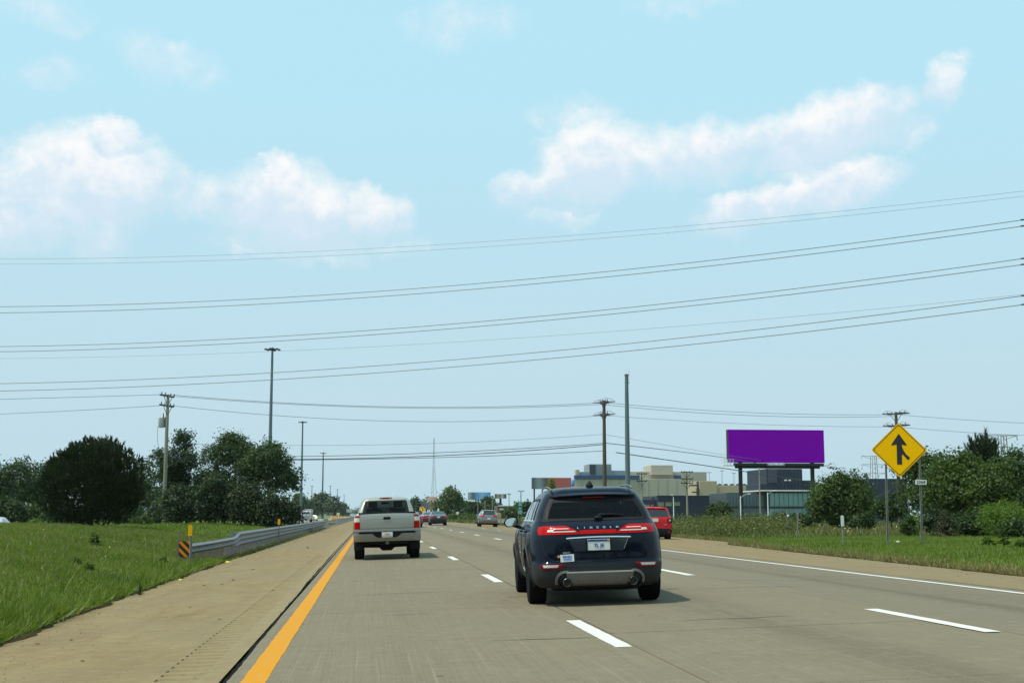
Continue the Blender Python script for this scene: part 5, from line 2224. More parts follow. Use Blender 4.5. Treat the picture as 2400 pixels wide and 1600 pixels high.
billboard(1247, 1339, 1119, 1145, 260, 'grey and red billboard rising behind the dark SUV roof', soft_panel('print_grey_red', [(0, (.10, .11, .12)), (.18, (.26, .28, .29)), (.36, (.08, .09, .10)), (.44, (.42, .07, .04)), (.6, (.45, .10, .08)), (1, (.46, .12, .10))], vary=.12), (1252, 1330), .14, .7)
billboard(1097, 1150, 1153, 1171, 420, 'far billboard with a soft blue sky picture behind the dark trees', soft_panel('print_blue', [(0, (.35, .45, .5)), (.25, (.14, .14, .15)), (.38, (.12, .33, .62)), (.6, (.25, .5, .72)), (1, (.12, .35, .66))], vary=.3), (1115, 1140), .2, .6)
billboard(1160, 1187, 1157, 1167.5, 380, 'small green and white board on a single thick post', soft_panel('print_green', [(0, (.03, .12, .11)), (.3, (.35, .33, .12)), (.45, (.4, .1, .1)), (.62, (.5, .55, .5)), (.85, (.05, .16, .14)), (1, (.04, .13, .12))], vary=.25), (1173,), .3, .6)
billboard(999, 1023, 1164, 1172.5, 560, 'tiny pale orange billboard left of the far tree', soft_panel('print_orange', [(0, (.6, .26, .18)), (.3, (.72, .5, .36)), (.6, (.66, .38, .30)), (1, (.6, .25, .18))], vary=.4), (1011,), .3, .6)
billboard(987, 1027, 1177, 1194, 480, 'far dark grey billboard with a brown patch', soft_panel('print_brown', [(0, (.13, .14, .15)), (.4, (.15, .15, .16)), (.55, (.34, .20, .10)), (.68, (.24, .15, .1)), (1, (.16, .12, .12))], vary=.2), (1000, 1018), .3, .6)

# --- small signs far off
def panel_sign(px0, px1, y0, y1, Y, label, mat, posts=1, ybase=None, name='road_sign', cat='road sign'):
    a, b = P(px0, y1, Y), P(px1, y0, Y)
    cx_ = (a.x + b.x) / 2
    g0 = gz(cx_, Y)
    t = thing(name, label, cat, (cx_, Y, g0))
    m = MB()
    m.bbox((0, 0, (a.z + b.z) / 2 - g0), (b.x - a.x, .08, b.z - a.z), .02)
    pn = m.build('sign_panel', mat, t)
    for k in range(posts):
        xx = 0 if posts == 1 else (k - .5) * (b.x - a.x) * .7
        m = MB()
        m.box((xx, .08, (a.z - g0) / 2 + .2), (.12, .08, a.z - g0 + .4))
        m.build('post', GALVD, t)
    return t, pn, b.x - a.x, b.z - a.z, (a.z + b.z) / 2 - g0


t, pn, W, Hh, z = panel_sign(1213.5, 1224.5, 1176, 1204, 240, 'tall narrow green exit sign with a route shield', GRNS, 2)
m = MB()
m.prism([(-.28, .1), (.28, .1), (.30, -.05), (0, -.32), (-.30, -.05)], .01, lambda p, q, d: (p, -.05 - d, z + Hh * .19 + q))
m.build('route_shield', pm('shield_blue', (.06, .09, .45), .5, var=0), pn)
m = MB()
m.box((0, -.055, z + Hh * .19 + .15), (.5, .01, .1))
m.build('shield_top', WHTS, pn)
m = MB()
m.lathe([(.36, 0), (.36, -.012), (.28, -.012), (.28, 0)], (0, -.045, z - Hh * .34), 'Y', 16)
m.prism([(-.07, -.18), (.07, -.18), (.07, .02), (.16, .02), (0, .2), (-.16, .02), (-.07, .02)], .01, lambda p, q, d: (p, -.05 - d, z - Hh * .34 + q))
m.build('arrow_symbol', WHTS, pn)
m = MB()
for dz in (.40, .33):
    m.box((0, -.05, z + Hh * dz), (.5, .01, .05))
m.box((0, -.05, z - Hh * .02), (.4, .01, .12))
m.build('legend', WHTS, pn)
panel_sign(1069, 1076, 1199, 1206, 260, 'small white square sign before the dark trees', WHTS)
panel_sign(1025, 1029.5, 1191, 1201, 230, 'small white marker above the dark grey sedan', WHTS)
panel_sign(812, 826, 1193, 1200, 420, 'far pale grey sign panel left of the pickup roof', pm('sign_back_grey', (.45, .45, .42), .6, var=.05), 2)
t, pn, W, Hh, z = panel_sign(333, 341, 1199, 1207, 190, 'small pale diamond sign under the gantry', WHTS)
t.rotation_euler = (0, 0, 0)
t, pn, W, Hh, z = panel_sign(789, 796, 1201, 1208, 330, 'small pale yellow sign over the far barrels', pm('sign_pale_yellow', (.75, .65, .35), .5, var=.05))
panel_sign(1845, 1849, 1206, 1212, 70, 'small white utility marker in the weeds', WHTS)

# orange and white barrels along the opposing road
for k, px in enumerate((779, 784, 789, 795, 802, 810, 818)):
    Y = 260 + 18 * k
    X = P(px, 1212, Y).x
    t = thing('traffic_barrel', ('nearest', 'second nearest', 'third nearest', 'middle', 'fifth nearest', 'second farthest', 'farthest')[k] + ' orange traffic barrel in the line beyond the median barrier', 'barrel', (X, Y, gz(X, Y)), 0, 'orange traffic barrels beyond the median')
    m = MB()
    m.lathe([(.36, 0), (.36, .05), (.30, .06), (.29, .35), (.27, .36), (.26, .9), (.24, 1.1), (.1, 1.14)], (0, 0, 0), 'Z', 12)
    m.build('drum', ORAN, t, smooth=40)
    m = MB()
    for zz in (.5, .8):
        m.lathe([(.285, zz), (.285, zz + .13)], (0, 0, 0), 'Z', 12)
    m.build('white_band', WHTS, t, smooth=40)

# sign gantry on the left
a = P(330, 1206, 190)
t = thing('sign_gantry', 'grey steel truss gantry standing among the left-hand trees', 'gantry', (a.x, 190, gz(a.x, 190)))
g0 = t.location.z
zt, zb = P(330, 1153, 190).z - g0, P(330, 1171, 190).z - g0
m = MB()
m.tube([(0, 0, -.1), (0, 0, zt + .2)], .16, 10)
m.build('upright', GALV, t, smooth=60)
m = MB()
for zz in (zt, zb):
    for dy in (0, .9):
        m.tube([(0, dy, zz), (9, dy, zz)], .06, 6)
for k in range(8):
    m.tube([(k * 1.1, 0, zb if k % 2 else zt), ((k + 1) * 1.1, 0, zt if k % 2 else zb)], .04, 5)
m.build('truss', GALV, t)

# lattice broadcasting mast far away
a = P(1016, 1190, 1500)
t = thing('lattice_mast', 'tall thin lattice broadcasting mast on the horizon', 'mast', (a.x, 1500, 0))
h = P(1015, 1026, 1500).z
m = MB()
for k in range(3):
    b = 2.094 * k + .3
    m.tube([(5.2 * math.cos(b), 5.2 * math.sin(b), 0), (1.3 * math.cos(b), 1.3 * math.sin(b), h * .62), (.35 * math.cos(b), .35 * math.sin(b), h)], .17, 5)
m.build('mast_leg', GALVD, t)
m = MB()
n = 22
for k in range(n):
    for j in range(3):
        z0, z1 = h * .62 * k / n, h * .62 * (k + 1) / n
        r0, r1 = 5.2 - 3.9 * k / n, 5.2 - 3.9 * (k + 1) / n
        b0, b1 = 2.094 * j + .3, 2.094 * (j + 1) + .3
        if k % 2:
            b0, b1 = b1, b0
        m.tube([(r0 * math.cos(b0), r0 * math.sin(b0), z0), (r1 * math.cos(b1), r1 * math.sin(b1), z1)], .08, 4)
m.build('bracing', GALVD, t)
m = MB()
m.lathe([(.2, -.6), (1.0, -.4), (1.0, .4), (.2, .6)], (1.4, -1.5, h * .48), 'Y', 12)
m.build('dish', WHTS, t)


# distant transmission towers on the right
def lattice_tower(px, ytop, Y, label, wd):
    a = P(px, 1200, Y)
    t = thing('transmission_tower', label, 'pylon', (a.x, Y, gz(a.x, Y)), 0)
    h = P(px, ytop, Y).z - t.location.z
    m = MB()
    for sx_ in (-1, 1):
        for sy_ in (-1, 1):
            m.tube([(sx_ * wd * .35, sy_ * wd * .35, 0), (sx_ * wd * .12, sy_ * wd * .12, h * .7), (sx_ * wd * .10, sy_ * wd * .10, h)], .22, 4)
    m.build('tower_leg', GALVD, t)
    m = MB()
    for k in range(12):
        z0, z1 = h * k / 12, h * (k + 1) / 12
        f0, f1 = wd * (.35 - .25 * k / 12), wd * (.35 - .25 * (k + 1) / 12)
        m.tube([(-f0, -f0, z0), (f1, -f1, z1)], .12, 4)
        m.tube([(f0, -f0, z0), (-f1, -f1, z1)], .12, 4)
    m.build('bracing', GALVD, t)
    for q in (1.0, .86, .72):
        m = MB()
        m.tube([(-wd * .55, 0, h * q), (wd * .55, 0, h * q)], .18, 4)
        m.tube([(-wd * .55, 0, h * q), (-wd * .1, 0, h * (q - .05))], .12, 4)
        m.tube([(wd * .55, 0, h * q), (wd * .1, 0, h * (q - .05))], .12, 4)
        for sx_ in (-1, 1):
            m.tube([(sx_ * wd * .55, 0, h * q), (sx_ * wd * .55, 0, h * q - 2.2)], .2, 4)
        m.build('tower_arm', GALVD, t)


lattice_tower(2358, 1020, 520, 'far lattice transmission tower right of the pine top', 12)
lattice_tower(2052, 1068, 900, 'far transmission tower half behind the merge sign', 16)


# ---------------------------------------------------------------- buildings on the right
BEIG = pm('beige_wall', (.40, .365, .285), .85, var=.05, scale=.15)
TANW = pm('tan_brick_wall', (.41, .335, .225), .85, var=.06, scale=.3)
BLUB = pm('blue_parapet', (.022, .070, .17), .6, var=.06)
NAVW = pm('dark_blue_cladding', (.022, .028, .050), .6, var=.1, scale=.2)
SLAT = pm('slate_panel', (.050, .062, .090), .5, var=.08)
TEAL = pm('teal_glazing', (.17, .30, .29), .18, var=.12, scale=.5, coat=.4)
TEAD = pm('dark_glazing', (.060, .095, .10), .15, var=.15, scale=.6, coat=.4)
SILW = pm('silver_louvre', (.25, .30, .31), .5, metal=.4, var=.12)
TANG = pm('tan_blind_window', (.26, .25, .15), .5, var=.1)


def blk(px0, px1, ytop, Y, depth, base=None):
    """(centre, size) of a block whose front shows between two columns and under a skyline"""
    a, b = P(px0, ytop, Y), P(px1, ytop, Y)
    zt = (a.z + b.z) / 2
    zb = -.3 if base is None else P(px0, base, Y).z
    return ((a.x + b.x) / 2, Y + depth / 2, (zt + zb) / 2), (b.x - a.x, depth, zt - zb)


def part(name, mat, parent, specs, bev=.05):
    out = None
    for sp_ in specs:
        m = MB()
        c_, d_ = blk(*sp_)
        m.bbox(tuple(Vector(c_) - Vector(parent_loc(parent))), d_, bev)
        out = m.build(name, mat, parent)
    return out


def parent_loc(p):
    q = Vector((0, 0, 0))
    while p is not None:
        q += Vector(p.location)
        p = p.parent
    return q


b1 = thing('factory_building', 'large pale beige factory with a blue parapet band and rooftop plant', 'building', (84, 402, 0))
part('wall', BEIG, b1, [(1346, 1622, 1122, 400, 40), (1476, 1656, 1105, 412, 30)])
part('penthouse', BEIG, b1, [(1526, 1577, 1089.5, 410, 12, 1112)])
part('parapet_band', BLUB, b1, [(1348, 1499, 1113, 399.6, 3, 1121.8), (1580, 1596, 1113, 411.5, 1, 1121)])
tw_ = part('plant_tower', SILW, b1, [(1381, 1433, 1087, 403, 10, 1113)])
part('dark_louvre', DARKM, tw_, [(1382, 1396, 1088.5, 402.8, 1, 1112)])
for k in range(5):
    part('cladding_rib', GALVD, tw_, [(1399 + k * 7, 1399.8 + k * 7, 1087.5, 402.8, .3, 1112)], .01)
part('plant_room', SILW, b1, [(1360, 1382, 1105, 404, 8, 1113), (1433, 1468, 1102, 404, 8, 1113)])
part('chimney', TANW, b1, [(1350.5, 1358, 1100, 403, 3, 1113)])
for k in range(12):
    px = 1365 + k * 22
    part('wall_joint', pm('joint_beige', (.33, .31, .225), .9, var=.05), b1, [(px, px + .35, 1122.5, 399.9, .3, 1165)], .01)
b2 = thing('warehouse_building', 'tan brick warehouse with round roof vents beside the beige factory', 'building', (110, 340, 0))
part('wall', TANW, b2, [(1639, 1680, 1126.5, 340, 14), (1680, 1782, 1137, 342, 14)])
part('corner_trim', DARKM, b2, [(1636.6, 1639.4, 1127, 340.5, 2)])
part('dock_canopy', DARKM, b2, [(1622, 1636, 1135, 339.5, 4, 1138), (1625, 1635, 1151, 339.4, 2, 1154)])
for k in range(6):
    px = 1686 + k * 14.5
    c_ = P(px, 1137, 346)
    m = MB()
    m.lathe([(.62, -.6), (.62, .6)], (c_.x - 110, 6, c_.z - .15), 'Y', 14)
    m.build('roof_vent', DARKM, b2, smooth=40)
b3 = thing('workshop_building', 'long low dark blue workshop with tan blinds behind the red SUV', 'building', (66, 250, 0))
part('wall', NAVW, b3, [(1541, 1702, 1161, 250, 14), (1497, 1541, 1170, 251, 13)])
part('coping', SLAT, b3, [(1540, 1702.5, 1160.2, 249.8, .6, 1162)])
for (x0, x1, y0, y1) in ((1542.5, 1556, 1176, 1185.5), (1560, 1574.5, 1176, 1185.5), (1581, 1594, 1175.5, 1184.5), (1512, 1523, 1181.5, 1188), (1526.5, 1532, 1181.5, 1188), (1505, 1509.5, 1181.5, 1188)):
    wn = part('window', TANG, b3, [(x0, x1, y0, 249.85, .2, y1)], .02)
    part('window_frame', DARKM, wn, [(x0, x1, y0 - .8, 249.8, .3, y0)], .01)
for k, px in enumerate((1528, 1548)):
    part('roof_vent', DARKM, b3, [(px, px + 2.5, 1164 - 4 * k, 253, 2, 1171 - 8 * k)])
b4 = thing('glass_building', 'two storey office building glazed in teal panels with a white cornice', 'building', (80, 228, 0))
# the dark glazed wing and the pale glazed front, each storey cut into panes
part('wall', pm('mullion_dark', (.05, .06, .065), .5, var=.1), b4, [(1702, 1803, 1154, 231, 12), (1803, 1905, 1153, 229, 12)])
part('cornice', pm('cornice_white', (.55, .54, .48), .6, var=.05), b4, [(1784, 1905, 1148, 228.2, 13, 1151.2)])
for storey, (ya, yb) in enumerate(((1159, 1186), (1192, 1224))):
    for k in range(13):
        x0 = 1703.5 + k * 7.7
        part('pane', TEAD, b4, [(x0, x0 + 6.9, ya - (1.2 if storey == 0 else 0), 230.8, .3, yb)], .02)
    for k in range(9):
        x0 = 1804.5 + k * 11.0
        part('pane', TEAL, b4, [(x0, x0 + 10.0, ya - 4 if storey == 0 else ya, 228.8, .3, yb)], .02)
b5 = thing('tower_block', 'windowless dark blue tower block behind the purple billboard legs', 'building', (88, 262, 0))
part('wall', NAVW, b5, [(1796, 1880, 1098, 262, 14), (1781, 1798, 1133, 261, 10), (1876, 1905, 1125, 263, 10)])
part('wall_panel', SLAT, b5, [(1801, 1821, 1100, 261.8, .4, 1131)])
part('wall_sign', WHTS, b5, [(1839, 1845, 1123.5, 261.7, .4, 1126.5), (1849, 1854, 1123.5, 261.7, .4, 1126.5)], .02)
for k in range(7):
    part('wall_joint', SLAT, b5, [(1826 + k * 8, 1826.4 + k * 8, 1099, 261.9, .3, 1148)], .01)
b6 = thing('shed_building', 'dark blue building with a white sill seen under the yellow merge sign', 'building', (90, 215, 0))
part('wall', NAVW, b6, [(2028, 2125, 1121, 215, 12)])
part('white_sill', WHTS, b6, [(2074, 2100, 1183, 214.7, .6, 1187)], .02)
part('door', SLAT, b6, [(2040, 2058, 1160, 214.8, .3)], .02)
# low shops in the far middle
b7 = thing('shop_building', 'small dark shop with pale bands far behind the grey hatchback', 'building', (45, 372, 0))
part('wall', pm('shop_brown', (.10, .075, .06), .8, var=.1), b7, [(1166, 1212, 1185, 372, 10)])
part('fascia', pm('shop_fascia', (.50, .49, .45), .7, var=.05), b7, [(1168, 1186, 1183.5, 371.7, .5, 1186.5), (1171, 1196, 1191, 371.7, .5, 1195)])
part('window', GLD, b7, [(1176, 1184, 1198, 371.7, .3, 1206), (1186, 1192, 1198, 371.7, .3, 1206)])
part('roof', DARKM, b7, [(1166, 1178, 1180, 373, 4, 1183)])
b8 = thing('storage_container', 'pale yellow container beside the grey hatchback', 'container', (38, 300, 0))
part('box', pm('container_yellow', (.48, .38, .14), .7, var=.08), b8, [(1160, 1174.5, 1202, 300, 5, 1214)])
part('door', pm('container_yellow_light', (.54, .44, .18), .7, var=.08), b8, [(1161, 1166, 1203, 299.85, .3, 1213.6)])
b9 = thing('house_building', 'small pale house roof among the far trees left of the masts', 'building', (-24, 380, 0))
part('wall', pm('house_cream', (.42, .40, .33), .8, var=.06), b9, [(684, 697, 1186, 380, 6, 1193)])
part('roof', pm('house_roof', (.22, .22, .22), .8, var=.1), b9, [(679, 698, 1183, 379.5, 7, 1186.5)])
t = thing('water_tank', 'small blue water tank beside the grey and red billboard', 'tank', (P(1342.5, 1133, 258).x, 258, gz(P(1342.5, 1133, 258).x, 258)))
zt = P(1342.5, 1128, 258).z - t.location.z
m = MB()
m.lathe([(.1, -1.0), (.28, -.9), (.36, -.5), (.36, .2), (.28, .4), (.08, .5)], (0, 0, zt), 'Z', 14)
m.build('tank_shell', pm('tank_blue', (.12, .28, .55), .4, var=.15, scale=2), t, smooth=50)
m = MB()
m.tube([(0, 0, 0), (0, 0, zt - .9)], .08, 8)
m.build('tank_post', GALVD, t)
# short guardrail at the ramp nose
t = thing('guardrail', 'short weathered guardrail at the ramp nose beside the grey hatchback', 'guardrail', (0, 0, 0))
for k in range(4):
    m = MB()
    xa = P(1163 + k * 12, 1222, 150 - 5 * k)
    xb = P(1175 + k * 12, 1222, 145 - 5 * k)
    rows = []
    for i in range(5):
        p_ = Vector(xa).lerp(Vector(xb), i / 4)
        rows.append([(p_.x, p_.y - .04 * (1 - math.cos(q / 16 * 12.566)), gz(p_.x, p_.y) + .85 - .42 * q / 16) for q in range(17)])
    m.grid(rows)
    m.build('rail_panel', GALVD, t, smooth=60)
    m = MB()
    m.box((xa.x, xa.y + .2, gz(xa.x, xa.y) + .38), (.15, .15, .8))
    m.build('post', WOODP, t)

# ---------------------------------------------------------------- litter on the shoulders
q = random.Random(77)


def scrap(px, py, Y, sz, mat, label, group=None, name='debris', cat='debris'):
    p_ = P(px, py, Y)
    X = p_.x
    z = zroad(X) if ledge(Y) < X < redge(Y) else gz(X, Y) + .04
    m = MB()
    n = 7
    a = [(sz * (.6 + .5 * q.random()) * math.cos(6.28 * k / n), sz * .7 * (.6 + .5 * q.random()) * math.sin(6.28 * k / n)) for k in range(n)]
    m.add([(x, y, .005 + q.uniform(0, .01)) for x, y in a] + [(x * .6, y * .6, sz * (.35 + .3 * q.random())) for x, y in a] + [(0, 0, sz * .5)],
          [(k, (k + 1) % n, (k + 1) % n + n, k + n) for k in range(n)] + [(k + n, (k + 1) % n + n, 2 * n) for k in range(n)])
    o = m.build(name, mat, None, loc=(X, Y, z))
    tag(o, label, cat, group)
    return o


RUB = pm('rubber_scrap', (.02, .018, .015), .9, var=.2)
for px, py in ((193, 1534), (168, 1484), (88, 1490), (445, 1417), (720, 1281), (722, 1284), (640, 1383), (478, 1366), (520, 1365), (547, 1355), (593, 1331), (515, 1448)):
    v = (py - HOR)
    Y = (EYE + .10) * F / v
    scrap(px, py, Y, .016 + .0008 * Y, RUB, 'small dark scrap of debris on the left shoulder', 'dark scraps on the left shoulder')
LITY = pm('yellow_litter', (.72, .58, .05), .6, var=.15, scale=20)
scrap(534, 1315, 39, .095, LITY, 'bright yellow piece of litter at the grass edge by the guardrail', None, 'litter', 'litter')
scrap(423, 1353, 28.5, .065, LITY, 'pale yellow piece of litter at the grass edge nearer the camera', None, 'litter', 'litter')
scrap(2106, 1293, 43, .14, pm('white_litter', (.6, .6, .58), .7, var=.1), 'crumpled white litter in the grass under the merge sign', None, 'litter', 'litter')
scrap(1822, 1291, 42.5, .06, RUB, 'dark scrap at the edge of the right verge', None)
# ================================================================ vegetation
def fastmesh(name, V, n, mat):
    """V: (N, n, 3) corners of N separate polygons of n corners"""
    V = np.asarray(V, np.float32)
    N = V.shape[0]
    me = bpy.data.meshes.new(name)
    me.vertices.add(N * n)
    me.vertices.foreach_set('co', V.reshape(-1))
    me.loops.add(N * n)
    me.loops.foreach_set('vertex_index', np.arange(N * n, dtype=np.int32))
    me.polygons.add(N)
    me.polygons.foreach_set('loop_start', np.arange(0, N * n, n, dtype=np.int32))
    me.polygons.foreach_set('loop_total', np.full(N, n, np.int32))
    me.materials.append(mat)
    me.update()
    me.validate()
    return me


def unit(v):
    return v / np.maximum(1e-6, np.linalg.norm(v, axis=-1, keepdims=True))


def leaf_quads(p, nrm, size, rng, aspect=.55):
    """pointed leaves at p, facing roughly nrm"""
    N = len(p)
    r = unit(rng.normal(size=(N, 3)))
    a = unit(np.cross(nrm, r))
    b = unit(np.cross(nrm, a))
    s = (size * rng.uniform(.6, 1.35, N))[:, None]
    w_ = s * aspect
    fold = nrm * s * .18
    return np.stack([p - a * s * .5, p + b * w_ * .5 + fold, p + a * s * .5, p - b * w_ * .5 + fold], 1)


def clumpy(rng, lobes, nclump, csize, nleaf, leaf, up=.35, hollow=.5, aspect=.55, droop=0.0):
    """leaves gathered in clumps over the outside of a few lobes ((cx, cy, cz), (rx, ry, rz))"""
    wt = np.array([(l[1][0] * l[1][2]) ** .8 for l in lobes])
    wt /= wt.sum()
    P_, N_ = [], []
    for k in range(nclump):
        l = lobes[rng.choice(len(lobes), p=wt)]
        d = unit(rng.normal(size=3))
        if d[2] < -.75:
            d[2] *= -.5
        rr = hollow + (1 - hollow) * rng.random() ** .45
        rr *= 1 + rng.normal() * .09
        c = np.array(l[0]) + d * np.array(l[1]) * rr
        cs = csize * rng.uniform(.55, 1.45)
        n = max(4, int(nleaf * rng.uniform(.5, 1.5)))
        o = rng.normal(size=(n, 3)) * cs * np.array([.55, .55, .38])
        if droop:
            o[:, 2] -= droop * np.hypot(o[:, 0], o[:, 1])
        P_.append(c + o)
        N_.append(unit(unit(o) * .5 + d * .35 + np.array([0, 0, up]) + rng.normal(size=(n, 3)) * .55))
    p, nn = np.concatenate(P_), np.concatenate(N_)
    return leaf_quads(p, nn, leaf, rng, aspect)


BARK = pm('bark', (.085, .068, .048), .95, var=.25, scale=5, bump=.5, bscale=12, stretch=(1, 1, .3))
LEAF_A = leafmat('leaf_mid_green', (.022, .052, .008), (.090, .145, .022), .30, .55)
LEAF_B = leafmat('leaf_dark_green', (.014, .038, .009), (.055, .100, .020), .27, .5)
LEAF_D = leafmat('leaf_deep_green', (.010, .028, .007), (.038, .075, .015), .22, .5)
LEAF_C = leafmat('leaf_fresh_green', (.050, .110, .012), (.150, .220, .030), .38, .8)
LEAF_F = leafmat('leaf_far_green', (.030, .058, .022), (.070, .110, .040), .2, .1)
LEAF_W = leafmat('weed_green', (.055, .080, .022), (.150, .160, .055), .3, .6)
NEED = leafmat('pine_needles', (.007, .020, .006), (.044, .072, .018), .12, 1.4)


def limbs(rng, h, w_, r, nb=6, first=.3, lean=0.0):
    m = MB()
    top = (lean * w_, 0, h * .82)
    m.tube([(0, 0, -.3), (lean * w_ * .3, 0, h * .3), (lean * w_ * .7, rng.normal() * .05 * w_, h * .6), top], [r, r * .75, r * .45, r * .12], 8)
    for k in range(nb):
        t = first + (.8 - first) * k / max(1, nb - 1)
        a = rng.uniform(0, 6.28)
        L = w_ * .42 * (1.1 - t * .6)
        b = Vector((lean * w_ * t, 0, h * t))
        e = b + Vector((math.cos(a) * L, math.sin(a) * L, L * rng.uniform(.4, .9)))
        mid = b.lerp(e, .5) + Vector((0, 0, L * .06))
        m.tube([b, mid, e], [r * .38 * (1.1 - t), r * .24 * (1.1 - t), r * .06], 5)
    return m


def tree(px, ybase, ytop, wpx, Y, label, seed, leafm=None, dens=1.0, leaf=.26, nl=4, name='tree', cat='tree', group=None, clump=None, lowest=.12, shape='round', nleaf=26, trunk=True, up=.35, droop=0.0, aspect=.55, ground=None, X=None):
    rng = np.random.default_rng(seed)
    X = P(px, ybase, Y).x if X is None else X
    g0 = gz(X, Y) if ground is None else ground
    h = P(px, ytop, Y).z - g0
    w_ = wpx / F * Y
    t = thing(name, label, cat, (X, Y, g0), rng.uniform(-.3, .3), group)
    lo = h * lowest
    lobes = []
    if shape == 'round':
        lobes.append(((0, 0, lo + (h - lo) * .52), (w_ * .40, w_ * .40, (h - lo) * .42)))
        for k in range(nl):
            a = 6.28318 * (k + rng.random() * .5) / nl
            rr = w_ * rng.uniform(.16, .24)
            zz = lo + (h - lo) * rng.uniform(.30, .78)
            d = w_ * .5 - rr
            lobes.append(((math.cos(a) * d, math.sin(a) * d, zz), (rr, rr, rr * rng.uniform(.8, 1.15))))
        lobes.append(((rng.normal() * w_ * .08, 0, h - w_ * .16), (w_ * .18, w_ * .18, w_ * .16)))
    elif shape == 'cone':
        for k in range(6):
            f = k / 5
            lobes.append(((0, 0, lo + (h - lo) * (.1 + .82 * f)), (w_ * .5 * (1.02 - f * .92), w_ * .5 * (1.02 - f * .92), (h - lo) * .13)))
    elif shape == 'upright':
        lobes.append(((0, 0, lo + (h - lo) * .45), (w_ * .30, w_ * .30, (h - lo) * .45)))
        lobes.append(((w_ * .08, 0, h - (h - lo) * .14), (w_ * .17, w_ * .17, (h - lo) * .14)))
        for k in range(nl):
            a = 6.28318 * (k + rng.random() * .5) / nl
            rr = w_ * rng.uniform(.14, .22)
            lobes.append(((math.cos(a) * (w_ * .5 - rr), math.sin(a) * (w_ * .5 - rr), lo + (h - lo) * rng.uniform(.2, .68)), (rr, rr, rr * 1.1)))
    elif shape == 'bush':
        for k in range(nl + 2):
            a = rng.uniform(0, 6.28)
            d = w_ * rng.uniform(.0, .34)
            rr = w_ * rng.uniform(.16, .26)
            hh = (h - lo) * (1 - .5 * (2 * d / w_) ** 2) * rng.uniform(.7, 1)
            lobes.append(((math.cos(a) * d, math.sin(a) * d, lo + hh * .5), (rr, rr, hh * .5)))
    vol = sum(l[1][0] * l[1][2] for l in lobes)
    cl = clump or max(.22, w_ * .075)
    nclump = int(dens * max(60, 7.5 * vol / (cl * cl) * .9))
    V = clumpy(rng, lobes, nclump, cl, nleaf, leaf, up, .45, aspect, droop)
    V[:, :, 2] = np.maximum(V[:, :, 2], .03)
    put('crown', fastmesh('crown', V, 4, leafm or LEAF_A), t)
    if trunk:
        limbs(rng, h * .92, w_, max(.05, h * .022), 7, .25 if shape != 'cone' else .1).build('trunk', BARK, t, smooth=60)
    return t


def pine_tufts(name, label, px, ybase, ytop, wpx, Y, seed, ntuft, tuft, nn, cat='pine tree', round_=True, ground=None):
    """a pine: needles in upright tufts all over the outside"""
    rng = np.random.default_rng(seed)
    X = P(px, ybase, Y).x
    g0 = gz(X, Y) if ground is None else ground
    h = P(px, ytop, Y).z - g0
    w_ = wpx / F * Y
    t = thing(name, label, cat, (X, Y, g0))
    V = []
    lob = []
    for k in range(26):
        d = unit(rng.normal(size=3))
        if d[2] < -.3:
            d[2] = -d[2]
        lob.append((np.array([d[0] * w_ * .38, d[1] * w_ * .38, h * .46 + d[2] * h * .40]), w_ * rng.uniform(.10, .19)))
    for k in range(ntuft):
        if rng.random() < .55:
            c0, rr = lob[rng.integers(len(lob))]
            d = unit(rng.normal(size=3))
            c = c0 + d * rr
            dn = unit(c - np.array([0, 0, h * .3]))
        else:
            d = unit(rng.normal(size=3))
            if d[2] < -.85:
                d[2] *= -.4
            q = rng.uniform(.80, 1.02)
            c = np.array([0, 0, h * .46]) + d * np.array([w_ * .48, w_ * .48, h * .50]) * q
            dn = d
        if c[2] < .1:
            c[2] = rng.uniform(.05, .4)
        ax = unit(dn * .55 + np.array([0, 0, .9]) + rng.normal(size=3) * .25)
        L = tuft * rng.uniform(.7, 1.3)
        n = nn
        base = c + ax * (rng.random((n, 1)) * L * .75)
        dr = unit(ax * 1.0 + rng.normal(size=(n, 3)) * .32)
        sd = unit(np.cross(dr, rng.normal(size=(n, 3)))) * (.011 + .00022 * Y)
        ln = L * rng.uniform(.45, .75, (n, 1))
        V.append(np.stack([base - sd, base + sd, base + dr * ln], 1))
    put('crown', fastmesh('crown', np.concatenate(V), 3, NEED), t)
    # a dim inner mass of twigs keeps the light out of the heart of the crown
    m = limbs(rng, h * .9, w_, h * .03, 16, .06)
    m.build('trunk', BARK, t, smooth=60)
    V = []
    p_ = unit(rng.normal(size=(5000, 3))) * (rng.random((5000, 1)) ** .33) * np.array([w_ * .40, w_ * .40, h * .42]) + np.array([0, 0, h * .46])
    p_[:, 2] = np.maximum(p_[:, 2], .05)
    put('inner_needles', fastmesh('inner_needles', leaf_quads(p_, unit(rng.normal(size=(5000, 3))), .22, rng, .35), 4, NEED), t)
    return t


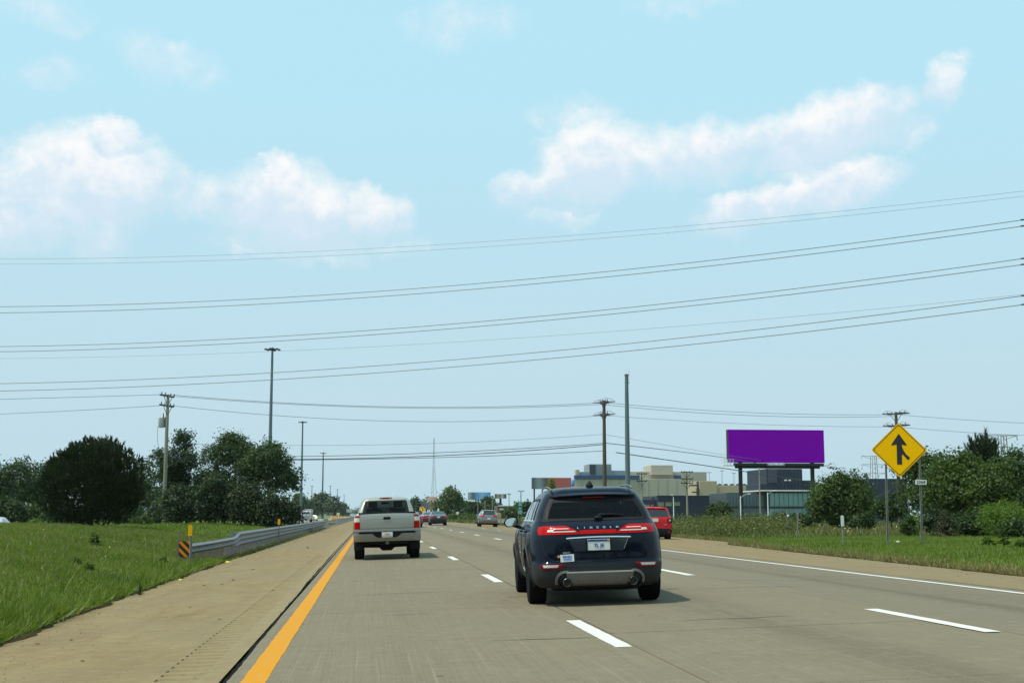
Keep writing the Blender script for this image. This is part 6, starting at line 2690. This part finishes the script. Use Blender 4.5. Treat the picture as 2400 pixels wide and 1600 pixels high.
# --- left: the round pine on the mound, the clump by the pole, trees beyond the opposing road
pine_tufts('pine_tree', 'dense dark rounded pine on the grassy mound', 212, 1246, 1030, 226, 60, 11, 4600, .23, 14)
tree(412, 1232, 1006, 118, 119, 'upright tree directly behind the pale green utility pole', 21, LEAF_D, 1.2, .21, 6, nleaf=38, shape='upright', clump=.5, lowest=.05)
tree(548, 1232, 1013, 150, 114, 'arching tree in the middle of the left-hand clump', 22, LEAF_B, 1.15, .21, 6, nleaf=40, shape='round', clump=.55, lowest=.15)
tree(628, 1232, 1034, 150, 110, 'leafy tree at the right end of the left-hand clump', 23, LEAF_B, .85, .21, 7, nleaf=38, shape='round', clump=.5, lowest=.25)
for k, (px, yt, wd, Y, lb) in enumerate(((420, 1128, 130, 108, 'dark thicket shrub beside the foot of the utility pole'), (505, 1108, 150, 107, 'dense dark shrub under the arching tree'), (585, 1120, 140, 105, 'bushy shrub in front of the leafy tree'), (650, 1150, 110, 104, 'low outer shrub at the right end of the clump'), (470, 1075, 110, 122, 'taller dark shrub between the upright and arching trees'))):
    tree(px, 1232, yt, wd, Y, lb, 30 + k, LEAF_D, 1.25, .20, 5, 'shrub', 'shrub', None, .5, .0, 'bush', 34)
for k, (px, yt, wd, Y, lb) in enumerate(((30, 1072, 150, 160, 'tall leafy tree at the left picture edge'), (105, 1085, 110, 165, 'tree between the picture edge and the round pine'), (-60, 1065, 160, 160, 'tree mostly outside the left picture edge'), (255, 1085, 120, 185, 'tree hidden behind the round pine'), (345, 1080, 95, 180, 'tree between the round pine and the utility pole'), (305, 1095, 90, 190, 'small tree right behind the round pine'))):
    tree(px, 1225, yt, wd, Y, lb, 40 + k, LEAF_D if k % 2 else LEAF_B, 1.2, .36, 5, clump=.85, lowest=.02, group='trees beyond the opposing road', nleaf=24)
for k, (px, yt, wd, Y, lb) in enumerate(((0, 1160, 150, 140, 'dark undergrowth shrub at the left picture edge'), (75, 1165, 140, 142, 'dark undergrowth shrub left of the round pine'), (300, 1165, 90, 150, 'dark undergrowth shrub just right of the round pine'), (370, 1172, 90, 150, 'dark undergrowth shrub behind the gantry'), (160, 1165, 140, 145, 'dark undergrowth shrub hidden behind the round pine'))):
    tree(px, 1228, yt, wd, Y, lb, 130 + k, LEAF_B, 1.0, .36, 5, 'shrub', 'shrub', None, .7, .0, 'bush', 24, trunk=False)
tree(84, 1230, 1211, 56, 78, 'low bright green shrub left of the round pine', 50, LEAF_C, 1.3, .12, 4, 'shrub', 'shrub', None, .2, 0, 'bush', 20, ground=gz(P(84, 1230, 78).x, 78) - .1)
tree(338, 1234, 1206, 50, 88, 'small shrub between the round pine and the utility pole', 51, LEAF_A, 1.2, .14, 4, 'shrub', 'shrub', None, .22, 0, 'bush', 20)

# --- far middle
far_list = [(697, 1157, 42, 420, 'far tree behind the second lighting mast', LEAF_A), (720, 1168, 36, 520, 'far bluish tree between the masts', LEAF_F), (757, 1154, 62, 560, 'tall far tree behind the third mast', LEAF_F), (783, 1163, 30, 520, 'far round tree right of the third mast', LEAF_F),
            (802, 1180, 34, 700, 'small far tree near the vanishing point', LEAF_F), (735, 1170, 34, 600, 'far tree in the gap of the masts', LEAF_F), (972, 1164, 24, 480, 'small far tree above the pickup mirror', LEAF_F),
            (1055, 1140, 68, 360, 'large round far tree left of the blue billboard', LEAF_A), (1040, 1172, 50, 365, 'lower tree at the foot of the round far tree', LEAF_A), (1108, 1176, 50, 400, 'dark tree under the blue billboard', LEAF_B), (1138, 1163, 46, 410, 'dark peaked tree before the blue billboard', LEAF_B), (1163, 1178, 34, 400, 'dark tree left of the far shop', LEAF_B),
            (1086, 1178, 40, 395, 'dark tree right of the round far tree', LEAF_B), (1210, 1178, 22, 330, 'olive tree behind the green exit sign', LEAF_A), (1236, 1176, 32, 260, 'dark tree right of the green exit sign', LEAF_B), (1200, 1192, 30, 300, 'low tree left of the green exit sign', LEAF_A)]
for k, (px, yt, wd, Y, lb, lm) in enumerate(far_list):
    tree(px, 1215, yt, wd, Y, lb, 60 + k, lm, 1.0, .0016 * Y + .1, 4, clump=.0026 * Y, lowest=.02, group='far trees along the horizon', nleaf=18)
tree(1293, 1210, 1124, 44, 215, 'young spruce with a pointed top behind the dark SUV', 80, LEAF_C, 1.4, .3, 4, 'spruce_tree', 'tree', None, .45, .02, 'cone', 22)
for k, (px, yt, wd, Y) in enumerate(((1060, 1204, 60, 230), (1095, 1203, 70, 232), (1130, 1205, 60, 235))):
    tree(px, 1215, yt, wd, Y, ('low hedge shrub at the foot of the round far tree', 'low hedge shrub left of the grey hatchback', 'low hedge shrub directly behind the grey hatchback')[k], 85 + k, LEAF_A, 1.0, .35, 3, 'shrub', 'shrub', 'low shrubs before the dark trees', .5, 0, 'bush', 20, trunk=False)

# --- right
tree(1690, 1240, 1177, 66, 92, 'small dark tree before the dark blue workshop', 90, LEAF_B, 1.0, .17, 5, clump=.3, lowest=.2)
tree(1848, 1242, 1196, 120, 98, 'dark spreading shrub before the glass building', 91, LEAF_B, 1.1, .19, 5, 'shrub', 'shrub', None, .36, 0, 'bush', 24)
tree(1655, 1235, 1205, 60, 100, 'low dark shrub right of the red SUV', 88, LEAF_B, 1.0, .18, 4, 'shrub', 'shrub', None, .32, 0, 'bush', 22)
tree(1965, 1240, 1084, 176, 96, 'broad leafy tree between the purple billboard and the merge sign', 92, LEAF_A, 1.15, .20, 10, clump=.40, lowest=.0, shape='bush')
tree(2165, 1250, 1052, 150, 80, 'leafy tree directly right of the merge sign', 93, LEAF_A, .85, .20, 7, clump=.40, lowest=.12)
tree(2190, 1255, 1185, 90, 66, 'dark rounded shrub right behind the brownish juniper', 106, LEAF_D, 1.2, .15, 5, 'shrub', 'shrub', None, .26, 0, 'bush', 26)
tree(2255, 1258, 1190, 90, 63, 'dark shrub between the juniper and the feathery locust', 107, LEAF_D, 1.2, .15, 5, 'shrub', 'shrub', None, .26, 0, 'bush', 26)
tree(2215, 1250, 1085, 150, 76, 'round leafy tree between the merge sign tree and the pine', 104, LEAF_B, 1.1, .18, 6, clump=.36, lowest=.02)
tree(2335, 1260, 1085, 150, 68, 'full leafy tree in front of the pine trunk', 105, LEAF_A, 1.1, .17, 6, clump=.34, lowest=.02)
tree(2262, 1255, 1055, 215, 72, 'large bushy tree below the pine top', 94, LEAF_A, 1.0, .19, 7, clump=.36, lowest=.02)
tree(2395, 1270, 1052, 210, 70, 'tall leafy tree at the right picture edge', 95, LEAF_B, 1.0, .19, 6, clump=.36, lowest=.02)
pine_tufts('pine_tree', 'pine whose knobbly top stands above the right-hand trees', 2310, 1240, 1012, 105, 88, 96, 700, .55, 22)
tree(2372, 1290, 1140, 190, 54, 'bright feathery young locust at the right picture edge', 97, LEAF_C, .75, .11, 6, 'locust_tree', 'tree', None, .30, .05, 'bush', 34, up=.8, droop=.45, aspect=.38)
tree(2300, 1285, 1190, 130, 57, 'dark undergrowth shrub left of the feathery locust', 98, LEAF_B, 1.1, .14, 5, 'shrub', 'shrub', None, .26, 0, 'bush', 24)
tree(2385, 1300, 1215, 110, 52, 'dark undergrowth shrub under the feathery locust', 103, LEAF_B, 1.1, .13, 5, 'shrub', 'shrub', None, .26, 0, 'bush', 24)
tree(2132, 1266, 1206, 44, 56, 'small upright green shrub behind the merge sign posts', 99, LEAF_A, 1.3, .10, 4, 'shrub', 'shrub', None, .17, 0, 'upright', 22)
tree(2214, 1264, 1200, 62, 57, 'brownish juniper shrub right of the merge sign', 100, leafmat('juniper', (.030, .038, .014), (.085, .080, .030), .2, .6), 1.4, .10, 4, 'shrub', 'shrub', None, .17, 0, 'cone', 22)
tree(2090, 1255, 1150, 80, 90, 'dark tree seen low between the merge sign posts', 101, LEAF_B, .7, .2, 5, clump=.36, lowest=.02)
tree(2030, 1250, 1200, 70, 84, 'low dark shrub left of the merge sign posts', 102, LEAF_B, 1.0, .18, 4, 'shrub', 'shrub', None, .3, 0, 'bush', 22)

# --- far wood on the horizon, one mass
rng = np.random.default_rng(7)
V = []
for (xa, xb, Y0, dn) in ((-900, -60, 520, 1100), (-60, 30, 1300, 260), (30, 200, 900, 260), (110, 900, 430, 1200), (-160, 160, -110, 700)):
    n = dn
    xx = rng.uniform(xa, xb, n)
    yy_ = Y0 + rng.uniform(-30, 60, n)
    hh = 7 + 3.5 * np.sin(xx * .05) + 2.5 * np.sin(xx * .13 + 2) + rng.uniform(-1.5, 1.5, n)
    hh *= np.where(xx > 100, .8, 1)
    for x, y, h in zip(xx, yy_, hh):
        c = np.array([x, y, max(1, h) * rng.random() ** .6])
        o = rng.normal(size=(16, 3)) * np.array([2.6, 2.6, 1.4])
        p_ = c + o
        p_[:, 2] = np.maximum(p_[:, 2], .1)
        V.append(leaf_quads(p_, unit(o * .4 + np.array([0, -.3, .5]) + rng.normal(size=(16, 3))), 1.5, rng, .7))
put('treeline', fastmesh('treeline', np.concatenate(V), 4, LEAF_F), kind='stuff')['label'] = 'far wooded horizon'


# ---------------------------------------------------------------- grass
def soil_strip(name, edge, sgn, y0, y1, seed):
    q_ = random.Random(seed)
    m = MB()
    rows = []
    y = y0
    while y < y1:
        e = edge(y)
        j = q_.uniform(-.05, .05) + .04 * math.sin(y * 1.3) + .03 * math.sin(y * 3.7)
        xi = e - sgn * (.10 + j)
        far_ = .5 if sgn > 0 else interp(y, [37, 40], [.5, 1.1])
        rows.append([(xi, y, zroad(xi) + .006), (e - sgn * .02, y, zroad(e) + .02), (e + sgn * .18, y, zroad(e) + .05), (e + sgn * far_, y, gz(e + sgn * far_, y) + .012)])
        y += max(.25, y * .012)
    m.grid(rows)
    return m.build(name, SOIL, None, kind='structure')


SOIL = pm('dark_verge_soil', (.045, .036, .020), 1.0, var=.45, scale=6, bump=.6, bscale=25, spec=.0)
soil_strip('verge_soil', ledge, -1, 8, 140, 3)['label'] = 'dark soil edge of the left verge'
soil_strip('verge_soil', redge, 1, 14, 120, 4)['label'] = 'dark soil edge of the right verge'

GRASS = leafmat('grass_blades', (.068, .116, .012), (.190, .238, .038), .36, .28)
GRASSD = leafmat('dry_grass_blades', (.14, .125, .045), (.30, .255, .11), .3, .5)


def off_rail(p):
    """bare dirt under the guardrail"""
    return p[~((p[:, 1] > 38.5) & (p[:, 0] > -5.35))]


def blades(name, pts, hmin, hmax, mat, rng, wk=1.0, lean=.45, label=None, curl=None):
    N = len(pts)
    Y = pts[:, 1:2]
    h = rng.uniform(hmin, hmax, (N, 1)) * (curl if curl is not None else 1)
    w_ = (.006 + .00042 * Y) * wk
    a = rng.uniform(0, 6.28318, (N, 1))
    side_ = np.concatenate([np.cos(a), np.sin(a), np.zeros((N, 1))], 1) * w_
    d = unit(np.concatenate([rng.normal(size=(N, 2)) * lean, np.ones((N, 1))], 1)) * h
    tip = pts + d + np.concatenate([rng.normal(size=(N, 2)) * .25, -np.abs(rng.normal(size=(N, 1))) * .15], 1) * h
    V = np.stack([pts - side_, pts + side_, tip], 1)
    o = put(name, fastmesh(name, V, 3, mat), kind='stuff')
    if label:
        o['label'] = label
    return o


def scatter(n, y0, y1, xfun, rng, power=1.0):
    """random ground points between y0 and y1, x between the two bounds that xfun gives"""
    Y = y0 + (y1 - y0) * rng.random(n) ** power
    lo, hi = np.array([xfun(y) for y in Y]).T
    keep = rng.random(n) < np.clip((hi - lo) / np.max(hi - lo), .02, 1)
    Y, lo, hi = Y[keep], lo[keep], hi[keep]
    X = lo + (hi - lo) * rng.random(len(Y))
    Z = np.array([gz(x, y) for x, y in zip(X, Y)])
    return np.stack([X, Y, Z], 1)


def patchy(p, s=.7):
    x, y = p[:, 0], p[:, 1]
    v = np.sin(x * 1.9 * s + 1.7 * np.sin(y * .5 * s)) * np.sin(y * 1.1 * s + 1.3 * np.sin(x * .9 * s)) + .5 * np.sin(x * 4.3 * s + y * 2.9 * s)
    return (.95 + .18 * v)[:, None]


rng = np.random.default_rng(101)
p_ = scatter(470000, 11, 62, lambda y: (-.30 * y - 1.5, ledge(y) - .02), rng, .85)
p_ = off_rail(p_)
blades('grass', p_, .07, .19, GRASS, rng, .75, .5, 'short green grass on the median mound', patchy(p_) * np.where((p_[:, 1:2] > 39) & (p_[:, 0:1] > -5.6), .45, 1.0))
p_ = off_rail(scatter(60000, 60, 118, lambda y: (-.30 * y, ledge(y) - .02), rng))
blades('grass', p_, .12, .30, GRASS, rng, 1.5, .4, 'grass of the median beyond the mound', patchy(p_))
n = 42000
Y = 10 + 110 * rng.random(n) ** 1.5
X = np.array([ledge(y) for y in Y]) - np.abs(rng.normal(size=n)) * .35 + .05
p_ = np.stack([X, Y, np.array([max(gz(x, y), zroad(x)) for x, y in zip(X, Y)])], 1)
blades('grass', p_, .12, .34, GRASS, rng, 1.1, .55, 'lush fringe of grass overhanging the left shoulder', patchy(p_, 1.3) * np.where(p_[:, 1:2] > 39, .22, 1.0))
p_ = scatter(260000, 20, 72, lambda y: (redge(y) + .02, .53 * y + 2.5), rng, .9)
blades('grass', p_, .08, .20, GRASS, rng, .8, .5, 'short green grass on the right verge', patchy(p_))
n = 24000
Y = 18 + 110 * rng.random(n) ** 1.3
X = np.array([redge(y) for y in Y]) + np.abs(rng.normal(size=n)) * .35 - .05
p_ = np.stack([X, Y, np.array([max(gz(x, y), zroad(x)) for x, y in zip(X, Y)])], 1)
blades('grass', p_, .08, .24, GRASSD, rng, 1.1, .55, 'dry fringe of grass along the right shoulder', patchy(p_, 1.3))
p_ = scatter(26000, 13, 62, lambda y: (-.30 * y - 1.5, ledge(y) - .02), rng, .85)
blades('grass', p_, .10, .26, GRASSD, rng, .8, .6, 'dry straws scattered through the median grass')
# tall weeds and dry stalks behind the right verge
p_ = scatter(46000, 58, 128, lambda y: (redge(y) + 1.2 + max(0, (60 - y)) * .2, .53 * y + 3), rng)
blades('weeds', p_, .15, .45, LEAF_W, rng, 1.3, .35, 'tall weeds behind the right verge', patchy(p_, .5))
p_ = scatter(9000, 60, 110, lambda y: (redge(y) + 3.0, .53 * y + 3), rng)
blades('weeds', p_, .25, .60, GRASSD, rng, 1.2, .25, 'dry stalks among the weeds of the right verge', patchy(p_, .5))
p_ = scatter(40000, 118, 300, lambda y: (redge(y) + .1, .40 * y + 3), rng)
blades('weeds', p_, .3, .8, LEAF_W, rng, 2.2, .3, 'rough grass along the far ramp', patchy(p_, .3))
# leafy weed mass: small leaves in clumps
V = []
for k in range(520):
    y = 64 + 40 * rng.random()
    x = redge(y) + .8 + rng.random() ** 1.2 * max(1.0, .325 * y - redge(y))
    h = .45 + .9 * rng.random() * math.exp(-((x - redge(y) - 5) / 7) ** 2)
    c = np.array([x, y, gz(x, y)])
    n = 46
    o = rng.normal(size=(n, 3)) * np.array([.28, .28, .1])
    o[:, 2] += rng.random(n) * h
    V.append(leaf_quads(c + o, unit(rng.normal(size=(n, 3)) + np.array([0, 0, .8])), .13, rng, .5))
put('weeds', fastmesh('weeds', np.concatenate(V), 4, LEAF_W), kind='stuff')['label'] = 'leafy weed thicket behind the right verge'
# pale and yellow flower heads
for nm, n, mat, y0, y1, lab in (('wildflowers', 170, pm('white_petals', (.75, .75, .66), .7, var=.1), 56, 110, 'white flower heads among the weeds'), ('wildflowers', 60, pm('yellow_petals', (.75, .55, .05), .7, var=.1), 55, 80, 'yellow flower heads among the weeds')):
    p_ = scatter(n * 3, y0, y1, lambda y: (redge(y) + 2.0, .52 * y), rng)[:n]
    p_ = p_[::2]
    p_[:, 2] += rng.uniform(.2, .5, len(p_))
    put(nm, fastmesh(nm, leaf_quads(p_, unit(rng.normal(size=(len(p_), 3)) * .5 + np.array([0, -.6, .7])), .055, rng, .9), 4, mat), kind='stuff')['label'] = lab
p_ = scatter(700, 14, 58, lambda y: (-.30 * y - 1, ledge(y) - .3), rng)[:28]
p_[:, 2] += rng.uniform(.12, .25, len(p_))
put('wildflowers', fastmesh('wildflowers', leaf_quads(p_, unit(rng.normal(size=(len(p_), 3)) * .5 + np.array([0, -.6, .7])), .026, rng, .9), 4, MATS['white_petals']), kind='stuff')['label'] = 'tiny pale flower heads in the median grass'


# --- single broad-leaved weeds
def weed_plant(px, py, Y, h, label, seed, nleaf=22, spread=.3, lm=None):
    r_ = np.random.default_rng(seed)
    X = P(px, py, Y).x
    t = thing('weed_plant', label, 'weed', (X, Y, gz(X, Y)))
    m = MB()
    V = []
    for s_ in range(3):
        a = r_.uniform(0, 6.28)
        top = Vector((math.cos(a) * spread * .35, math.sin(a) * spread * .35, h * r_.uniform(.7, 1)))
        m.tube([(0, 0, -.05), top * .5, top], [.012, .009, .004], 5)
        for k in range(nleaf):
            f = .15 + .85 * k / nleaf
            b = np.array(top) * f
            aa = k * 2.4 + r_.random()
            d = np.array([math.cos(aa), math.sin(aa), .35])
            L = spread * (1.15 - f * .75)
            sd = np.array([-math.sin(aa), math.cos(aa), 0]) * L * .16
            V.append(np.stack([b, b + d * L * .5 + sd, b + d * L - np.array([0, 0, L * .3]), b + d * L * .5 - sd]))
    m.build('stem', LEAF_B, t)
    put('leaves', fastmesh('leaves', np.array(V), 4, lm or LEAF_A), t)


weed_plant(2355, 1312, 37, .80, 'tall broad leaved weed near the right picture edge', 1, 16, .26)
weed_plant(2320, 1310, 38, .38, 'low broad leaved weed left of the tall weed', 2, 12, .3)
weed_plant(2392, 1320, 36, .30, 'low weed at the very right picture edge', 3, 12, .3)
weed_plant(222, 1283, 36, .42, 'dark weed clump on the mound below the round pine', 4, 18, .22, LEAF_B)
weed_plant(384, 1285, 33, .26, 'dark weed clump left of the striped marker', 5, 16, .2, LEAF_B)
weed_plant(180, 1318, 28, .20, 'left one of two small weeds low on the mound', 6, 14, .14, LEAF_B)
weed_plant(209, 1325, 27, .20, 'right one of two small weeds low on the mound', 7, 14, .14, LEAF_B)
weed_plant(328, 1374, 23.5, .34, 'thin weed at the edge of the left shoulder', 8, 14, .10, LEAF_B)


# ---------------------------------------------------------------- gravel swept to the edges of both shoulders
def gravel(label, n, pos, rng, mat, smin, smax):
    V = []
    base = np.array([[1, 0, -.3], [-.5, .87, -.3], [-.5, -.87, -.3], [0, 0, .8]])
    tri = np.array([[0, 1, 3], [1, 2, 3], [2, 0, 3]])
    for k in range(n):
        x, y = pos(rng)
        s_ = rng.uniform(smin, smax) * (.6 + .016 * y)
        a = rng.uniform(0, 6.28)
        ro = np.array([[math.cos(a), -math.sin(a), 0], [math.sin(a), math.cos(a), 0], [0, 0, 1]])
        b = (base + rng.normal(size=(4, 3)) * .18) @ ro.T * s_ + np.array([x, y, zroad(x) + s_ * .28])
        V += [b[t_] for t_ in tri]
    put('gravel', fastmesh('gravel', np.array(V), 3, mat), kind='stuff')['label'] = label


GRAV = leafmat('gravel_bits', (.05, .042, .03), (.26, .23, .17), 0.0, 3.0)


def lpos(r_):
    y = 9 + 70 * r_.random() ** 1.6
    return ledge(y) + abs(r_.normal()) * .55 + .02, y


def rpos(r_):
    y = 18 + 60 * r_.random() ** 1.3
    return redge(y) - abs(r_.normal()) * .6 - .02, y


def spos(r_):
    y = 9 + 40 * r_.random() ** 1.5
    return r_.uniform(ledge(y), -1.3), y


gravel('grit swept to the outer edge of the left shoulder', 900, lpos, rng, GRAV, .005, .013)
gravel('grit swept to the outer edge of the right shoulder', 700, rpos, rng, GRAV, .006, .016)
gravel('grit scattered over the left shoulder', 260, spos, rng, GRAV, .004, .010)

# ---------------------------------------------------------------- haze: thin summer air over the whole scene
hm = bpy.data.materials.new('haze_air')
hm.use_nodes = True
hm.node_tree.nodes.clear()
t = NT(hm.node_tree)
o = t.n('ShaderNodeOutputMaterial')
pv = t.n('ShaderNodeVolumePrincipled')
pv.inputs['Color'].default_value = (.80, .90, 1.0, 1)
pv.inputs['Density'].default_value = .00006
pv.inputs['Anisotropy'].default_value = .2
t.link(pv.outputs[0], o.inputs['Volume'])
m = MB()
m.box((0, 4500, 63.5), (10400, 9400, 133))
m.build('haze', hm, None, kind='stuff')['label'] = 'thin pale summer haze'
